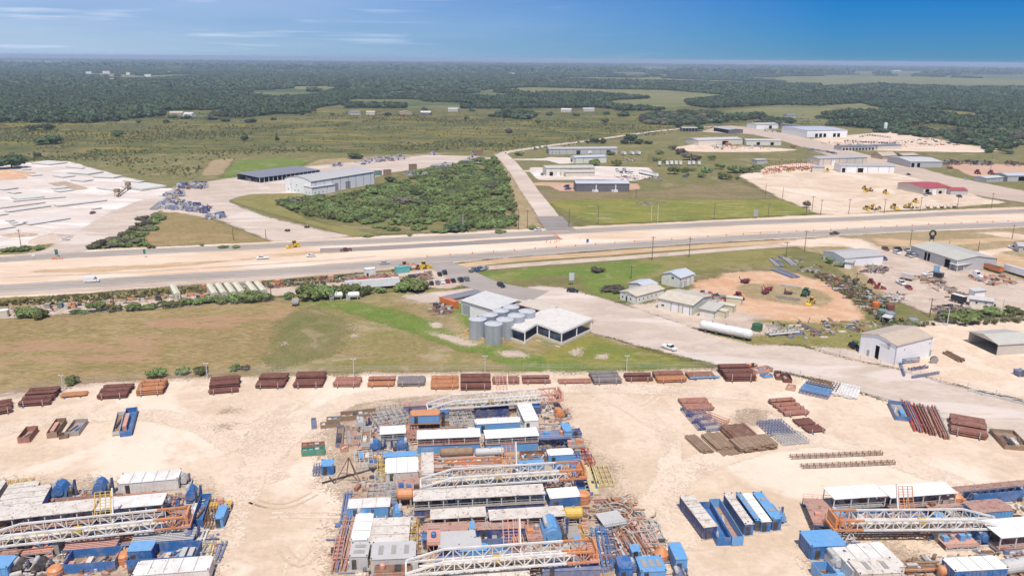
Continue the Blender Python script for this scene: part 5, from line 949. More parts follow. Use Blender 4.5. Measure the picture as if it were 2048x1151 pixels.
for i in range(24):
    x = 1530+i*4.1+random.uniform(-.8,.8); y = 337+random.uniform(-3.5,3) if x > 1560 else 341+random.uniform(-4,4)
    Mm('lift','orange' if random.random() < .8 else 'red', x, y, random.choice([-5,5]), 2, 'orange boom lift in the crowded rental yard', random.uniform(.7,1.05), 'boom_lift', 'boom lift')['group'] = 'boom lifts of the rental yard'
Mm('tractor','red',1955,348,6,2,'red tractor on the red gravel lot, western one',1.6); Mm('tractor','red',1982,349,6,2,'red tractor on the red gravel lot beside the aerial',1.6); Mm('implement','red',1900,337,8,2,'red trailer-like implement beside the white-roofed building',1.5,'farm_implement','farm machine')
Mm('implement','red',1587,295,6,1,'red implement at the far roadside',1.5,'farm_implement','farm machine'); Mm('loader','orange',1455,289,8,0,'orange loader in front of the wide white-roofed warehouse',1.2)
# ---------------- poles, lamps, signs, cones ----------------
WOOD = paint('pole_wood', (.13,.095,.07), .9, .2, 0, 0); CONCP = paint('lamp_pole_grey', (.55,.54,.50), .6, .05, 0, .1)
def upole(px, py, hpx, label, cross=True, name='utility_pole', mat=None, r=.16):
    p = G(px, py); h = hpx/pxm(px, py)*1.06; T = thing(name, label, 'utility pole', p, -.12); MB().tube((0,0,0), (0,0,h), r*1.25, 7, r*.8).build('pole', mat or WOOD, T)
    if cross:
        MB().box(-1.3,1.3,-.08,.08,h-.75,h-.55).build('crossarm', WOOD, T)
        for x in (-1.2,-.4,.4,1.2): MB().tube((x,0,h-.55),(x,0,h-.3),.07,5).build('insulator', TRIMW, T)
    return T
for x, y, h, l in ((44,504,44,'wooden pole with crossarm at the limestone yard corner'),(228,613,33,'wooden pole standing in the hedge bush'),(467,480,24,'wooden pole in the brown field by the highway'),(543,601,34,'wooden pole behind the cream containers'),(532,477,18,'small pole beside the storage pad entrance'),
 (926,462,32,'pale pole in front of the mesquite thicket'),(1037,458,38,'thin pole west of the side road'),(1055,457,36,'wooden pole by the bush at the side road mouth'),(1138,453,34,'wooden pole just east of the side road'),(1196,450,38,'second wooden pole east of the side road'),(1302,444,34,'white thin pole in the flowering meadow'),(1315,444,34,'dark pole beside the white thin pole'),(1428,438,31,'wooden pole in the middle of the flowering meadow'),
 (1536,434,27,'wooden pole near the billboard'),(1612,431,30,'pole beside the dark small tree'),(1641,430,30,'pole at the south-west corner of the dealer yard'),(1697,428,29,'pole on the dealer fence, west part'),(1768,426,27,'pole on the dealer fence beside the yellow loaders'),(1840,423,28,'pole on the dealer fence at the drab implements'),(1914,418,28,'last pole of the dealer fence'),(1982,417,30,'pole on the verge east of the dealer yard'),
 (1530,396,28,'thin pole at the west edge of the dealer yard'),(1565,396,20,'short pole at the west edge of the dealer yard'),(1624,421,28,'pole in front of the track into the dealer yard'),
 (1304,520,46,'tallest wooden pole between the highway and the office row'),(1378,514,38,'wooden pole on the dirt track north of the garage building'),(1572,512,28,'wooden pole at the bend of the dirt track'),(1609,502,40,'wooden pole by the junk ring at the shop entrance'),(1262,557,26,'short wooden pole beside the cream office row'),(1820,490,30,'wooden pole behind the truck shop'),(1897,500,18,'pole behind the truck shop roof'),(1956,503,20,'pole beside the loop track'),(2024,478,28,'wooden pole at the highway east end'),
 (1711,575,30,'pole in the scrap rows'),(1859,634,38,'wooden pole at the edge of the scrap yard'),(1894,651,34,'pale pole with transformer by the scrub'),(2003,632,34,'wooden pole beyond the white mobile office'),(1980,345,34,'tall thin aerial behind the red tractors'),(1272,396,18,'thin pole in the pasture behind the dark workshop'),(1340,326,0,'') ,(1246,322,16,'thin pole by the travel trailers')):
    if h: upole(x, y, h, l, cross=h > 24 and 'thin' not in l and 'white' not in l, mat=CONCP if 'white' in l or 'pale' in l else None)
for i, (x, y) in enumerate(((1296,325),(1299,325),(1302,325),(1305,325))): upole(x, y, 16, 'slim mast in the cluster of four in the pasture', False, 'slim_mast')['group'] = 'four slim masts'
for x, y, h, l in ((127,782,30,'first lamp post of the yard fence beside a bush'),(415,758,30,'lamp post beside the tall rust pipe stack'),(708,752,32,'lamp post behind the brown pipe stacks'),(970,748,34,'lamp post below the silos'),(1253,741,28,'easternmost lamp post of the yard fence')):
    p = G(x, y); hh = h/pxm(x, y)*1.1; T = thing('lamp_post', l, 'lamp post', p); MB().tube((0,0,0),(0,0,hh),.16,8,.11).build('pole', CONCP, T); MB().box(-.7,.7,-.12,.12,hh,hh+.12).build('crossbar', CONCP, T)
    for s in (-1,1): MB().box(s*.55-.25,s*.55+.25,-.2,.2,hh+.12,hh+.32).build('lamp_head', CONCP, T)
for i in range(1, 6):  # crossarm wires between successive dealer fence poles are too thin to see; power line along the highway
    pass
GRN = paint('road_sign_green', (.01,.16,.12), .5, .05, 0, 0); CONE = paint('traffic_orange', (.75,.16,.03), .5, .1, 0, .1); BLUS = paint('sign_blue', (.03,.10,.35), .5, .05, 0, 0)
def sign(px, py, w, h, top, mat, label, posts=1, cat='sign'):
    T = thing('road_sign', label, cat, G(px, py)); 
    MB().box(-w/2,w/2,-.05,.05,top-h,top).build('sign_panel', mat, T)
    for s in ((-.3,.3) if posts == 2 else (0,)): MB().tube((s*w,.1,0),(s*w,.1,top),.07,6).build('post', STEEL, T)
    return T
sign(114,513,1.6,2.6,3.6,GRN,'green road sign on the median near the limestone yard'); sign(290,515,1.2,2.2,4.2,GRN,'green sign on a tall post with barrier base'); sign(1175,486,1.3,1.8,2.3,BLUS,'blue construction sign in the median',2); sign(1511,436,2.8,4.4,5.5,STEEL,'grey backed billboard on the highway verge',2); sign(1143,570,2.2,3.4,5.6,RF_BLUE,'tall pale pylon sign at the apron road')
sign(1160,480,.9,.9,3.2,TRIMW,'small sign on thin post before the side road'); sign(67,514,1.6,1.1,1.5,TRIMW,'white board near the green road sign')
cone_m = MB().lathe((0,0,0), [(.34,0),(.34,.06),(.24,.06),(.22,.5),(.24,.5),(.18,1.05),(.08,1.1)], 8).mesh('traffic_drum', CONE)
def drums(P, n, label, group):
    Q = GN(P); seg = [(Q[i+1]-Q[i]).length for i in range(len(Q)-1)]; tot = sum(seg)
    for k in range(n):
        d = tot*k/(n-1); i = 0
        while d > seg[i] and i < len(seg)-1: d -= seg[i]; i += 1
        p = Q[i].lerp(Q[i+1], min(1, d/seg[i])); o = bpy.data.objects.new('traffic_drum', cone_m); COL.objects.link(o); o.location = p+Vector((random.uniform(-.3,.3), random.uniform(-.3,.3), 0)); tag(o, label, 'traffic drum', group)
drums([(855,514),(1020,502),(1203,488.5),(1381,476),(1520,467),(1687,458.5),(1848,450),(2048,442)], 34, 'orange traffic drum along the edge of the lower carriageway', 'drums on the lower carriageway')
drums([(1105,468),(1112,472),(1118,476),(1122,480),(1108,486),(1092,485)], 12, 'orange traffic drum at the closed lane near the side road', 'drums at the closed lane')
drums([(105,519),(125,518)], 5, 'orange traffic drum at the foot of the green road sign', 'drums at the green sign')
# giant tyre sign
T = thing('tyre_sign', 'big black tyre on a steel tower beside the truck shop', 'sign', G(1862,490))
for s in (-1, 1): b = MB(); b.beam((s*1.4,0,0),(s*.8,0,4.6),.2); b.build('tower_leg', CHAS, T)
MB().box(-1.2,1.2,-.2,.2,3.2,4.6).build('sign_panel', GLASS, T)
b = MB(); n = 20; R_, r_ = 1.5, .52
vs = [((R_+r_*math.cos(2*PI*j/8))*math.cos(2*PI*i/n), r_*math.sin(2*PI*j/8), 6.4+(R_+r_*math.cos(2*PI*j/8))*math.sin(2*PI*i/n)) for i in range(n) for j in range(8)]
b.add(vs, [(i*8+j, ((i+1)%n)*8+j, ((i+1)%n)*8+(j+1)%8, i*8+(j+1)%8) for i in range(n) for j in range(8)]); b.build('tyre', TYRE, T)
# long white pressure tank
T = thing('pressure_tank', 'very long white cylindrical pressure tank lying beside the apron road', 'tank', *(lambda a, y, L: (a, y))(*fr((1398,660),(1506,683))))
L_ = fr((1398,660),(1506,683))[2]
TW = paint('white_tank', (.68,.68,.66), .35, .05, .08, .25); MB().hcyl(1.2, L_-1.2, 0, 2.5, 1.65, 20, .6).build('shell', TW, T)
for x in (3, L_*.35, L_*.65, L_-3): MB().box(x-.35,x+.35,-1.2,1.2,.02,1.3).build('saddle', CHAS, T)
for x in (5, L_/2): MB().tube((x,0,4.1),(x,0,4.7),.25,8).build('hatch', STEEL, T)
b = MB(); [b.box(L_-6.5+i*.7, L_-6.1+i*.7, -1.66, -1.60, 2.3, 2.8) for i in range(5)]; b.build('tank_lettering', RF_BLUE, T)
def vtank(px, py, r, h, mat, label, name='storage_tank', cat='tank', open_=False):
    T = thing(name, label, cat, G(px, py)); MB().lathe((0,0,0), [(r,0),(r,h)]+([(r*.96,h),(r*.96,h-.5)] if open_ else [(r*.5,h+.3),(r*.1,h+.4)]), 18).build('shell', mat, T); MB().lathe((0,0,0), [(r*1.03,h*.5),(r*1.03,h*.5+.12)], 18).build('band', CHAS, T); MB().tube((r*.5,0,h),(r*.5,0,h+.7),.15,6).build('vent', STEEL, T); return T
RUST = paint('rusty_steel', (.20,.075,.045), .8, .3, .5, .1); TEAL = paint('green_tank_paint', (.13,.22,.19), .6, .1, .1, .2)
vtank(1751,617,1.5,2.8,CC['orange'],'orange tank in the scrap group by the scrub'); vtank(1779,622,1.7,3,RUST,'rust red tank with dark ring in the scrap group'); vtank(1764,630,1.8,2.2,TEAL,'grey-green tank in the scrap group'); vtank(1779,634,1.9,2.0,STEEL,'grey tank next to the small white shelter'); vtank(1826,645,1.8,1.6,STEEL,'low silver tank alone in the scrub'); vtank(1514,660,1.9,2.4,CC['green'],'dark green tank at the end of the long white tank')
building('shelter', 'small white open shelter by the scrap tanks', (1764,645), (1778,648), 3, 2.4, .2, 's', W_WHITE, RF_WHITE, open_front=True, cat='shelter')
# ---------------- oilfield yard ----------------
def P_(k, c, r=.5, rust=.12, dirt=.3, **q): return paint(k, c, r, .12, rust, dirt, **q)
BLUE = P_('rig_blue', (.035,.14,.36)); LBLUE = P_('pale_rig_blue', (.13,.33,.60), dirt=.16); DBLUE = P_('dark_rig_blue', (.035,.06,.19)); NAVY = P_('steel_blue_grey', (.16,.19,.31))
RIGW = P_('rig_white', (.72,.69,.65), rust=.15, dirt=.35); RIGW2 = P_('stained_white', (.66,.60,.53), rust=.3, dirt=.5); ROOFW = P_('bright_white_roof', (.80,.78,.75), rust=.04, dirt=.15)
ORNG = P_('rig_orange', (.60,.235,.09)); SALM = P_('faded_orange', (.60,.30,.22)); YELO = P_('rig_yellow', (.62,.40,.07)); CRMY = P_('cream_yellow', (.62,.50,.24)); REDR = P_('rig_red', (.45,.06,.03))
RST1 = paint('pipe_rust_dark', (.155,.055,.04), .85, .25, .2, .08); RST2 = paint('pipe_rust_orange', (.42,.17,.07), .85, .25, .2, .15); RST3 = paint('pipe_rust_brown', (.24,.10,.07), .85, .25, .2, .15); RST4 = paint('pipe_grey', (.19,.165,.165), .8, .2, .2, .15); RST5 = paint('pipe_rust_pink', (.33,.14,.10), .85, .25, .25, .2)
TANW = paint('weathered_timber', (.27,.175,.11), .9, .25, 0, .2); PINKD = P_('faded_red_deck', (.42,.24,.19), rust=.35, dirt=.45); GREYM = P_('grey_steel', (.33,.31,.29), rust=.2); LGREY = P_('light_grey_steel', (.50,.49,.48), rust=.1); BRNM = P_('rusted_brown', (.20,.11,.07), rust=.5); GRNM = P_('tarp_green', (.05,.24,.17), rust=.02); DARK = P_('machinery_dark', (.045,.042,.045), dirt=.2)
PIPEEND = paint('pipe_bore_shade', (.03,.02,.02), .9, 0, 0, 0)  # shade of a hollow bore, painted near-black on the solid end caps
def base(name, label, A, B, cat, group=None, z=.04):
    if z > 1: A, B = G(*A, z), G(*B, z)
    o, yaw, L = fr(A, B); o.z = z; return thing(name, label, cat, o, yaw, group), L
def stack(A, B, D, tiers, mat, label, stakes=True, top=None, group=None, d=.34, name='pipe_stack'):
    """bundle of pipes along x on dunnage; tiers = rows of pipes high, one entry per bundle front to back"""
    T, L = base(name, label, A, B, 'pipe stack', group); nb = len(tiers); w = D/nb
    for j, hh in enumerate(tiers):
        b = MB(); y0 = j*w+.12; n = max(2, int((w-.25)/d)); r = random.Random(j+int(A[0]))
        for k in range(hh):
            for i in range(n-(k % 2)):
                y = y0+d*(i+.5+(k % 2)*.5); s = r.uniform(-.18, .18); b.tube((s, y, .35+d*.5+k*d*.88), (L+s+r.uniform(-.25,.25), y, .35+d*.5+k*d*.88), d*.5, 6, mi=0, capmi=1)
        b.build('pipes', [(top or mat) if (top and j == 0) else mat, PIPEEND], T, 'stuff')
        if stakes:
            for x in (L*.18, L*.8):
                s_ = MB(); s_.box(x-.07, x+.07, j*w-.06, j*w+.06, 0, .45+hh*d+.5); s_.build('stake', BRNM if j else LGREY, T)
    for x in (L*.18, L*.8): MB().box(x-.15, x+.15, -.6, D+.4, .02, .34).build('sill_beam', BLUE if random.random() < .4 else BRNM, T)
    return T
S = stack
S((-14,833),(24,826),8.0,[3,4,4],RST1,'dark red pipe stack cut by the west edge of the yard'); S((36,815),(98,811),10.5,[3,4,5,5],RST1,'dark red pipe stack second from the west along the fence'); S((120,797),(172,793),3.4,[1],RST2,'low single layer of orange pipes between two dark stacks',False)
S((193,800),(252,797),8.5,[3,4,4],RST1,'dark red pipe stack beside the orange one'); S((273,793),(326,789),8.0,[5,6,6],RST2,'bright orange rust pipe stack, tallest of the western group'); S((417,790),(476,785),9.5,[2,5,6],RST1,'tall dark red pipe stack in two tiers beside the lamp post')
S((511,778),(567,777),8.5,[3,5],RST1,'dark red pipe stack in two bundles east of the tall one'); S((586,777),(644,776),8.8,[3,6],RST1,'dark red pipe stack with high back bundle'); S((666,775),(718,775),6.2,[3,3],RST5,'reddish pipe stack beside the second lamp post'); S((735,775),(788,774),6.5,[2,3],RST5,'pale red pipe stack with lighter front bundle',top=RST2)
S((795,774),(849,773),6.0,[3,3],RST4,'grey-purple pipe stack between the red ones'); S((862,780),(916,779),8.8,[3,3,4],RST2,'light orange pipe stack with many fine pipes',d=.26); S((922,782),(981,781),9.0,[4,5,6],RST1,'large dark red pipe stack below the silos lamp post'); S((986,770),(1038,769),4.6,[3],RST3,'small brown pipe stack behind the racking board'); S((1046,769),(1101,768),5.0,[2,3],RST3,'brown pipe stack right of the racking board')
S((1118,769),(1184,767),3.4,[1],RST5,'nearly empty pipe rack with a few thin pipes',d=.24); S((1188,770),(1243,768),8.0,[4,4,4],RST4,'grey pipe stack along the fence'); S((1253,764),(1306,763),5.0,[2,3],RST1,'low dark red pipe stack beside the eastern lamp post'); S((1316,767),(1374,765),7.2,[3,4],RST3,'brown pipe stack with orange front bundle',top=RST2); S((1378,759),(1430,757),4.6,[2],RST3,'low brown pipe stack with blue pipes in front')
S((1453,764),(1513,763),9.5,[5,6,7],RST1,'tallest dark red pipe stack at the east end of the fence row'); S((1380,760),(1440,757),1.0,[1],LBLUE,'pair of blue pipes in front of the low brown stack',False,d=.4)
S((1571,834),(1620,830),10.5,[2,2,2,3],RST5,'wide low red-brown pipe stack alone in the east yard'); S((1618,868),(1652,864),8.5,[1,1],RST1,'dark flat pipe layer with tall end stakes'); S((1372,824),(1428,822),8,[2,2],RST5,'short red-brown pipe stack above the blue racks'); S((1901,869),(1973,882),11,[4,5,5],RST3,'large brown pipe stack at the east fence',d=.36)
def upr(A, B, n, mat, label): pass
def frame_rack(A, B, D, H, mat, label, nx=6, ny=4, name='tubular_rack', cat='rack', z=.04, pipes=0, pm=None, group=None):
    """rack of posts, rails and cross bars"""
    T, L = base(name, label, A, B, cat, group, z); b = MB()
    for k in range(ny):
        y = D*k/(ny-1) if ny > 1 else 0; rl = MB()
        for zz in (H, H*.5, .15): rl.beam((0,y,zz),(L,y,zz),.12)
        for i in range(nx+1): x = L*i/nx; rl.beam((x,y,0),(x,y,H+.3),.12)
        for i in range(nx): rl.beam((L*i/nx,y,.15),(L*(i+1)/nx,y,H),.08)
        rl.build('side_frame', mat, T)
    for i in range(nx+1): x = L*i/nx; b.beam((x,0,H),(x,D,H),.12); b.beam((x,0,.15),(x,D,.15),.12)
    b.build('cross_bars', mat, T)
    if pipes:
        q = MB(); [q.tube((0, D*(i+.5)/pipes, H+.15), (L, D*(i+.5)/pipes, H+.15), .13, 6) for i in range(pipes)]; q.build('pipes', pm or mat, T, 'stuff')
    return T
frame_rack((1414,864),(1448,860),14,.8,NAVY,'blue tubular rack lying beside the red-brown stack',6,5); frame_rack((1396,861),(1411,860),13,.7,DBLUE,'grey-blue grid rack at the west end of the blue rack',3,4); frame_rack((1443,852),(1458,845),12,.9,SALM,'pinkish red rack beside the blue tubular rack',3,3)
frame_rack((1540,873),(1590,869),7.5,1.0,NAVY,'dark blue grid rack north of the timber mats',8,6); frame_rack((1566,892),(1618,887),5.5,1.0,LGREY,'blue and white grid rack touching the timber mats',8,5)
frame_rack((1598,786),(1655,799),8,1.2,NAVY,'blue-grey pipe rack along the east fence',8,5,pipes=9,pm=LBLUE); frame_rack((1612,775),(1672,788),5,1.6,BRNM,'brown barred rack behind the blue-grey one',10,4)
for A, B, D, lab in (((1584,919),(1765,911),1.1,'long thin lattice frame on the sand, northern one'),((1606,938),(1790,930),1.1,'long thin lattice frame on the sand, southern one')):
    T, L = base('lattice_frame', lab, A, B, 'lattice frame'); 
    for y in (0, D): q = MB(); q.beam((0,y,.5),(L,y,.5),.13); q.beam((0,y,.85),(L,y,.85),.1); [q.beam((L*i/15,y,.1),(L*i/15,y,1.1),.1) for i in range(16)]; q.build('side_rail', BRNM, T)
    q = MB(); [q.beam((L*i/15,0,.5),(L*i/15+random.uniform(-.5,.5),D,.9),.12) for i in range(16)]; q.build('cross_bars', BRNM, T)
def mats(A, B, D, n, label, mat=TANW, h=.22, name='timber_mat_stack'):
    T, L = base(name, label, A, B, 'timber mats'); r = random.Random(int(A[0]))
    for k in range(n):
        q = MB(); dx, dy = r.uniform(-.3,.3), r.uniform(-.3,.3)
        for i in range(9): e = r.uniform(-.35,.35); zz = r.uniform(0,.09); q.box(dx+L*i/9+.04, dx+L*(i+1)/9-.04, dy+e, dy+D+e, k*(h+.06)+zz, k*(h+.06)+h+zz)
        q.build('timber_mat', mat, T)
    return T
mats((1404,907),(1426,904),9,3,'brown timber mats, westernmost narrow stack'); mats((1434,903),(1474,898),8.5,3,'brown timber mats in the middle stack'); mats((1480,908),(1556,898),5.5,6,'largest brown timber mat stack, highest of the group'); mats((1466,885),(1515,880),8,5,'dark timber mats behind the largest stack',BRNM); mats((1446,912),(1480,908),4,1,'single pale mat lying in front of the stacks')
# fence along the yard
FNC = paint('fence_wire_steel', (.40,.38,.35), .6, .1, 0, .1)
def fence(P, label, h=2.0, step=6.0, rails=(.4,1.0,1.5,2.0), mat=FNC, name='wire_fence'):
    Q = GN(P); T = thing(name, label, 'fence', Q[0]); o = Q[0]; pm_ = MB().tube((0,0,0),(0,0,h),.07,6).mesh('post', mat)
    for a, c in zip(Q[:-1], Q[1:]):
        L = (c-a).length; n = max(1, int(L/step))
        for i in range(n): mo('post', pm_, T, a.lerp(c, i/n)-o)
        for z in rails: q = MB(); q.beam(a-o+Vector((0,0,z)), c-o+Vector((0,0,z)), .05); q.build('wire', mat, T)
    return T
fence([(-20,797),(130,769),(300,757),(420,750),(560,746),(700,744)],'wire fence between the pasture and the pipe stacks, western run'); fence([(700,744),(970,741),(1200,738),(1430,734)],'wire fence between the grass and the pipe stacks, eastern run'); fence([(1490,736),(1600,752),(1720,784),(1800,806),(1900,842),(2060,896)],'yard fence along the apron road'); fence([(1640,700),(1720,722),(1800,741),(1880,765),(2050,806)],'fence between the apron road and the sandy yard')
fence([(1730,662),(1850,652),(1960,646),(2060,640)],'fence between the scrub and the sandy yard'); fence([(-20,640),(160,630),(330,618),(560,602),(620,598)],'low pasture fence along the hedge',1.4,8,(.5,1.0)); fence([(1500,392),(1560,402),(1640,428),(1800,422),(1960,410)],'fence round the pale dealer yard',1.8,10,(.9,1.8)); fence([(720,470),(860,465),(1030,458)],'fence below the mesquite thicket',1.4,10,(.7,1.4))
# concrete barriers along the apron road east
for i in range(26):
    t = i/25; o_ = MB().prism([(-1.5,0),(1.5,0),(1.5,.9),(-1.5,.9)][::-1], -.25, .25).build('concrete_block', CONC if 0 else paint('block_concrete', (.55,.52,.47), .9, .12, 0, .2)); o_.location = G(1948+100*t+random.uniform(-1,1), 784+24*t+random.uniform(-2,2)); o_.rotation_euler[2] = random.uniform(-.9,-.5); tag(o_, 'pale concrete block in the line beside the apron road', 'concrete block', 'concrete blocks by the apron road')
# --- generic rig equipment
i_lug = [0]
def rail(b, x0, x1, y, z, h=1.0):
    b.beam((x0,y,z+h),(x1,y,z+h),.07); b.beam((x0,y,z+h*.5),(x1,y,z+h*.5),.05); n = max(1, int((x1-x0)/1.6))
    for i in range(n+1): x = x0+(x1-x0)*i/n; b.beam((x,y,z),(x,y,z+h),.06)
def skid(T, L, D, h=.35, mat=None): 
    for y in (.15, D-.15): MB().box(-.3, L+.3, y-.14, y+.14, 0, h).build('skid_beam', mat or LGREY, T)
def cont(A, B, D, h, bm_, rm_, label, name='steel_container', z=.04, base_h=.36, ribs=True, door=True, vents=0, cat='container', group=None, skm=None):
    T, L = base(name, label, A, B, cat, group, z); skid(T, L, D, base_h, skm); h += (i_lug[0]%9)*.017
    b = MB(); b.box(0, L, 0, D, base_h+.004, h)
    if ribs:
        n = int(L/.8)
        for i in range(n): x = L*(i+.5)/n; b.box(x-.12, x+.12, -.07, 0, base_h+.2, h-.15)
        n = max(2, int(D/.8))
        for i in range(n): y = D*(i+.5)/n; b.box(-.07, 0, y-.12, y+.12, base_h+.2, h-.15); b.box(L, L+.07, y-.12, y+.12, base_h+.2, h-.15)
    b.build('body', bm_, T); MB().box(-.12, L+.12, -.12, D+.12, h+.004, h+.12).build('roof', rm_, T)
    if door: MB().box(L*.12, L*.12+.9, -.12, -.02, base_h+.1, base_h+2.1).build('door', DARK if bm_ is not DARK else LGREY, T)
    r = random.Random(int(A[0]))
    for i in range(vents):
        if D > L: y = D*(i+.7)/(vents+.4); MB().box(L*.2, L*.8, y-.45, y+.45, h+.12, h+.28).build('roof_vent', GREYM, T)
        else: x = L*(i+.7)/(vents+.4); MB().box(x-.45, x+.45, D*.25, D*.75, h+.12, h+.28).build('roof_vent', GREYM, T)
    if max(L, D) > 7 and vents == 0 and rm_ in (RIGW, RIGW2, PINKD, ROOFW):      # raised seams between roof sheets
        nn = int(max(L, D)/2.4)
        for i in range(1, nn):
            t_ = i/nn; q = (L*t_-.05, L*t_+.05, 0, D) if L > D else (0, L, D*t_-.05, D*t_+.05); MB().box(*q, h+.12, h+.19).build('roof_seam', GREYM, T)
    for x in (.1, L-.1):
        for y in (.1, D-.1): MB().box(x-.12, x+.12, y-.12, y+.12, h+.12, h+.3).build('lifting_lug', YELO if i_lug[0] % 3 == 0 else DARK, T)
    i_lug[0] += 1; return T
def engine(T, x, y, z, s, mat, r):
    b = MB(); b.box(x-s*.9, x+s*.9, y-s*.45, y+s*.45, z, z+s*.8); b.build('engine_block', mat, T)
    b = MB(); b.tube((x-s*.5,y,z+s*.8),(x-s*.5,y,z+s*1.5),s*.14,7); b.tube((x+s*.9,y,z+s*.45),(x+s*1.25,y,z+s*.45),s*.42,10); b.build('exhaust_pipe', random.choice([DARK,GREYM,LBLUE]), T)
def canopy(A, B, D, h, roofm, tankm, label, deck=1.9, n=4, z=.04, engines=None, name='covered_equipment_skid', frontm=None, rr=.1):
    """skid with tank or deck below, machines on deck, posts and a long roof"""
    T, L = base(name, label, A, B, 'rig equipment', None, z); skid(T, L, D); r = random.Random(int(A[0]+A[1])); h += (i_lug[0]%9)*.017; i_lug[0] += 1
    b = MB(); b.box(0, L, .1, D, .36, deck); k = int(L/1.1)
    for i in range(k): x = L*(i+.5)/k; b.box(x-.07, x+.07, .02, .1, .45, deck-.1)
    b.build('tank_wall', tankm, T); MB().box(-.05, L+.05, -.1, D+.1, deck+.004, deck+.12).build('deck', PINKD if r.random() < .6 else GREYM, T)
    for i in range(n+1):
        x = L*i/n
        for y in (.05, D-.05): MB().box(x-.09, x+.09, y-.09, y+.09, deck+.12, h).build('post', RIGW, T)
        if i < n: q = MB(); q.beam((x,.05,h-.7),(x+.7,.05,h-.02),.09); q.beam((x+L/n,.05,h-.7),(x+L/n-.7,.05,h-.02),.09); q.build('knee_brace', RIGW, T)
    for i in range(max(2, int(L/3.2))): engine(T, 1.5+i*3.2, D*.5+r.uniform(-.4,.4), deck+.12, r.uniform(.7,1.05), r.choice(engines or [DARK,GREYM,BRNM,DBLUE,LGREY]), r)
    pn = max(2, int(L/6)); 
    for i in range(pn): x0 = L*i/pn+.02*(i > 0)-(.2 if i == 0 else 0); x1 = L*(i+1)/pn-.02*(i < pn-1)+(.2 if i == pn-1 else 0); MB().box(x0, x1, -.3, D+.3, h+.004+.02*(i%2), h+.12+.02*(i%2)).build('roof_panel', roofm, T)
    q = MB(); rail(q, 0, L, -.04, deck+.12); q.build('handrail', SALM if r.random() < .4 else LGREY, T)
    return T
def trough(A, B, D, h, mat, label, fill=2, name='open_steel_tank', z=.04, cat='tank'):
    T, L = base(name, label, A, B, cat, None, z); r = random.Random(int(A[0])); t = .12
    b = MB(); b.box(0, L, 0, D, .0, .25); b.build('floor', r.choice([mat,TANW,PINKD,GREYM]), T)
    for q in ((0,L,0,t),(0,L,D-t,D),(0,t,t,D-t),(L-t,L,t,D-t)): MB().box(q[0], q[1], q[2], q[3], .254, h).build('side_wall', mat, T)
    for i in range(int(L/1.5)): 
        if r.random() < fill*.5:
            x = .8+i*1.5; m = r.choice([GREYM,LGREY,SALM,BRNM,RIGW2,DARK,LBLUE]); q = MB()
            if r.random() < .5: q.box(x-.5,x+.5,D*.2,D*r.uniform(.5,.85),.254,h*r.uniform(.5,1.0)); q.build('loaded_box', m, T)
            else: q.tube((x-.5,D*.3,.6),(x+.7,D*.7,.7),.25,8); q.build('loaded_pipe', m, T)
    return T
def pump(A, B, D, mat, label, h=2.6, flip=False, name='mud_pump', extra=True):
    """pump or drawworks: skid, round gear housing, fluid end, motor, pipes"""
    T, L = base(name, label, A, B, 'pump', None); skid(T, L, D); s = -1 if flip else 1; X = lambda x: L-x if flip else x
    prof = [(X(L*.02),.4),(X(L*.62),.4),(X(L*.66),h*.55),(X(L*.5),h*.9),(X(L*.34),h),(X(L*.18),h*.86),(X(L*.05),h*.5)]
    if not flip: prof = prof[::-1]
    MB().prism(prof, D*.15, D*.85).build('gear_housing', mat, T); MB().tube((X(L*.34),D*.08,h*.58),(X(L*.34),D*.92,h*.58),h*.29,16).build('bull_gear_cover', mat, T)
    MB().box(*sorted((X(L*.66),X(L*.84))), D*.22, D*.78, .4, h*.5).build('fluid_end', DARK, T)
    for i in range(3): b = MB(); y = D*(.3+.2*i); b.tube((X(L*.78),y,h*.45),(X(L*.78),y,h*.78),.22,8); b.build('valve_pot', GREYM, T)
    MB().tube((X(L*.9),D*.5,.5),(X(L*.9),D*.5,h*1.05),.28,10).build('dampener', DBLUE if extra else mat, T); b = MB(); b.tube((X(L*.84),D*.2,.6),(X(L*1.12),D*.2,.6),.14,7); b.tube((X(L*1.12),D*.2,.6),(X(L*1.12),D*.9,.6),.14,7); b.build('discharge_pipe', LGREY, T)
    MB().tube((X(L*.16),D*.3,h*.95),(X(L*.16),D*.75,h*.95),.42,10).build('motor', LGREY if extra else mat, T)
    return T
def deckf(A, B, D, h, mat, floor, label, name='rig_substructure', z=.04, rails=True, items=3, cat='rig structure'):
    T, L = base(name, label, A, B, cat, None, z); n = max(2, int(L/2.2)); r = random.Random(int(A[0]))
    for y in (.1, D-.1):
        b = MB(); b.beam((0,y,.15),(L,y,.15),.22); b.beam((0,y,h-.12),(L,y,h-.12),.22)
        for i in range(n+1): b.beam((L*i/n,y,.15),(L*i/n,y,h-.12),.16)
        for i in range(n): b.beam((L*i/n,y,.2 if i%2 else h-.2),(L*(i+1)/n,y,h-.2 if i%2 else .2),.12)
        b.build('side_truss', mat, T)
    MB().box(-.1, L+.1, -.05, D+.05, h+.004, h+.14).build('deck_floor', floor, T)
    for yy in ((0, D) if rails else ()): q = MB(); rail(q, 0, L, yy, h+.14); q.build('handrail', SALM if r.random() < .5 else LGREY, T)
    for i in range(items):
        x = L*(i+.5)/items; m = r.choice([DARK,BLUE,SALM,GREYM,BRNM,LBLUE,ORNG])
        if r.random() < .5: MB().box(x-.6,x+.6,D*.3,D*.3+1.1,h+.14,h+.14+r.uniform(.5,1.5)).build('deck_machine', m, T)
        else: MB().lathe((x,D*.5,h+.14), [(.5,0),(.55,.3),(.55,.9),(.3,1.1)], 12).build('deck_machine', m, T)
    return T
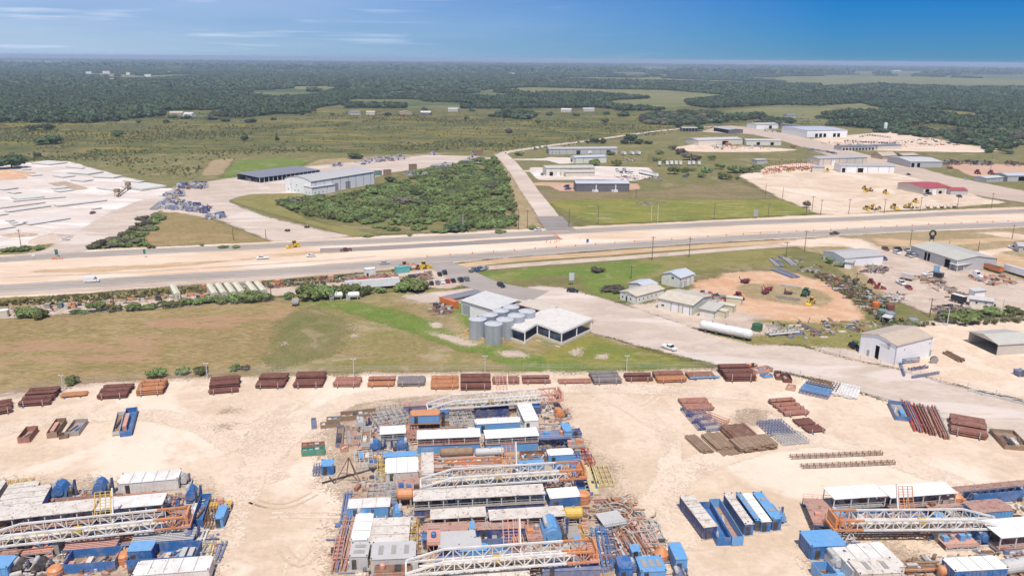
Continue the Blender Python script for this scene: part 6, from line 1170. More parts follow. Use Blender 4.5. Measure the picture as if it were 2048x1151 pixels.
def mast(C, Fp, label, crown=ORNG, tip=None, board=.47, boardm=ORNG, W=4.0, H=2.2, zb=3.4, main=RIGW, stand=.92):
    """telescoping derrick mast lying down: C = crown end, Fp = foot end of the near lower chord (photo pixels at height zb)"""
    a = G(*C, zb); f = G(*Fp, zb); d = f-a; L = d.length; yaw = math.atan2(d.y, d.x); sgn = 1
    T = thing('derrick_mast', label, 'derrick mast', (a.x, a.y, 0), yaw)
    if abs(yaw) > PI/2: sgn = -1      # foot lies towards -X: far side is then -y
    Y0, Y1 = 0, W*sgn; top = zb+H; xt = L*.80; xc = L*.145; n = 15
    for yi, y in enumerate((Y0, Y1)):
        cm = MB(); ob = MB(); br = MB(); obr = MB()
        for zz in (zb, top):
            ob.beam((0,y,zz),(xc,y,zz),.36); cm.beam((xc,y,zz),(xt,y,zz),.36); cm.beam((xt,y,zz),(L,y,zb+H*.12 if zz == top else zb),.36)
        for i in range(n):
            x0 = xt*i/n; x1 = xt*(i+1)/n; q = obr if x1 < xc*1.05 else br
            q.beam((x0,y,zb),(x0,y,top),.2); q.beam((x0,y,zb if i%2 else top),(x1,y,top if i%2 else zb),.18)
        for i in range(4): x0 = xt+(L-xt)*i/4; hh = H*(1-.88*i/4); br.beam((x0,y,zb),(x0,y,zb+hh),.16); br.beam((x0,y,zb+hh),(x0+(L-xt)/4,y,zb),.13)
        ob.build('chord', crown, T); cm.build('chord', main, T); br.build('side_lattice', main, T); obr.build('side_lattice', crown, T)
    br = MB(); ob = MB()
    for i in range(n+1):
        x0 = xt*i/n; q = ob if x0 < xc else br; q.beam((x0,Y0,zb),(x0,Y1,zb),.2)
        if i < n: q.beam((x0,Y0 if i%2 else Y1,zb),(x0+xt/n,Y1 if i%2 else Y0,zb),.12)
    br.beam((L,Y0,zb),(L,Y1,zb),.3); br.build('cross_bracing', main, T); ob.build('cross_bracing', crown, T)
    MB().box(-1.3, .5, min(Y0,Y1)-.2, max(Y0,Y1)+.2, zb-.2, zb+.35).build('crown_platform', tip or crown, T)
    MB().box(-.9, -.5, min(Y0,Y1), max(Y0,Y1), zb+.35, top+.5).build('crown_beam', crown, T)
    for i in range(5): y = W*sgn*(.18+.16*i); b = MB(); b.tube((-.1,y-.12,zb+1.1),(-.1,y+.12,zb+1.1),.75,14); b.build('sheave', tip or crown, T)
    q = MB(); 
    for s in (0,1): y = (Y0,Y1)[s]; q.beam((-1.3,y,zb+.35),(-1.3,y,zb+1.5),.08); q.beam((-1.3,y,zb+1.5),(.5,y,zb+1.5),.08)
    q.beam((-1.3,Y0,zb+1.5),(-1.3,Y1,zb+1.5),.08); q.build('crown_railing', tip or SALM, T)
    b = MB(); b.tube((xc*.6,W*.42*sgn,zb+.5),(L*.93,W*.42*sgn,zb+.5),.24,8); b.build('raising_cylinder', RIGW2, T); b = MB(); b.tube((xc,W*.6*sgn,zb+.4),(L*.9,W*.6*sgn,zb+.4),.1,6); b.tube((xc,W*.25*sgn,zb+.35),(L*.86,W*.25*sgn,zb+.35),.12,6); b.build('standpipe', CRMY, T)
    MB().box(L*.5, L*.54, min(W*.3*sgn,W*.6*sgn), max(W*.3*sgn,W*.6*sgn), zb+.3, zb+1.4).build('travelling_block', YELO, T)
    if board:   # racking board folded up beyond the far side
        x = L*board; o2 = MB(); y1 = Y1; n2 = 9
        pts = lambda u, v: (x+3.0*u, y1+(.3+2.2*v)*sgn, top-.6+4.6*v)
        for i in range(n2+1): o2.beam(pts(0,i/n2), pts(1,i/n2), .09)
        for u in (0, .33, .66, 1): o2.beam(pts(u,0), pts(u,1), .16)
        o2.build('racking_board', boardm, T); o3 = MB(); o3.beam((x-.3,y1,zb),(x-.3,y1+2.6*sgn,top+4.6),.3); o3.beam((x-.3,y1+.2*sgn,top),(x-2.6,y1,zb+1),.2); o3.build('board_arm', main, T)
    if stand:
        xs = L*(1-stand)
        for y in (Y0+.3*sgn, Y1-.3*sgn):
            b = MB()
            for dx in (-1.3,1.3): b.beam((xs,y,zb-.1),(xs+dx,y,.05),.22)
            b.beam((xs-.8,y,1.2),(xs+.8,y,1.2),.16); b.beam((xs-.5,y,zb-1.2),(xs+.8,y,1.2),.12); b.build('support_leg', main, T)
        b = MB(); b.beam((xs-1.3,Y0,.1),(xs-1.3,Y1,.1),.2); b.beam((xs+1.3,Y0,.1),(xs+1.3,Y1,.1),.2); b.build('stand_base', main, T)
        for x in (L*.62, L*.95): b = MB(); b.box(x-.5, x+.5, min(Y0,Y1)+.3, max(Y0,Y1)-.3, .02, zb-.12); b.build('support_block', GREYM, T)
    return T
def beams(A, B, D, n, mat, label, h=.5, name='steel_beam_bundle', w=.35, lat=False):
    T, L = base(name, label, A, B, 'steel beams'); r = random.Random(int(A[0]*3+A[1]))
    for i in range(n):
        x = L*(i+.5)/n; m = mat if not isinstance(mat, list) else r.choice(mat); b = MB(); e0, e1 = r.uniform(-.5,.5), D+r.uniform(-1,1); b.beam((x+r.uniform(-.2,.2),e0,h*.5+.05),(x+r.uniform(-.2,.2),e1,h*.5+.05),w,h*r.uniform(.7,1)); b.build('beam', m, T)
    for y in (D*.15, D*.85): MB().box(-.2, L+.2, y-.1, y+.1, h+.06, h+.18).build('cross_tie', mat[0] if isinstance(mat, list) else mat, T)
    return T
def slide(A, B, D, mat, label, name='pipe_slide', h=.8):
    """catwalk-like trough with raised edges"""
    T, L = base(name, label, A, B, 'catwalk'); MB().box(0, L, 0, D, .1, h*.55).build('bed', mat, T)
    for x in (0, L-.12): MB().box(x, x+.12, 0, D, h*.55+.004, h).build('edge_rail', mat, T)
    for i in range(int(D/1.6)): MB().box(.12, L-.12, i*1.6+.5, i*1.6+.62, h*.55+.004, h*.55+.06).build('tread', LGREY, T)
    return T
def clutter(name, P, n, pal, label=None, smax=1.2, hmax=.8, zz=.05):
    Q = GN(P); x0 = min(p.x for p in Q); x1 = max(p.x for p in Q); y0 = min(p.y for p in Q); y1 = max(p.y for p in Q); b = MB(); k = 0; t = 0; poly = [(p.x, p.y) for p in Q]
    X = RS.uniform(x0, x1, n*6); Y = RS.uniform(y0, y1, n*6); m = in_poly(X, Y, poly); X, Y = X[m][:n], Y[m][:n]
    r = random.Random(n)
    for x, y in zip(X.tolist(), Y.tolist()):
        a = r.choice([0, 0, 0, PI/2, r.uniform(0, PI)])+.05; s = r.uniform(.25, smax); h = r.uniform(.12, hmax); mi = r.randrange(len(pal)); st = len(b.v); q = r.random()
        if q < .4: b.box(-s, s, -s*.4, s*.4, 0, h, mi)
        elif q < .8: b.tube((-s*2.2,0,h*.4),(s*2.2,0,h*.4+.05), r.uniform(.05,.16), 5, mi=mi)
        else: b.tube((0,0,0),(0,0,h),s*.35,8,mi=mi)
        b.xf(Matrix.Translation((x, y, zz)) @ Matrix.Rotation(a, 4, 'Z'), st)
    o = b.build(name, pal, None, 'stuff'); return o

def prun(A, B, D, n, ms, label, z=.5, rr_=(.08,.2)):
    """run of slim pipes lying side by side along the row"""
    T, L = base('pipe_run', label, A, B, 'pipe run'); r = random.Random(int(A[0]*7+A[1]))
    for i in range(n):
        y = D*(i+.5)/n; q = r.uniform(*rr_); x0 = r.uniform(0, L*.18); x1 = L-r.uniform(0, L*.2); MB().tube((x0,y,z+q),(x1,y+r.uniform(-.15,.15),z+q), q, 6).build('pipe', r.choice(ms), T)
    for x in (L*.15, L*.5, L*.85): MB().box(x-.1, x+.1, -.1, D+.1, .02, z).build('bearer', BRNM, T)
    return T
# ---------------- central rig rows ----------------
def dt(A, B, D): return depth_to(A, B, D)
cont((808,833),(890,829),3,3,NAVY,PINKD,'blue control house with faded pink roof at the head of the northern mast',vents=2)
mast((1118,801),(856,820),'northernmost white mast with a faded salmon crown',SALM,SALM,.38,SALM)
deckf((820,864),(880,861),5,2.4,GREYM,BRNM,'dark substructure under the orange-roofed cabin'); cont((822,849),(879,847),3.4,2.5,LBLUE,ORNG,'driller cabin with orange roof and bright blue front',z=2.62,skm=ORNG); cont((881,840),(898,839),2.2,1.9,NAVY,BLUE,'small blue box on top of a tan crate',z=1.95); cont((881,855),(898,854),2.4,1.7,TANW,TANW,'tan crate carrying the small blue box')
frame_rack((757,860),(822,847),7,1.9,LGREY,'pale grey truss section fanned out west of the driller cabin',6,4); frame_rack((757,842),(812,834),6,1.4,GREYM,'grey truss section behind the fanned-out one',5,3); frame_rack((900,860),(950,856),9,1.5,LGREY,'pale lattice frames east of the driller cabin',5,5)
trough((950,837),(1019,834),4,2.4,DBLUE,'dark blue machinery skid with a red item below the northern mast'); trough((952,848),(1026,845),1.8,1.0,TANW,'tan trough in front of the dark blue machinery'); cont((952,869),(1041,864),3,2.9,LBLUE,ROOFW,'blue container with bright white roof north of the long canopies'); cont((1058,831),(1082,829),2.6,2.2,DBLUE,BLUE,'small dark blue box under the salmon crown')
pump((1112,839),(1141,837),4,ORNG,'orange machine beside the mast stand at the north-east corner',2.2,extra=False); cont((1049,863),(1077,861),11.5,2.9,ROOFW,ROOFW,'white-roofed container standing end-on between the rows',vents=0)
canopy((762,894),(811,891),4,3.5,ROOFW,LGREY,'short white canopy with red engines inside',n=2,engines=[REDR,ORNG]); canopy((836,911),(960,906),4.2,4.5,ROOFW,LBLUE,'long bright white canopy over a blue tank, western of the pair',n=4,deck=2.7); canopy((972,909),(1076,903),4.2,4.5,ROOFW,LBLUE,'long bright white canopy over a blue tank, eastern of the pair',n=4,deck=2.7)
frame_rack((812,884),(838,882),3.5,2.4,SALM,'pink and blue barred frame between the short and long canopies',4,3); trough((815,872),(925,866),1.6,1.2,PINKD,'pink trough with brown boxes behind the long canopy',1)
deckf((1079,897),(1141,894),4.5,2.5,DBLUE,NAVY,'deck with purple floor beside the eastern canopy',items=2); cont((1128,893),(1144,892),4.5,4.2,LBLUE,LBLUE,'tall blue cabin at the end of the purple deck'); cont((1146,879),(1163,878),3,1.5,BLUE,DBLUE,'low dark blue box behind the tall blue cabin')
pump((738,907),(774,905),4,BLUE,'bright blue pump below the short canopy, western one'); pump((780,907),(818,905),4,BLUE,'bright blue pump below the short canopy, eastern one',flip=True)
cont((768,932),(834,928),2.2,2.3,BLUE,LBLUE,'narrow blue-roofed container above the big white roof'); cont((772,967),(837,963),7.2,2.6,RIGW2,ROOFW,'big square white-roofed house with yellow stair frames'); frame_rack((755,968),(771,967),10,2.1,YELO,'yellow stair frames beside the big white roof',1,5); deckf((843,960),(867,959),11,1.3,RIGW2,RIGW2,'stained white ladder platform between house and mast',items=0)
def htank(A, B, r, mat, label, z0=.5):
    T, L = base('horizontal_tank', label, A, B, 'tank'); MB().hcyl(r*.4, L-r*.4, r, z0+r, r, 16, .4).build('shell', mat, T)
    for x in (L*.2, L*.8): MB().box(x-.2, x+.2, .2, 2*r-.2, .02, z0+r*.4).build('saddle', GREYM, T)
    MB().tube((L*.5,r,z0+2*r-.05),(L*.5,r,z0+2*r+.3),.25,8).build('hatch', GREYM, T); return T
htank((880,921),(948,918),1.1,TANW,'dusty brown horizontal tank north of the middle mast'); htank((950,919),(1010,916),1.0,LGREY,'pale grey horizontal tank continuing the brown one'); trough((890,933),(1004,927),1.8,1.1,ORNG,'orange trough with a small blue box, beside the dusty tank'); trough((900,941),(985,937),1.8,.9,SALM,'faded orange tray in front of the orange trough'); trough((1045,930),(1094,927),5,1.2,BRNM,'brown bins between racking board and blue container')
cont((1097,933),(1147,930),3,2.9,LBLUE,ROOFW,'blue container with bright white roof next to the orange crown'); beams((1148,916),(1178,914),2.5,3,[DBLUE,PINKD],'blue and purple beams pointing east of the white-roofed container'); frame_rack((1176,936),(1190,935),7,1.6,REDR,'narrow red frame at the east edge',2,3); deckf((1138,904),(1170,902),4,1.2,SALM,GREYM,'pale pink frame table at the east edge',items=4)
cont((1040,944),(1090,941),2.6,1.4,LBLUE,LBLUE,'pale blue low roof behind the middle mast')
mast((1163,956),(842,977),'middle white mast with bright orange crown',ORNG,ORNG,.40,ORNG)
canopy((968,992),(1092,985),4,2.6,NAVY,DBLUE,'dark blue tank skid under the middle mast',deck=1.3,n=5); pump((946,988),(970,987),4,BLUE,'blue pump right under the middle mast',2.2)
deckf((795,1006),(842,1003),7,1.9,ORNG,PINKD,'brown drill floor with orange frame at the foot of the middle mast'); frame_rack((735,1003),(795,998),4.5,1.8,LGREY,'grey truss ramps left of the brown drill floor',5,3); frame_rack((752,980),(800,975),5,1.8,LGREY,'grey truss ramps behind the brown drill floor',4,3); trough((850,1000),(945,996),5,1.0,PINKD,'rusty trays south of the middle mast foot')
htank((793,1018),(829,1016),1.3,ORNG,'orange horizontal tank beside the long stained canopy',1.6)
canopy((829,1036),(1088,1021),3.8,4.1,RIGW2,DBLUE,'longest canopy with stained white roof across the centre',n=9); cont((1100,1023),(1160,1018),4,3.2,BLUE,ROOFW,'blue house with white roof and red door at the end of the longest canopy')
canopy((863,1065),(971,1059),3.2,3.3,RIGW2,PINKD,'stained canopy with pink machinery south of the longest one',n=4,deck=1.2); canopy((981,1068),(1129,1059),3.4,3.4,RIGW2,GREYM,'stained canopy with arched braces over grey engines',n=6,deck=1.3)
cont((697,1040),(780,1036),3.6,2.8,LBLUE,RIGW,'blue container with cracked white roof at the west side'); pump((712,1052),(748,1050),4,LBLUE,'pale blue pump in front of the cracked white roof'); pump((775,1046),(806,1044),4,LBLUE,'pale blue pump behind the yellow frame house',flip=True)
cont((703,1106),(738,1105),9.5,2.9,ROOFW,ROOFW,'long white container standing end-on at the west side',vents=0); cont((700,1141),(736,1140),4.5,3.0,LGREY,LGREY,'grey generator with two roof fans at the south-west corner',vents=2)
cont((738,1113),(817,1110),9.2,2.7,RIGW2,RIGW2,'large house with panelled dirty white roof and yellow frame',vents=0); frame_rack((818,1110),(836,1109),9,2.3,YELO,'yellow frame with brown hatches beside the panelled roof',1,5); cont((743,1151),(831,1147),5.5,3.4,LGREY,LGREY,'grey control skid with dark screens near the foot of the south mast',vents=3)
cont((847,1085),(938,1081),3.1,2.3,NAVY,PINKD,'container with faded pink roof south of the stained canopies',vents=0); cont((938,1078),(951,1077),3,2.2,BLUE,LBLUE,'small blue chest between two pink roofs'); cont((952,1081),(1050,1077),2.6,2.5,DBLUE,PINKD,'container with pale pink roof and rusty ovals',vents=3)
cont((873,1101),(951,1097),3,2.4,DBLUE,LGREY,'container with plain grey roof, northern of two'); cont((878,1117),(962,1114),3,2.4,DBLUE,LGREY,'container with plain grey panels, southern of two'); cont((918,1124),(976,1121),2.3,2.3,LBLUE,LBLUE,'container with sky blue roof directly above the south mast'); cont((846,1101),(864,1100),3,2.0,BLUE,BLUE,'bright blue chest with rusty ramp'); deckf((855,1112),(880,1111),5,2.6,SALM,SALM,'faded orange triangular platform with ramp',items=1)
trough((953,1096),(1022,1092),4,2.0,BLUE,'bright blue open tank with machines inside'); trough((964,1108),(1020,1105),2.4,1.4,LBLUE,'sky blue open tank in front of the bright blue one',1); frame_rack((1026,1112),(1052,1110),9,1.2,SALM,'salmon barred frame standing beside the white board arm',5,5)
deckf((1056,1094),(1086,1092),8,1.4,PINKD,PINKD,'pinkish deck section west of the big blue drawworks',items=2); pump((1086,1099),(1146,1095),7,LBLUE,'biggest blue drawworks with round housings',4.6); htank((1128,1056),(1168,1054),1.35,YELO,'bright yellow horizontal tank at the east side',1.4); trough((1138,1078),(1170,1076),3.6,1.0,YELO,'tray of yellow parts under the yellow tank',2.4); deckf((1146,1112),(1172,1110),9,1.0,GREYM,GREYM,'grey flat deck beside the salmon crown tip',items=1); trough((1090,1050),(1128,1047),1.5,1.6,LBLUE,'pale blue manifold box under the arched canopy')
mast((1186,1122),(812,1149),'southern central mast with orange crown and salmon tip',ORNG,SALM,.385,SALM)
cont((1085,1160),(1200,1156),4,1.9,NAVY,NAVY,'long dark blue container under the salmon crown tip'); deckf((748,1178),(842,1174),6,2.2,ORNG,BRNM,'orange and brown drill floor cut by the bottom edge'); cont((860,1185),(1060,1178),3,2.0,GREYM,RIGW2,'stained roof cut by the bottom edge under the south mast')
# west strip of racks
beams((681,1046),(698,1045),12,4,NAVY,'blue-grey pipe rack at the north of the western strip',.9); beams((663,1145),(694,1144),19,6,[PINKD,RST5,NAVY],'long rusty pipe rack along the west edge of the rigs',1.0); frame_rack((666,1130),(684,1129),7,1.6,SALM,'orange barred ladder lying on the rusty rack',2,6)
# west side loose skids
cont((644,953),(668,951),3.2,2.5,BLUE,LBLUE,'bright blue box standing alone west of the rigs'); frame_rack((626,952),(643,951),3.4,1.4,NAVY,'blue-grey open frame attached to the lone blue box',3,3); trough((603,913),(650,910),1.8,1.7,GRNM,'green corrugated bin lying on the sand'); trough((603,901),(649,898),1.6,1.5,RST5,'rust red bin behind the green one')
for A, B, D, h, m, l in (((641,858),(681,854),2,1.1,TANW,'tan tray closest to the west corner'),((653,846),(683,844),2,1.0,TANW,'short tan tray behind the first tray'),((683,844),(755,836),3.4,1.6,TANW,'long brown tray stack near the north-west corner'),((623,858),(633,857),5,1.0,NAVY,'small narrow skid standing apart in the west yard'),((671,896),(686,895),11,1.2,NAVY,'narrow blue skid with orange load'),((694,895),(704,894),11,.9,PINKD,'narrow pinkish skid beside the blue one'),((706,893),(716,892),10,.9,GREYM,'narrow grey skid next to the pinkish one'),((722,896),(741,895),9.5,1.5,LGREY,'pale grey skid with a blue chute'),((680,905),(696,904),2.6,1.0,ORNG,'orange scrap tray by the narrow skids'),
    ((36,887),(60,885),6.6,1.7,RST5,'red bin of scrap alone in the west yard'),((94,877),(115,875),9,1.6,TANW,'tan bin full of parts in the west yard'),((240,874),(264,871),15,1.7,BLUE,'bright blue open bin with orange parts in the west yard'),((225,872),(240,870),13,1.2,LGREY,'grey open bin beside the bright blue one'),((118,879),(137,876),2.2,1.0,BRNM,'small brown bin lying beside the grey trough')): trough(A, B, D, h, m, l)
A_ = al((144,872),(163,846),3.4); trough(A_[0],A_[1],A_[2],1.3,GREYM,'slanted grey trough beside the tan bin',1)
pump((712,860),(742,858),4,LGREY,'rusty white round machine at the north-west corner',2.4,extra=True)
T = thing('tripod_frame', 'rusty tripod of pipes standing west of the yellow frames', 'frame', G(700,962))
for dx, dy in ((-3.4,-1),(3,-1.4),(.6,3.4),(-1.4,3)): MB().tube((dx,dy,0),(0,0,6.2),.12,6).build('leg', BRNM, T)
b = MB(); b.beam((-2,-.6,2.4),(1.8,-.8,2.4),.12); b.build('cross_tie', BRNM, T)
beams(*[(642,962),(650,972)],14,1,DARK,'single dark pipe lying slanted in front of the tripod',.4)
frame_rack((712,940),(748,936),7,1.3,LGREY,'grey frame with round parts beside the tripod',4,3); trough((716,925),(748,922),5,1.0,BRNM,'rusty open tray behind the tripod')
# east strip: slides, beams and hoses
for p, q, w, f in (((1168,992),(1146,908),3.0,lambda A,B,D: slide(A,B,D,BLUE,'long bright blue slide at the east side')),((1186,990),(1170,932),3.0,lambda A,B,D: slide(A,B,D,CRMY,'cream yellow slide next to the blue one')),((1197,975),(1183,932),1.6,lambda A,B,D: slide(A,B,D,CRMY,'narrow cream slide beside the yellow one')),((1214,974),(1200,936),3.4,lambda A,B,D: frame_rack(A,B,D,.8,CRMY,'cream open frames at the east end of the slides',3,5)),
    ((1212,1142),(1196,1062),3.6,lambda A,B,D: beams(A,B,D,4,[BLUE,NAVY],'blue steel beams standing out of the rig rows',.9)),((1226,1140),(1212,1060),2.4,lambda A,B,D: frame_rack(A,B,D,1.0,NAVY,'blue-grey ladder truss beside the blue beams',2,9)),((1262,1128),(1232,1068),3.6,lambda A,B,D: beams(A,B,D,5,[RST5,PINKD,LGREY],'bundle of rusty pipes with pale hoses, western one',.6)),
    ((1290,1112),(1250,1050),4,lambda A,B,D: beams(A,B,D,5,[BRNM,PINKD,RST5],'bundle of brown pipes with pale hoses, middle one',.6)),((1308,1100),(1262,1036),3.4,lambda A,B,D: beams(A,B,D,4,[RST5,SALM,BRNM],'bundle of red-brown pipes beside the grey ladder frame',.6)),((1270,1050),(1222,1002),6,lambda A,B,D: beams(A,B,D,6,[GREYM,BRNM,TANW],'tangled grey-brown pipes at the north-east of the strip',.5)),
    ((1310,1092),(1292,1046),4.5,lambda A,B,D: frame_rack(A,B,D,.7,LGREY,'grey ladder frame lying on the sand at the east edge',3,6)),((1232,1060),(1212,1034),5,lambda A,B,D: deckf(A,B,D,1.2,GREYM,LGREY,'grey step-shaped steel cover',items=0))): A_ = al(p, q, w); f(*A_)
HOSE = paint('pale_hose', (.50,.44,.38), .7, .1, .1, .2)
for i in range(16):
    x, y = random.choice([(1245,1040),(1262,1070),(1285,1075),(1240,1095),(1300,1060),(1255,1020)]); x += random.uniform(-12,12); y += random.uniform(-12,12); p = G(x, y); b = MB(); r = random.uniform(.8,1.9); ph = random.uniform(0,6)
    pts = [Vector((r*math.cos(ph+k*.42)*(1+k*.05), r*math.sin(ph+k*.42)*.8+k*.35, .75+.2*math.sin(k))) for k in range(13)]
    for k in range(12): b.tube(pts[k], pts[k+1], .11, 5)
    o_ = b.build('hose', HOSE if i % 4 else ORNG); o_.location = p; tag(o_, 'pale looping hose thrown over the rusty pipe bundles', 'hose', 'hoses on the pipe bundles')
T = thing('drum_tank', 'upright orange drum at the end of the blue slide', 'tank', G(1166,1003)); MB().lathe((0,0,0), [(1.5,0),(1.6,.3),(1.6,2.2),(1.0,2.6)], 16).build('shell', ORNG, T); MB().lathe((0,0,0), [(1.66,1.2),(1.66,1.4)], 16).build('band', SALM, T)
T = thing('cone_tank', 'orange cone-shaped tank on a brown skid', 'tank', G(1322,1116)); MB().box(-2,2.2,-1.8,1.8,.05,.5).build('skid', BRNM, T); MB().lathe((0,0,.504), [(1.5,0),(1.5,.8),(.4,2.2)], 14).build('shell', ORNG, T)
cont((1264,1124),(1281,1123),2.6,2.2,LBLUE,LBLUE,'small pale blue cube at the end of the rusty bundles'); cont((1238,1166),(1265,1165),4,3.1,BLUE,BLUE,'bright blue box cut by the bottom edge'); cont((1281,1168),(1331,1166),4.6,2.7,LBLUE,LBLUE,'wide pale blue generator cut by the bottom edge',vents=3); cont((1350,1148),(1373,1147),5.4,3.2,LBLUE,LBLUE,'pale blue box standing apart with machinery below it'); pump((1352,1166),(1378,1165),3,NAVY,'dark machinery in front of the pale blue box',2.0); pump((1264,1150),(1282,1149),3,NAVY,'blue-grey valve machinery between two blue boxes',2.2)
# ---------------- west rig ----------------
cont((238,991),(358,980),4.6,2.8,RIGW,RIGW,'long silver-white house with dirty roof at the west rig',vents=0); pump((100,1004),(152,1000),4.2,BLUE,'bright blue drawworks north of the west rig, western one',3.8); pump((182,999),(226,996),4.2,BLUE,'bright blue drawworks beside the silver-white house',3.8); pump((362,974),(380,972),3,LGREY,'grey pipe machinery at the end of the silver-white house',2.4)
for p, q, w, bm_, rm_, l in (((58,1052),(90,992),3.4,LBLUE,RIGW2,'slanted container with rounded blue side in the north-west corner'),((14,1056),(54,986),6.0,RIGW2,RIGW2,'slanted wide house with dirty panel roof and yellow back rail'),((-66,1062),(-10,985),5.5,RIGW2,RIGW2,'slanted white house at the very west edge')): A_ = al(p, q, w); cont(A_[0],A_[1],A_[2],2.6,bm_,rm_,l,door=False)
frame_rack((-10,987),(68,979),1,2.4,YELO,'yellow rail at the back of the slanted houses',5,2); canopy((-36,1082),(190,1056),4.4,4.2,RIGW2,DBLUE,'long stained canopy of the west rig, western part',n=7,deck=1.5,frontm=None); canopy((198,1055),(328,1043),4.4,4.2,RIGW,DBLUE,'stained canopy of the west rig, eastern part',n=4,deck=1.5); trough((100,1020),(240,1008),3,1.2,PINKD,'faded pink deck behind the stained canopies',1); trough((240,1008),(330,1000),2.5,1.0,SALM,'salmon tray behind the eastern canopy',1)
mast((368,1053),(-60,1099),'western white mast with orange crown',ORNG,SALM,.375,YELO)
trough((276,1076),(346,1070),3,2.3,BLUE,'bright blue tank under the western mast',1); pump((344,1072),(372,1070),4,DBLUE,'round navy housing under the western crown',3.2,extra=True); trough((243,1091),(320,1084),2.2,1.4,ORNG,'orange trough south of the western mast'); trough((150,1092),(240,1086),4,1.6,BRNM,'bins of brown and green parts south of the western mast'); cont((165,1084),(180,1083),2,2.6,TEAL,TEAL,'small green chest among the brown bins')
pump((370,1012),(404,1009),4,BLUE,'bright blue drawworks at the north-east of the west rig',3.6); beams((320,1022),(366,1016),4,7,[DBLUE,NAVY,PINKD],'bundle of hoses and pipes north of the western crown'); slide((374,1044),(388,1043),7,RIGW,'white ladder slide beside the western crown'); trough((385,1056),(407,1054),10.5,2.0,BLUE,'bright blue open tank standing end-on at the east of the west rig'); cont((431,1058),(447,1057),5.4,2.4,LBLUE,LBLUE,'pale blue cab skid at the east edge of the west rig'); frame_rack((409,1060),(428,1058),10,1.4,BRNM,'rusty frames between blue tank and cab skid',3,4); deckf((420,1026),(462,1022),2.5,1.2,LGREY,YELO,'yellow-topped table at the east edge',items=1); pump((366,1092),(398,1089),5,NAVY,'machinery with a blue drum south of the western crown',2.6)
frame_rack((128,1118),(234,1109),3.4,1.8,BLUE,'blue pipe manifold with orange pipes, western one',7,3,pipes=6,pm=SALM); trough((128,1149),(232,1141),5,2.2,BLUE,'long bright blue open tank with orange machinery, western one',2.4); frame_rack((262,1104),(388,1095),4.6,1.8,BLUE,'blue pipe manifold with grey pipes, eastern one',8,3,pipes=8,pm=LGREY); trough((255,1140),(392,1131),5.4,2.2,BLUE,'long bright blue open tank with orange machinery, eastern one',2.4); cont((258,1132),(306,1129),3.2,3.2,BLUE,LBLUE,'bright blue box standing in the eastern open tank')
for x, y, l in ((248,1122,'orange drum between the two open tanks'),(112,1150,'orange drum left of the western open tank')): T = thing('drum_tank', l, 'tank', G(x, y)); MB().lathe((0,0,0), [(1.3,0),(1.4,.3),(1.4,1.6),(.9,2.0)], 14).build('shell', ORNG, T); MB().lathe((0,0,0), [(1.45,.9),(1.45,1.05)], 14).build('band', SALM, T)
deckf((4,1128),(40,1125),6,2.0,DBLUE,PINKD,'blue and salmon deck at the west edge',items=4); deckf((40,1122),(106,1115),5,1.4,LGREY,SALM,'low grey trailer bed with salmon stripes',items=3); cont((-20,1160),(18,1158),4,2.4,LBLUE,LBLUE,'pale blue box in the bottom west corner'); pump((20,1152),(52,1150),4,DARK,'dark engines at the bottom edge, western one',2.0); pump((60,1150),(100,1147),4,DARK,'dark engines at the bottom edge, eastern one',2.0)
cont((268,1178),(420,1166),4.4,2.8,RIGW,RIGW,'white roof cut by the bottom edge of the west rig',vents=0)
for p, q, w, m, l in (((420,1124),(432,1088),2.4,CRMY,'yellow beams at the east edge of the west rig'),((434,1122),(446,1088),1.6,NAVY,'two grey-blue pipes beside the yellow beams'),((400,1086),(410,1062),1.8,RIGW,'white slabs south of the bright blue end-on tank'),((404,1114),(414,1088),3.4,GREYM,'rusty grating frames south of the white slabs')): A_ = al(p, q, w); beams(A_[0],A_[1],A_[2],3,m,l,.6)
# ---------------- east rig ----------------
canopy((1664,1036),(1766,1029),4.4,4.6,ROOFW,BLUE,'bright white canopy over blue tanks, western one of the east rig',n=3,deck=2.1); canopy((1776,1034),(1906,1024),4.4,4.7,ROOFW,BLUE,'bright white canopy over blue tanks, eastern one of the east rig',n=4,deck=2.1,engines=[LBLUE,NAVY,DARK]); A_ = al((1656,1068),(1632,1014),6); deckf(A_[0],A_[1],A_[2],2.0,BLUE,PINKD,'grey-pink deck on blue base at the west end of the east rig',items=2)
T = thing('drum_tank', 'tall orange drum at the end of the eastern white canopy', 'tank', G(1908,1018)); MB().lathe((0,0,0), [(1.3,0),(1.4,.3),(1.4,3.4),(.6,4.2)], 14).build('shell', ORNG, T); MB().lathe((0,0,0), [(1.45,2),(1.45,2.2)], 14).build('band', SALM, T)
deckf((1862,1040),(1945,1030),5,2.2,DARK,PINKD,'dark deck with pipes east of the white canopies',items=4); trough((1944,1010),(2044,1001),3.2,2.7,BLUE,'long bright blue tank wall at the east edge',1); frame_rack((1905,1012),(2060,996),2.2,3.4,NAVY,'blue-grey pipe bridge over the long blue tank',9,2,pipes=5,pm=PINKD); cont((1948,1051),(2023,1045),4.6,2.9,LBLUE,PINKD,'pale blue cabin with rusty pink roof',vents=0); cont((1876,1054),(1896,1053),2.6,1.8,LBLUE,LBLUE,'small pale blue chest below the dark deck'); pump((1900,1052),(1940,1050),3.6,GREYM,'grey machinery beside the small pale blue chest',2.2); pump((1672,1052),(1712,1050),4,LBLUE,'pale blue drawworks under the western white canopy',2.6); trough((1720,1046),(1800,1042),3,1.2,GREYM,'grey tray of valves north of the east mast')
mast((1678,1060),(2012,1057),'eastern white mast with orange crown at its west end',ORNG,ORNG,.42,ORNG)
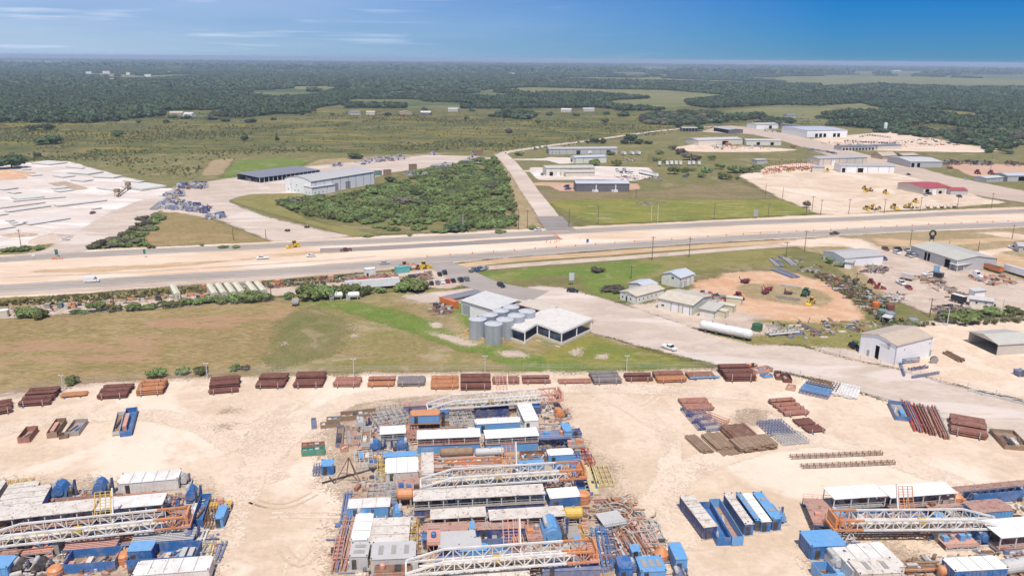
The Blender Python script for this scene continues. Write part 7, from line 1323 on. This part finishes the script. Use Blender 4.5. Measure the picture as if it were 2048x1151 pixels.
deckf((1892,1102),(1958,1099),5,1.0,LGREY,SALM,'low pale deck with orange and white beams south of the mast foot',items=4); pump((1962,1094),(1992,1092),4.4,BLUE,'bright blue pump south of the mast foot',2.8); canopy((1996,1108),(2090,1100),6,3.8,ROOFW,LGREY,'white-roofed porch house at the east edge',n=3,deck=1.0); trough((2010,1066),(2070,1062),5,1.0,BRNM,'rusty trays east of the mast foot')
cont((1620,1122),(1690,1118),5.4,3.2,BLUE,LBLUE,'plain blue container with white skid standing before the mast stand',ribs=True); pump((1668,1146),(1702,1143),5,LGREY,'grey and white generator beside the plain blue container',3.0); cont((1704,1168),(1806,1158),8,2.8,RIGW,RIGW,'wide white panel roof near the bottom edge',vents=0); A_ = al((1690,1165),(1676,1138),3); slide(A_[0],A_[1],A_[2],LBLUE,'pale blue chute beside the grey generator'); beams((1690,1102),(1728,1098),2,4,NAVY,'blue-grey pipes lying by the mast stand')
cont((1715,1180),(1800,1176),4.5,3.4,RIGW2,RIGW2,'stained panel roof cut by the bottom edge',vents=2); cont((1905,1172),(2010,1166),4,3.2,BLUE,ROOFW,'blue unit with white roof at the bottom edge'); htank((1880,1160),(1905,1159),1,ORNG,'orange tank at the bottom edge'); htank((2010,1160),(2070,1150),1.4,LGREY,'long grey tank in the bottom east corner'); trough((1640,1172),(1672,1170),4,2.6,LBLUE,'blue bin cut by the bottom edge',2)
# ---------------- middle containers ----------------
for A, B, Dp, h, bm_, rm_, v, l in (((1406,1081),(1432,1078),(1371,1015),3.0,DBLUE,RIGW2,0,'westernmost container with long dark blue side and white-spotted roof'),((1488,1073),(1505,1072),(1455,1010),2.8,BLUE,RIGW2,0,'blue container with cream stained roof'),((1509,1064),(1518,1063.5),(1482,1008),2.7,BLUE,LBLUE,5,'narrow container with ribbed pale blue roof'),((1521,1066),(1540,1065),(1498,1008),2.7,BLUE,ROOFW,0,'container with brilliant white rounded roof'),((1543,1063),(1561,1062),(1523,1008),3.0,BLUE,LBLUE,2,'easternmost tall blue container of the group')):
    cont(A, B, dt(A, B, Dp), h, bm_, rm_, l, vents=v)
for A, B, Dp, h, m, f, l in (((1433,1091),(1461,1090),(1405,1018),1.9,BLUE,2.6,'open blue bin with orange parts and a stair'),((1463,1092),(1486,1091),(1432,1014),2.2,LBLUE,2.0,'open blue bin with pinkish floor beside the stair')): trough(A, B, dt(A, B, Dp), h, m, l, f)
pump((1561,1052),(1577,1051),6,LBLUE,'small blue pump at the end of the container group',2.6)
# ---------------- racks at the east fence ----------------
for p, q, w, f in (((1806,842),(1790,810),4,lambda A,B,D: trough(A,B,D,1.4,BLUE,'blue skid with red parts at the east fence')),((1838,864),(1812,808),2.6,lambda A,B,D: beams(A,B,D,4,[RST5,NAVY,REDR],'first rusty machinery strip beside the blue skid',1.0)),((1862,870),(1836,812),2.8,lambda A,B,D: beams(A,B,D,4,[RST3,RST5,SALM],'second rusty machinery strip',1.0)),((1890,878),(1862,818),2.8,lambda A,B,D: beams(A,B,D,4,[RST3,GREYM,RST5],'third rusty machinery strip next to the large brown stack',1.0)),((2034,900),(2002,866),6,lambda A,B,D: trough(A,B,D,1.2,TANW,'tan tray with blue load at the east edge',2.5)),
    ((1684,794),(1694,772),8,lambda A,B,D: mats(A,B,D,3,'cream steel panels stacked by the fence gate',RIGW)),((1808,752),(1800,728),1.2,lambda A,B,D: beams(A,B,D,2,[DBLUE,NAVY],'dark blue beam below the big metal building',.6)),((1924,724),(1890,706),3,lambda A,B,D: beams(A,B,D,4,[BRNM,TANW],'brown lattice junk at the corner of the big metal building',.8))): A_ = al(p, q, w); f(*A_)
frame_rack((1826,757),(1878,748),.6,.7,NAVY,'long blue-grey ladder frame on the sandy yard',8,2); frame_rack((1806,728),(1838,724),.5,1.6,NAVY,'blue hoop frame against the big metal building',1,2); frame_rack((1822,742),(1856,736),1.2,.6,DBLUE,'blue crossed beams below the big metal building',3,2); cont((2040,755),(2054,754),3,1.6,NAVY,NAVY,'dark skid at the east edge of the sandy yard')
T = thing('wall_tyre', 'big black tyre leaning on the wall of the big metal building', 'tyre', G(1868,727)); MB().tube((0,0,1.25),(.1,.7,1.3),1.25,16,capmi=1).build('tyre', [TYRE, HUB], T)
trough((1513,748),(1546,742),3,1.0,SALM,'salmon frame skid beside the tallest stack',2); trough((1528,757),(1546,755),2.5,.9,LBLUE,'pale blue skid before the salmon frame',1); trough((1552,760),(1566,761),5,1.3,RST1,'dark red bin west of its twin'); trough((1567,765),(1584,766),5,1.3,RST1,'dark red bin east of its twin'); trough((1572,780),(1590,783),3,1.0,SALM,'red and pink skid at the end of the blue-grey rack')
cont((1500,740),(1514,739),1.5,1.4,REDR,ORNG,'small bright orange-red box at the tallest stack')
# ---------------- equipment rows by the highway ----------------
k = 0
for x in (357,432,450,468,486,512,530): building('container_house', ('cream container house alone at the west of the row','cream container house in the tight row behind the hedge','cream container house in the tight row behind the hedge','cream container house in the tight row behind the hedge','cream container house in the tight row behind the hedge','cream container house beside the pole','cream container house last in the row')[k], (x-7,601-k*1.2), (x+5,599.5-k*1.2), 15, 2.7, .4, 'y', CREAM, CREAM, over=.05, cat='container', group='cream containers behind the hedge', front=[('d',.8,1.7,.05,2.1,D_GREY)]); k += 1
for i in range(11): x = 415+i*6+(i>4)*18; o_ = frame_rack((x,582-i*.5),(x+4,581.8-i*.5),1,2.6,RIGW,'white upright pipe frame behind the container houses',1,2); o_['group'] = 'white pipe frames'
for x, y, w, c, l in ((408,581,6,ORNG,'orange crate west of the white frames'),(431,579,5,ORNG,'orange crate among the white frames'),(316,603,10,DARK,'black box trailer at the hedge track'),(120,618,10,TEAL,'green and black truck body by the hedge'),(148,617,6,ORNG,'orange crate beside the green truck body'),(95,619,10,GREYM,'grey car body on the hedge track'),(518,573,14,ORNG,'long orange implement row, western'),(555,571,12,ORNG,'long orange implement row, eastern'),(645,563,12,BRNM,'dark red machine at the scrap heap'),(662,562,12,SALM,'pale red machine at the scrap heap')): cont((x-w/2,y),(x+w/2,y-.6),2.2,2.0,c,c,l,base_h=.3,door=False,cat='equipment')
cont((-14,636),(16,634),2.6,2.4,CREAM,ROOFW,'small white container at the west edge of the pasture hedge',base_h=.3); cont((793,548),(820,545),2.6,2.8,paint('turquoise_paint',(.10,.42,.40),.5,.06,.05,.15),MC['turquoise_paint'],'turquoise container beside the wheel loaders',base_h=.3,door=False); trough((818,557),(842,555),2.6,1.2,DARK,'dark boat-like trailer beside the car park',1)
for x, l in ((673,'white cylindrical tanker body in a frame, western one'),(706,'white cylindrical tanker body in a frame, eastern one')): htank((x-11,600),(x+14,599),1.25,TW,l,.6); frame_rack((x-13,602),(x-6,601.6),2.4,2.4,RIGW,'white end frame of a tanker body',2,2)['group'] = 'tanker end frames'
cont((731,557),(752,555),3,4.0,RIGW,ROOFW,'white two-level machine at the scrap heap',base_h=.3,door=True)
RED_S = [REDR,SALM,RST5,GREYM,BRNM,GREYM,TANW]; MIXS = [GREYM,LGREY,BRNM,TANW,RST5,RIGW2,NAVY,DARK]; BLS = [NAVY,LGREY,GREYM,DBLUE,BRNM]
clutter('scrap', [(685,556),(790,552),(800,562),(690,566)], 160, RED_S, smax=1.6, hmax=1.8); clutter('scrap', [(500,572),(640,562),(690,560),(560,575),(500,582)], 90, RED_S+MIXS, smax=1.3, hmax=1.4); clutter('scrap', [(840,548),(866,545),(862,560),(835,562)], 70, [TANW,GREYM,BRNM], smax=1.2, hmax=1.4); clutter('scrap', [(828,572),(856,568),(856,578),(838,582)], 50, RED_S, smax=1.4, hmax=1.4)
clutter('scrap', [(0,618),(150,606),(330,594),(430,588),(430,596),(300,604),(150,618),(0,630)], 260, [RIGW2,GREYM,DARK,BRNM,ORNG,LGREY,TANW], smax=1.3, hmax=1.1)
clutter('scrap', [(862,612),(880,604),(905,618),(895,630),(868,630)], 110, [GREYM,DARK,LGREY,BRNM], smax=1.6, hmax=1.4)
# scrap rows around the dirt loop and repair yard
for P, n, pal in (([(1640,545),(1680,552),(1760,590),(1800,630),(1760,640),(1700,600),(1650,570)],420,MIXS+[BRNM,TANW,GREYM,BRNM,DARK]),([(1735,528),(1775,535),(1772,548),(1725,545)],120,[BRNM,DARK,GREYM]),([(1765,590),(1800,585),(1815,602),(1785,608)],90,[LGREY,RIGW2,BRNM]),([(1540,518),(1580,512),(1640,530),(1650,545),(1600,545),(1550,530)],40,[LGREY,NAVY,BRNM]),
    ([(1500,652),(1620,640),(1760,645),(1740,670),(1600,678),(1520,672)],150,MIXS),([(1860,612),(1930,612),(1945,628),(1880,630)],110,[DARK,BRNM,GREYM]),([(1935,555),(2010,550),(2040,570),(1980,572)],70,[BRNM,ORNG,GREYM]),([(1400,582),(1440,590),(1470,600),(1450,612),(1420,600)],80,[LGREY,DARK,REDR,GREYM]),([(1790,548),(1880,556),(1930,590),(1900,600),(1840,560)],70,[BRNM,TANW,GREYM])):
    clutter('scrap', P, n, pal, smax=1.5, hmax=1.1)
for p, q, w, n, m, l in (((1560,534),(1545,520),4,6,[LGREY,NAVY],'pale pipes lying north of the dirt loop, western bundle'),((1588,532),(1570,518),3,4,[LGREY,BRNM],'pale pipes lying north of the dirt loop, eastern bundle'),((1592,556),(1550,540),5,7,[NAVY,LGREY],'blue-grey beams on the green edge of the dirt loop'),((1636,545),(1610,538),5,5,[RIGW2,GREYM],'white beams beside the scrap row'),((1668,560),(1640,550),5,6,[BRNM,GREYM],'brown beams at the start of the scrap row'),
    ((1597,601),(1553,594),3,3,[GREYM,TANW],'long grey flat frame on the loop island'),((1605,577),(1560,570),.9,2,[LGREY],'long thin pole trailer on the loop island'),((1640,668),(1600,650),2.6,3,[TANW,NAVY],'flat trailer frame with blue load on the grass'),((1715,664),(1696,656),2,3,[DARK,GREYM],'dark crane arm lying beside the big metal building'),((1658,648),(1645,643),2,3,[CRMY,BRNM],'yellowish sled on the grass')): A_ = al(p, q, w); beams(A_[0],A_[1],A_[2],n,m,l,.7)
T, L_ = base('pipe_manifold', 'grey steel pipe manifold with upright risers behind the long white tank', (1538,674), (1598,668), 'pipe manifold')
for y in (0, 2.2): MB().tube((0,y,.9),(L_,y,.9),.4,10).build('header_pipe', LGREY, T)
for i in range(8): x = L_*(i+.5)/8; b = MB(); b.tube((x,0,.9),(x,2.2,.9),.22,8); b.tube((x,1.1,.9),(x,1.1,1.9+.5*(i%3)),.25,8); b.build('riser', LGREY, T)
# bluish steel piles at the north-west pads (too tangled to count)
for P, n in (([(320,404),(345,402),(420,415),(412,427),(330,418)],520),([(355,372),(400,366),(418,368),(410,378),(358,378)],190),([(330,390),(360,382),(370,392),(335,402)],120),([(412,432),(446,430),(446,437),(415,439)],80),([(712,325),(760,314),(812,310),(815,318),(720,330)],230),([(865,330),(900,328),(900,335),(865,336)],70),([(930,318),(972,314),(975,322),(930,328)],100),([(664,328),(684,327),(684,335),(664,335)],40),([(860,303),(870,303),(872,311),(858,311)],30),([(945,303),(960,303),(960,311),(945,311)],30),([(810,347),(850,344),(856,354),(814,354)],90),([(500,346),(520,352),(516,366),(490,360)],60)):
    clutter('steel_pile', P, n, BLS+[LGREY], smax=2.6, hmax=2.6)
for x, y, l in ((777,353,'tan crate north of the curved-roof warehouse, first'),(828,341,'tan crate farther along the storage pad'),(960,311,'tan crate at the far end of the storage pad')): cont((x-7,y),(x+6,y-.8),4,5,TANW,BRNM,l,base_h=.3,door=False)
cont((752,352),(764,351),3,4,TEAL,TEAL,'green container behind the curved-roof warehouse',base_h=.3,door=False); cont((742,357),(750,356),3,3,DARK,DARK,'dark box behind the curved-roof warehouse',base_h=.3,door=False)
for x, y in ((575,462),(614,455)): T = thing('tyre_planter', 'round tyre ring lying on the storage pad'+(' nearest the highway' if x < 600 else ' farther east'), 'tyre', G(x, y)); MB().lathe((0,0,0), [(1.2,0),(1.6,.3),(1.5,.9),(1.1,1.0),(1.0,.6)], 14).build('tyre', TYRE, T); MB().tube((.2,0,.5),(.3,0,1.8),.15,6).build('stake', TRIMW, T)
# precast slabs in the limestone yard
SLAB = paint('precast_slab', (.58,.56,.52), .8, .06, 0, .15)
for i, (x0, y0, x1, y1, D, h) in enumerate(((100,330.5,136,326,26,1.0),(163,338,171,337,22,.9),(177,350,209,345,24,1.1),(228,357,247,353,20,1.1),(278,366,290,364,18,1.0),(284,382,334,375,26,1.6),(232,383,246,381,24,1.1),(126,356,152,353,16,1.0),(168,364,188,361,16,1.0),(64,353,86,351,9,.9),(43,341,62,340,9,.9),(8,381,38,377,10,.9),(28,388,44,386,10,.8),(36,401,90,395,15,1.0),(27,404,132,395,3,.8),(-10,419,92,406,4,.8),(18,425,103,413,6,.8),(116,414,215,402,7,.9),(-8,433,18,429,5,.7),(60,451,142,438,9,.8),(32,452,58,447,4,.8),(-8,461,32,455,5,.7),(17,444,31,442,5,.8),(26,448,38,446,4,.8),(120,385,150,381,9,.8),(110,379,138,376,8,.8),(185,420,205,417,2,.8))):
    T, L_ = base('precast_slab', 'grey precast concrete slab lying in the limestone yard', (x0,y0), (x1,y1), 'concrete slab', 'slabs in the limestone yard'); MB().box(0, L_, 0, D, .35, h).build('slab', SLAB, T); 
    for x in (L_*.15, L_*.85): MB().box(x-.3, x+.3, .1, D-.1, .0, .346).build('bearer', GREYM, T)
def mound(px, py, w, d, h, mat, label):
    b = MB(); n = 18; rg = 7; p = G(px, py); r = random.Random(int(px)); vs = [(0,0,h)]
    for j in range(1, rg+1):
        for i in range(n): t = 2*PI*i/n; f = j/rg; k = 1+r.uniform(-.09,.09); vs.append((w/2*f*k*math.cos(t), d/2*f*k*math.sin(t), h*(1-f)**1.1*(1+r.uniform(-.12,.12)) if j < rg else -.1))
    fs = [(0, 1+i, 1+(i+1)%n) for i in range(n)]+[(1+(j-1)*n+i, 1+j*n+i, 1+j*n+(i+1)%n, 1+(j-1)*n+(i+1)%n) for j in range(1, rg) for i in range(n)]
    b.add(vs, fs); o = b.build('gravel_heap', mat); o.location = p; tag(o, label, 'gravel heap')
mound(103,478,22,26,3.2,GREYD,'brown-grey gravel heap near the highway in the limestone yard'); mound(15,350,44,40,4.5,REDD,'orange sand heap at the far west edge'); mound(40,470,20,12,1.6,RIGDIRT,'low dark gravel bank beside the wooden pole'); mound(1785,400,26,10,1.2,TAN,'low gravel mound in the middle of the dealer yard')
for x, y, l in ((162,398,'tall slim hopper machine in the limestone yard'),(256,384,'hopper machine beside the long slabs')):  pass
for x, y, s, l in ((235,393,1,'drab conveyor plant at the end of the slab rows, western tower'),(257,379,1,'drab conveyor plant tower near the widest slab')):
    T = thing('hopper_tower', l, 'hopper', G(x, y)); MB().box(-1.6,1.6,-1.4,1.4,3,5.4).build('hopper', TANW, T)
    for a in (-1.4,1.4):
        for c in (-1.2,1.2): MB().beam((a,c,0),(a,c,3),.25).build('leg', BRNM, T)
for x0, y0, x1, y1, l in ((234,395,258,378,'inclined conveyor between the two hopper towers'),): T, L_ = base('conveyor', l, (x0,y0), (x1,y1), 'conveyor'); MB().beam((0,0,1.2),(L_,0,2.4),1.2,.5).build('belt', TANW, T); [MB().beam((L_*t,0,0),(L_*t,0,1.6),.3).build('leg', BRNM, T) for t in (.1,.5,.9)]
for p, q in (((300,420),(322,402)),((306,420),(328,402)),((312,420),(334,400))): A_ = al(p, q, 1.6); beams(A_[0],A_[1],A_[2],2,LGREY,'long pale concrete beam at the corner of the limestone yard',.8)['group'] = 'long concrete beams'
# junk row, black hay-like row and vehicles at the far east
clutter('scrap', [(1885,322),(1985,324),(1985,331),(1885,329)], 170, [DARK,DARK,BRNM,GREYM], smax=2.4, hmax=2.4); clutter('scrap', [(2010,325),(2080,328),(2080,334),(2010,332)], 70, [DARK,BRNM], smax=2.4, hmax=2.4); clutter('scrap', [(1540,336),(1640,332),(1640,338),(1560,346),(1525,350)], 130, [ORNG,SALM,BRNM,GREYM], smax=2.0, hmax=1.6)
clutter('scrap', [(1228,352),(1320,352),(1330,362),(1240,360)], 120, MIXS, smax=1.6, hmax=1.2); clutter('scrap', [(1245,318),(1275,316),(1272,324),(1240,326)], 50, MIXS, smax=1.4, hmax=1.2); clutter('scrap', [(1270,404),(1330,402),(1328,410),(1272,412)], 60, [GREYM,TANW,BRNM], smax=1.6, hmax=.6); clutter('scrap', [(1420,288),(1540,292),(1540,298),(1430,300)], 110, [ORNG,NAVY,TANW,RIGW2], smax=2.2, hmax=1.8); clutter('scrap', [(1640,286),(1790,282),(1860,276),(1930,292),(1700,296)], 240, MIXS+[DARK,REDR], smax=2.2, hmax=1.8)
for A, B, D, n, ms, l in (((828,874),(945,868),2,6,[LGREY,PINKD,BRNM],'thin pipes between driller cabin and long canopies'),((850,925),(1015,920),2,7,[GREYM,TANW,SALM],'thin pipes north of the dusty tanks'),((1030,926),(1095,923),2,5,[BRNM,NAVY],'thin pipes beside the racking board of the middle mast'),((850,947),(1010,941),3,9,[TANW,RST5,LGREY,SALM],'brown and pink pipes behind the middle mast'),((850,1012),(1090,999),3,9,[RST5,LGREY,PINKD,DBLUE],'pipes in front of the middle mast'),((985,1004),(1120,997),2.5,7,[DBLUE,NAVY,BLUE],'dark blue pipes below the middle mast crown'),
    ((855,1050),(980,1044),1.5,5,[NAVY,DARK,LGREY],'dark pipes between the stained canopies'),((990,1078),(1085,1073),1.6,5,[LBLUE,LGREY,SALM],'pale pipes below the arched canopy'),((862,1132),(1080,1121),2.5,8,[BLUE,LGREY,RST5],'pipes directly behind the south mast'),((860,1162),(1080,1152),3,9,[GREYM,DARK,BRNM,TANW],'dark pipes in the shade of the south mast'),((720,1060),(740,1059),1.5,3,[LBLUE],'short pale blue pipes by the pumps'),
    ((60,1024),(230,1010),2.5,7,[PINKD,SALM,LGREY],'pink pipes behind the western canopies'),((110,1104),(345,1092),3,9,[RST5,NAVY,LGREY,ORNG],'pipes south of the western mast'),((0,1112),(110,1106),2.5,6,[LGREY,GREYM],'grey pipes at the foot of the western mast'),((392,1130),(425,1128),2,4,[BRNM,LGREY],'short brown pipes by the yellow beams'),
    ((1700,1078),(1880,1074),4,9,[BRNM,GREYM,TANW],'brown pipes lying in the shade of the eastern mast'),((1770,1044),(1870,1040),2,6,[PINKD,BLUE,LGREY],'mixed pipes in front of the eastern canopies'),((1910,1062),(2040,1058),2,6,[RST5,SALM,GREYM],'rusty pipes at the east mast foot'),((1800,1150),(1900,1146),3,6,[BRNM,ORNG,TANW],'brown pipes near the bottom east corner')):
    prun(A, B, D, n, ms, l)
# loose parts on the oily ground between the rigs
PALR = [GREYM,LGREY,BRNM,SALM,RST5,DARK,BLUE,TANW,PINKD,RIGW2,GREYM,BRNM,NAVY]
for P, n in (([(750,830),(1120,812),(1170,900),(1200,1000),(1180,1150),(700,1160),(660,1100),(700,1000),(740,930),(690,860)],2500),([(-20,1000),(60,975),(400,990),(450,1010),(440,1100),(400,1160),(-20,1160)],900),([(1625,1020),(1700,1000),(2048,985),(2060,1110),(1960,1080),(1700,1070)],420),([(1190,1010),(1260,1005),(1350,1100),(1340,1150),(1200,1150)],220),([(1640,1130),(2048,1100),(2060,1160),(1640,1160)],200)):
    clutter('loose_rig_parts', P, n, PALR, smax=1.1, hmax=.9)
# labels of like things in one row: say which, counted from the west end (the photograph's left side)
ORD = 'first second third fourth fifth sixth seventh eighth ninth tenth eleventh twelfth thirteenth fourteenth fifteenth sixteenth seventeenth eighteenth nineteenth twentieth'.split()
ORD += ['twenty-'+w for w in ORD[:9]]+['thirtieth']+['thirty-'+w for w in ORD[:9]]
by = {}
for o in scene.objects:
    if o.parent is None and o.get('label') and o.get('category'): by.setdefault(o['label'], []).append(o)
for lab, L_ in by.items():
    if 1 < len(L_) <= len(ORD) and len(lab.split()) <= 13:
        L_.sort(key=lambda o: o.location.x/max(1.0, o.location.y))
        for i, o in enumerate(L_): o['label'] = lab+', '+ORD[i]+' from west'; o['group'] = o.get('group') or lab
# ---------------- haze ----------------
hz = MB().box(-24000, 24000, -600, 42000, -3, 101.5).build('haze', NT('haze_air').m); hz['kind'] = 'stuff'
ht = hz.data.materials[0].node_tree; ht.nodes.remove(ht.nodes['Principled BSDF'])
pv = ht.nodes.new('ShaderNodeVolumePrincipled'); pv.inputs['Color'].default_value = (.62, .78, 1, 1); pv.inputs['Density'].default_value = 9.5e-5
pv.inputs['Anisotropy'].default_value = 0.0
ht.links.new(pv.outputs[0], ht.nodes['Material Output'].inputs['Volume'])
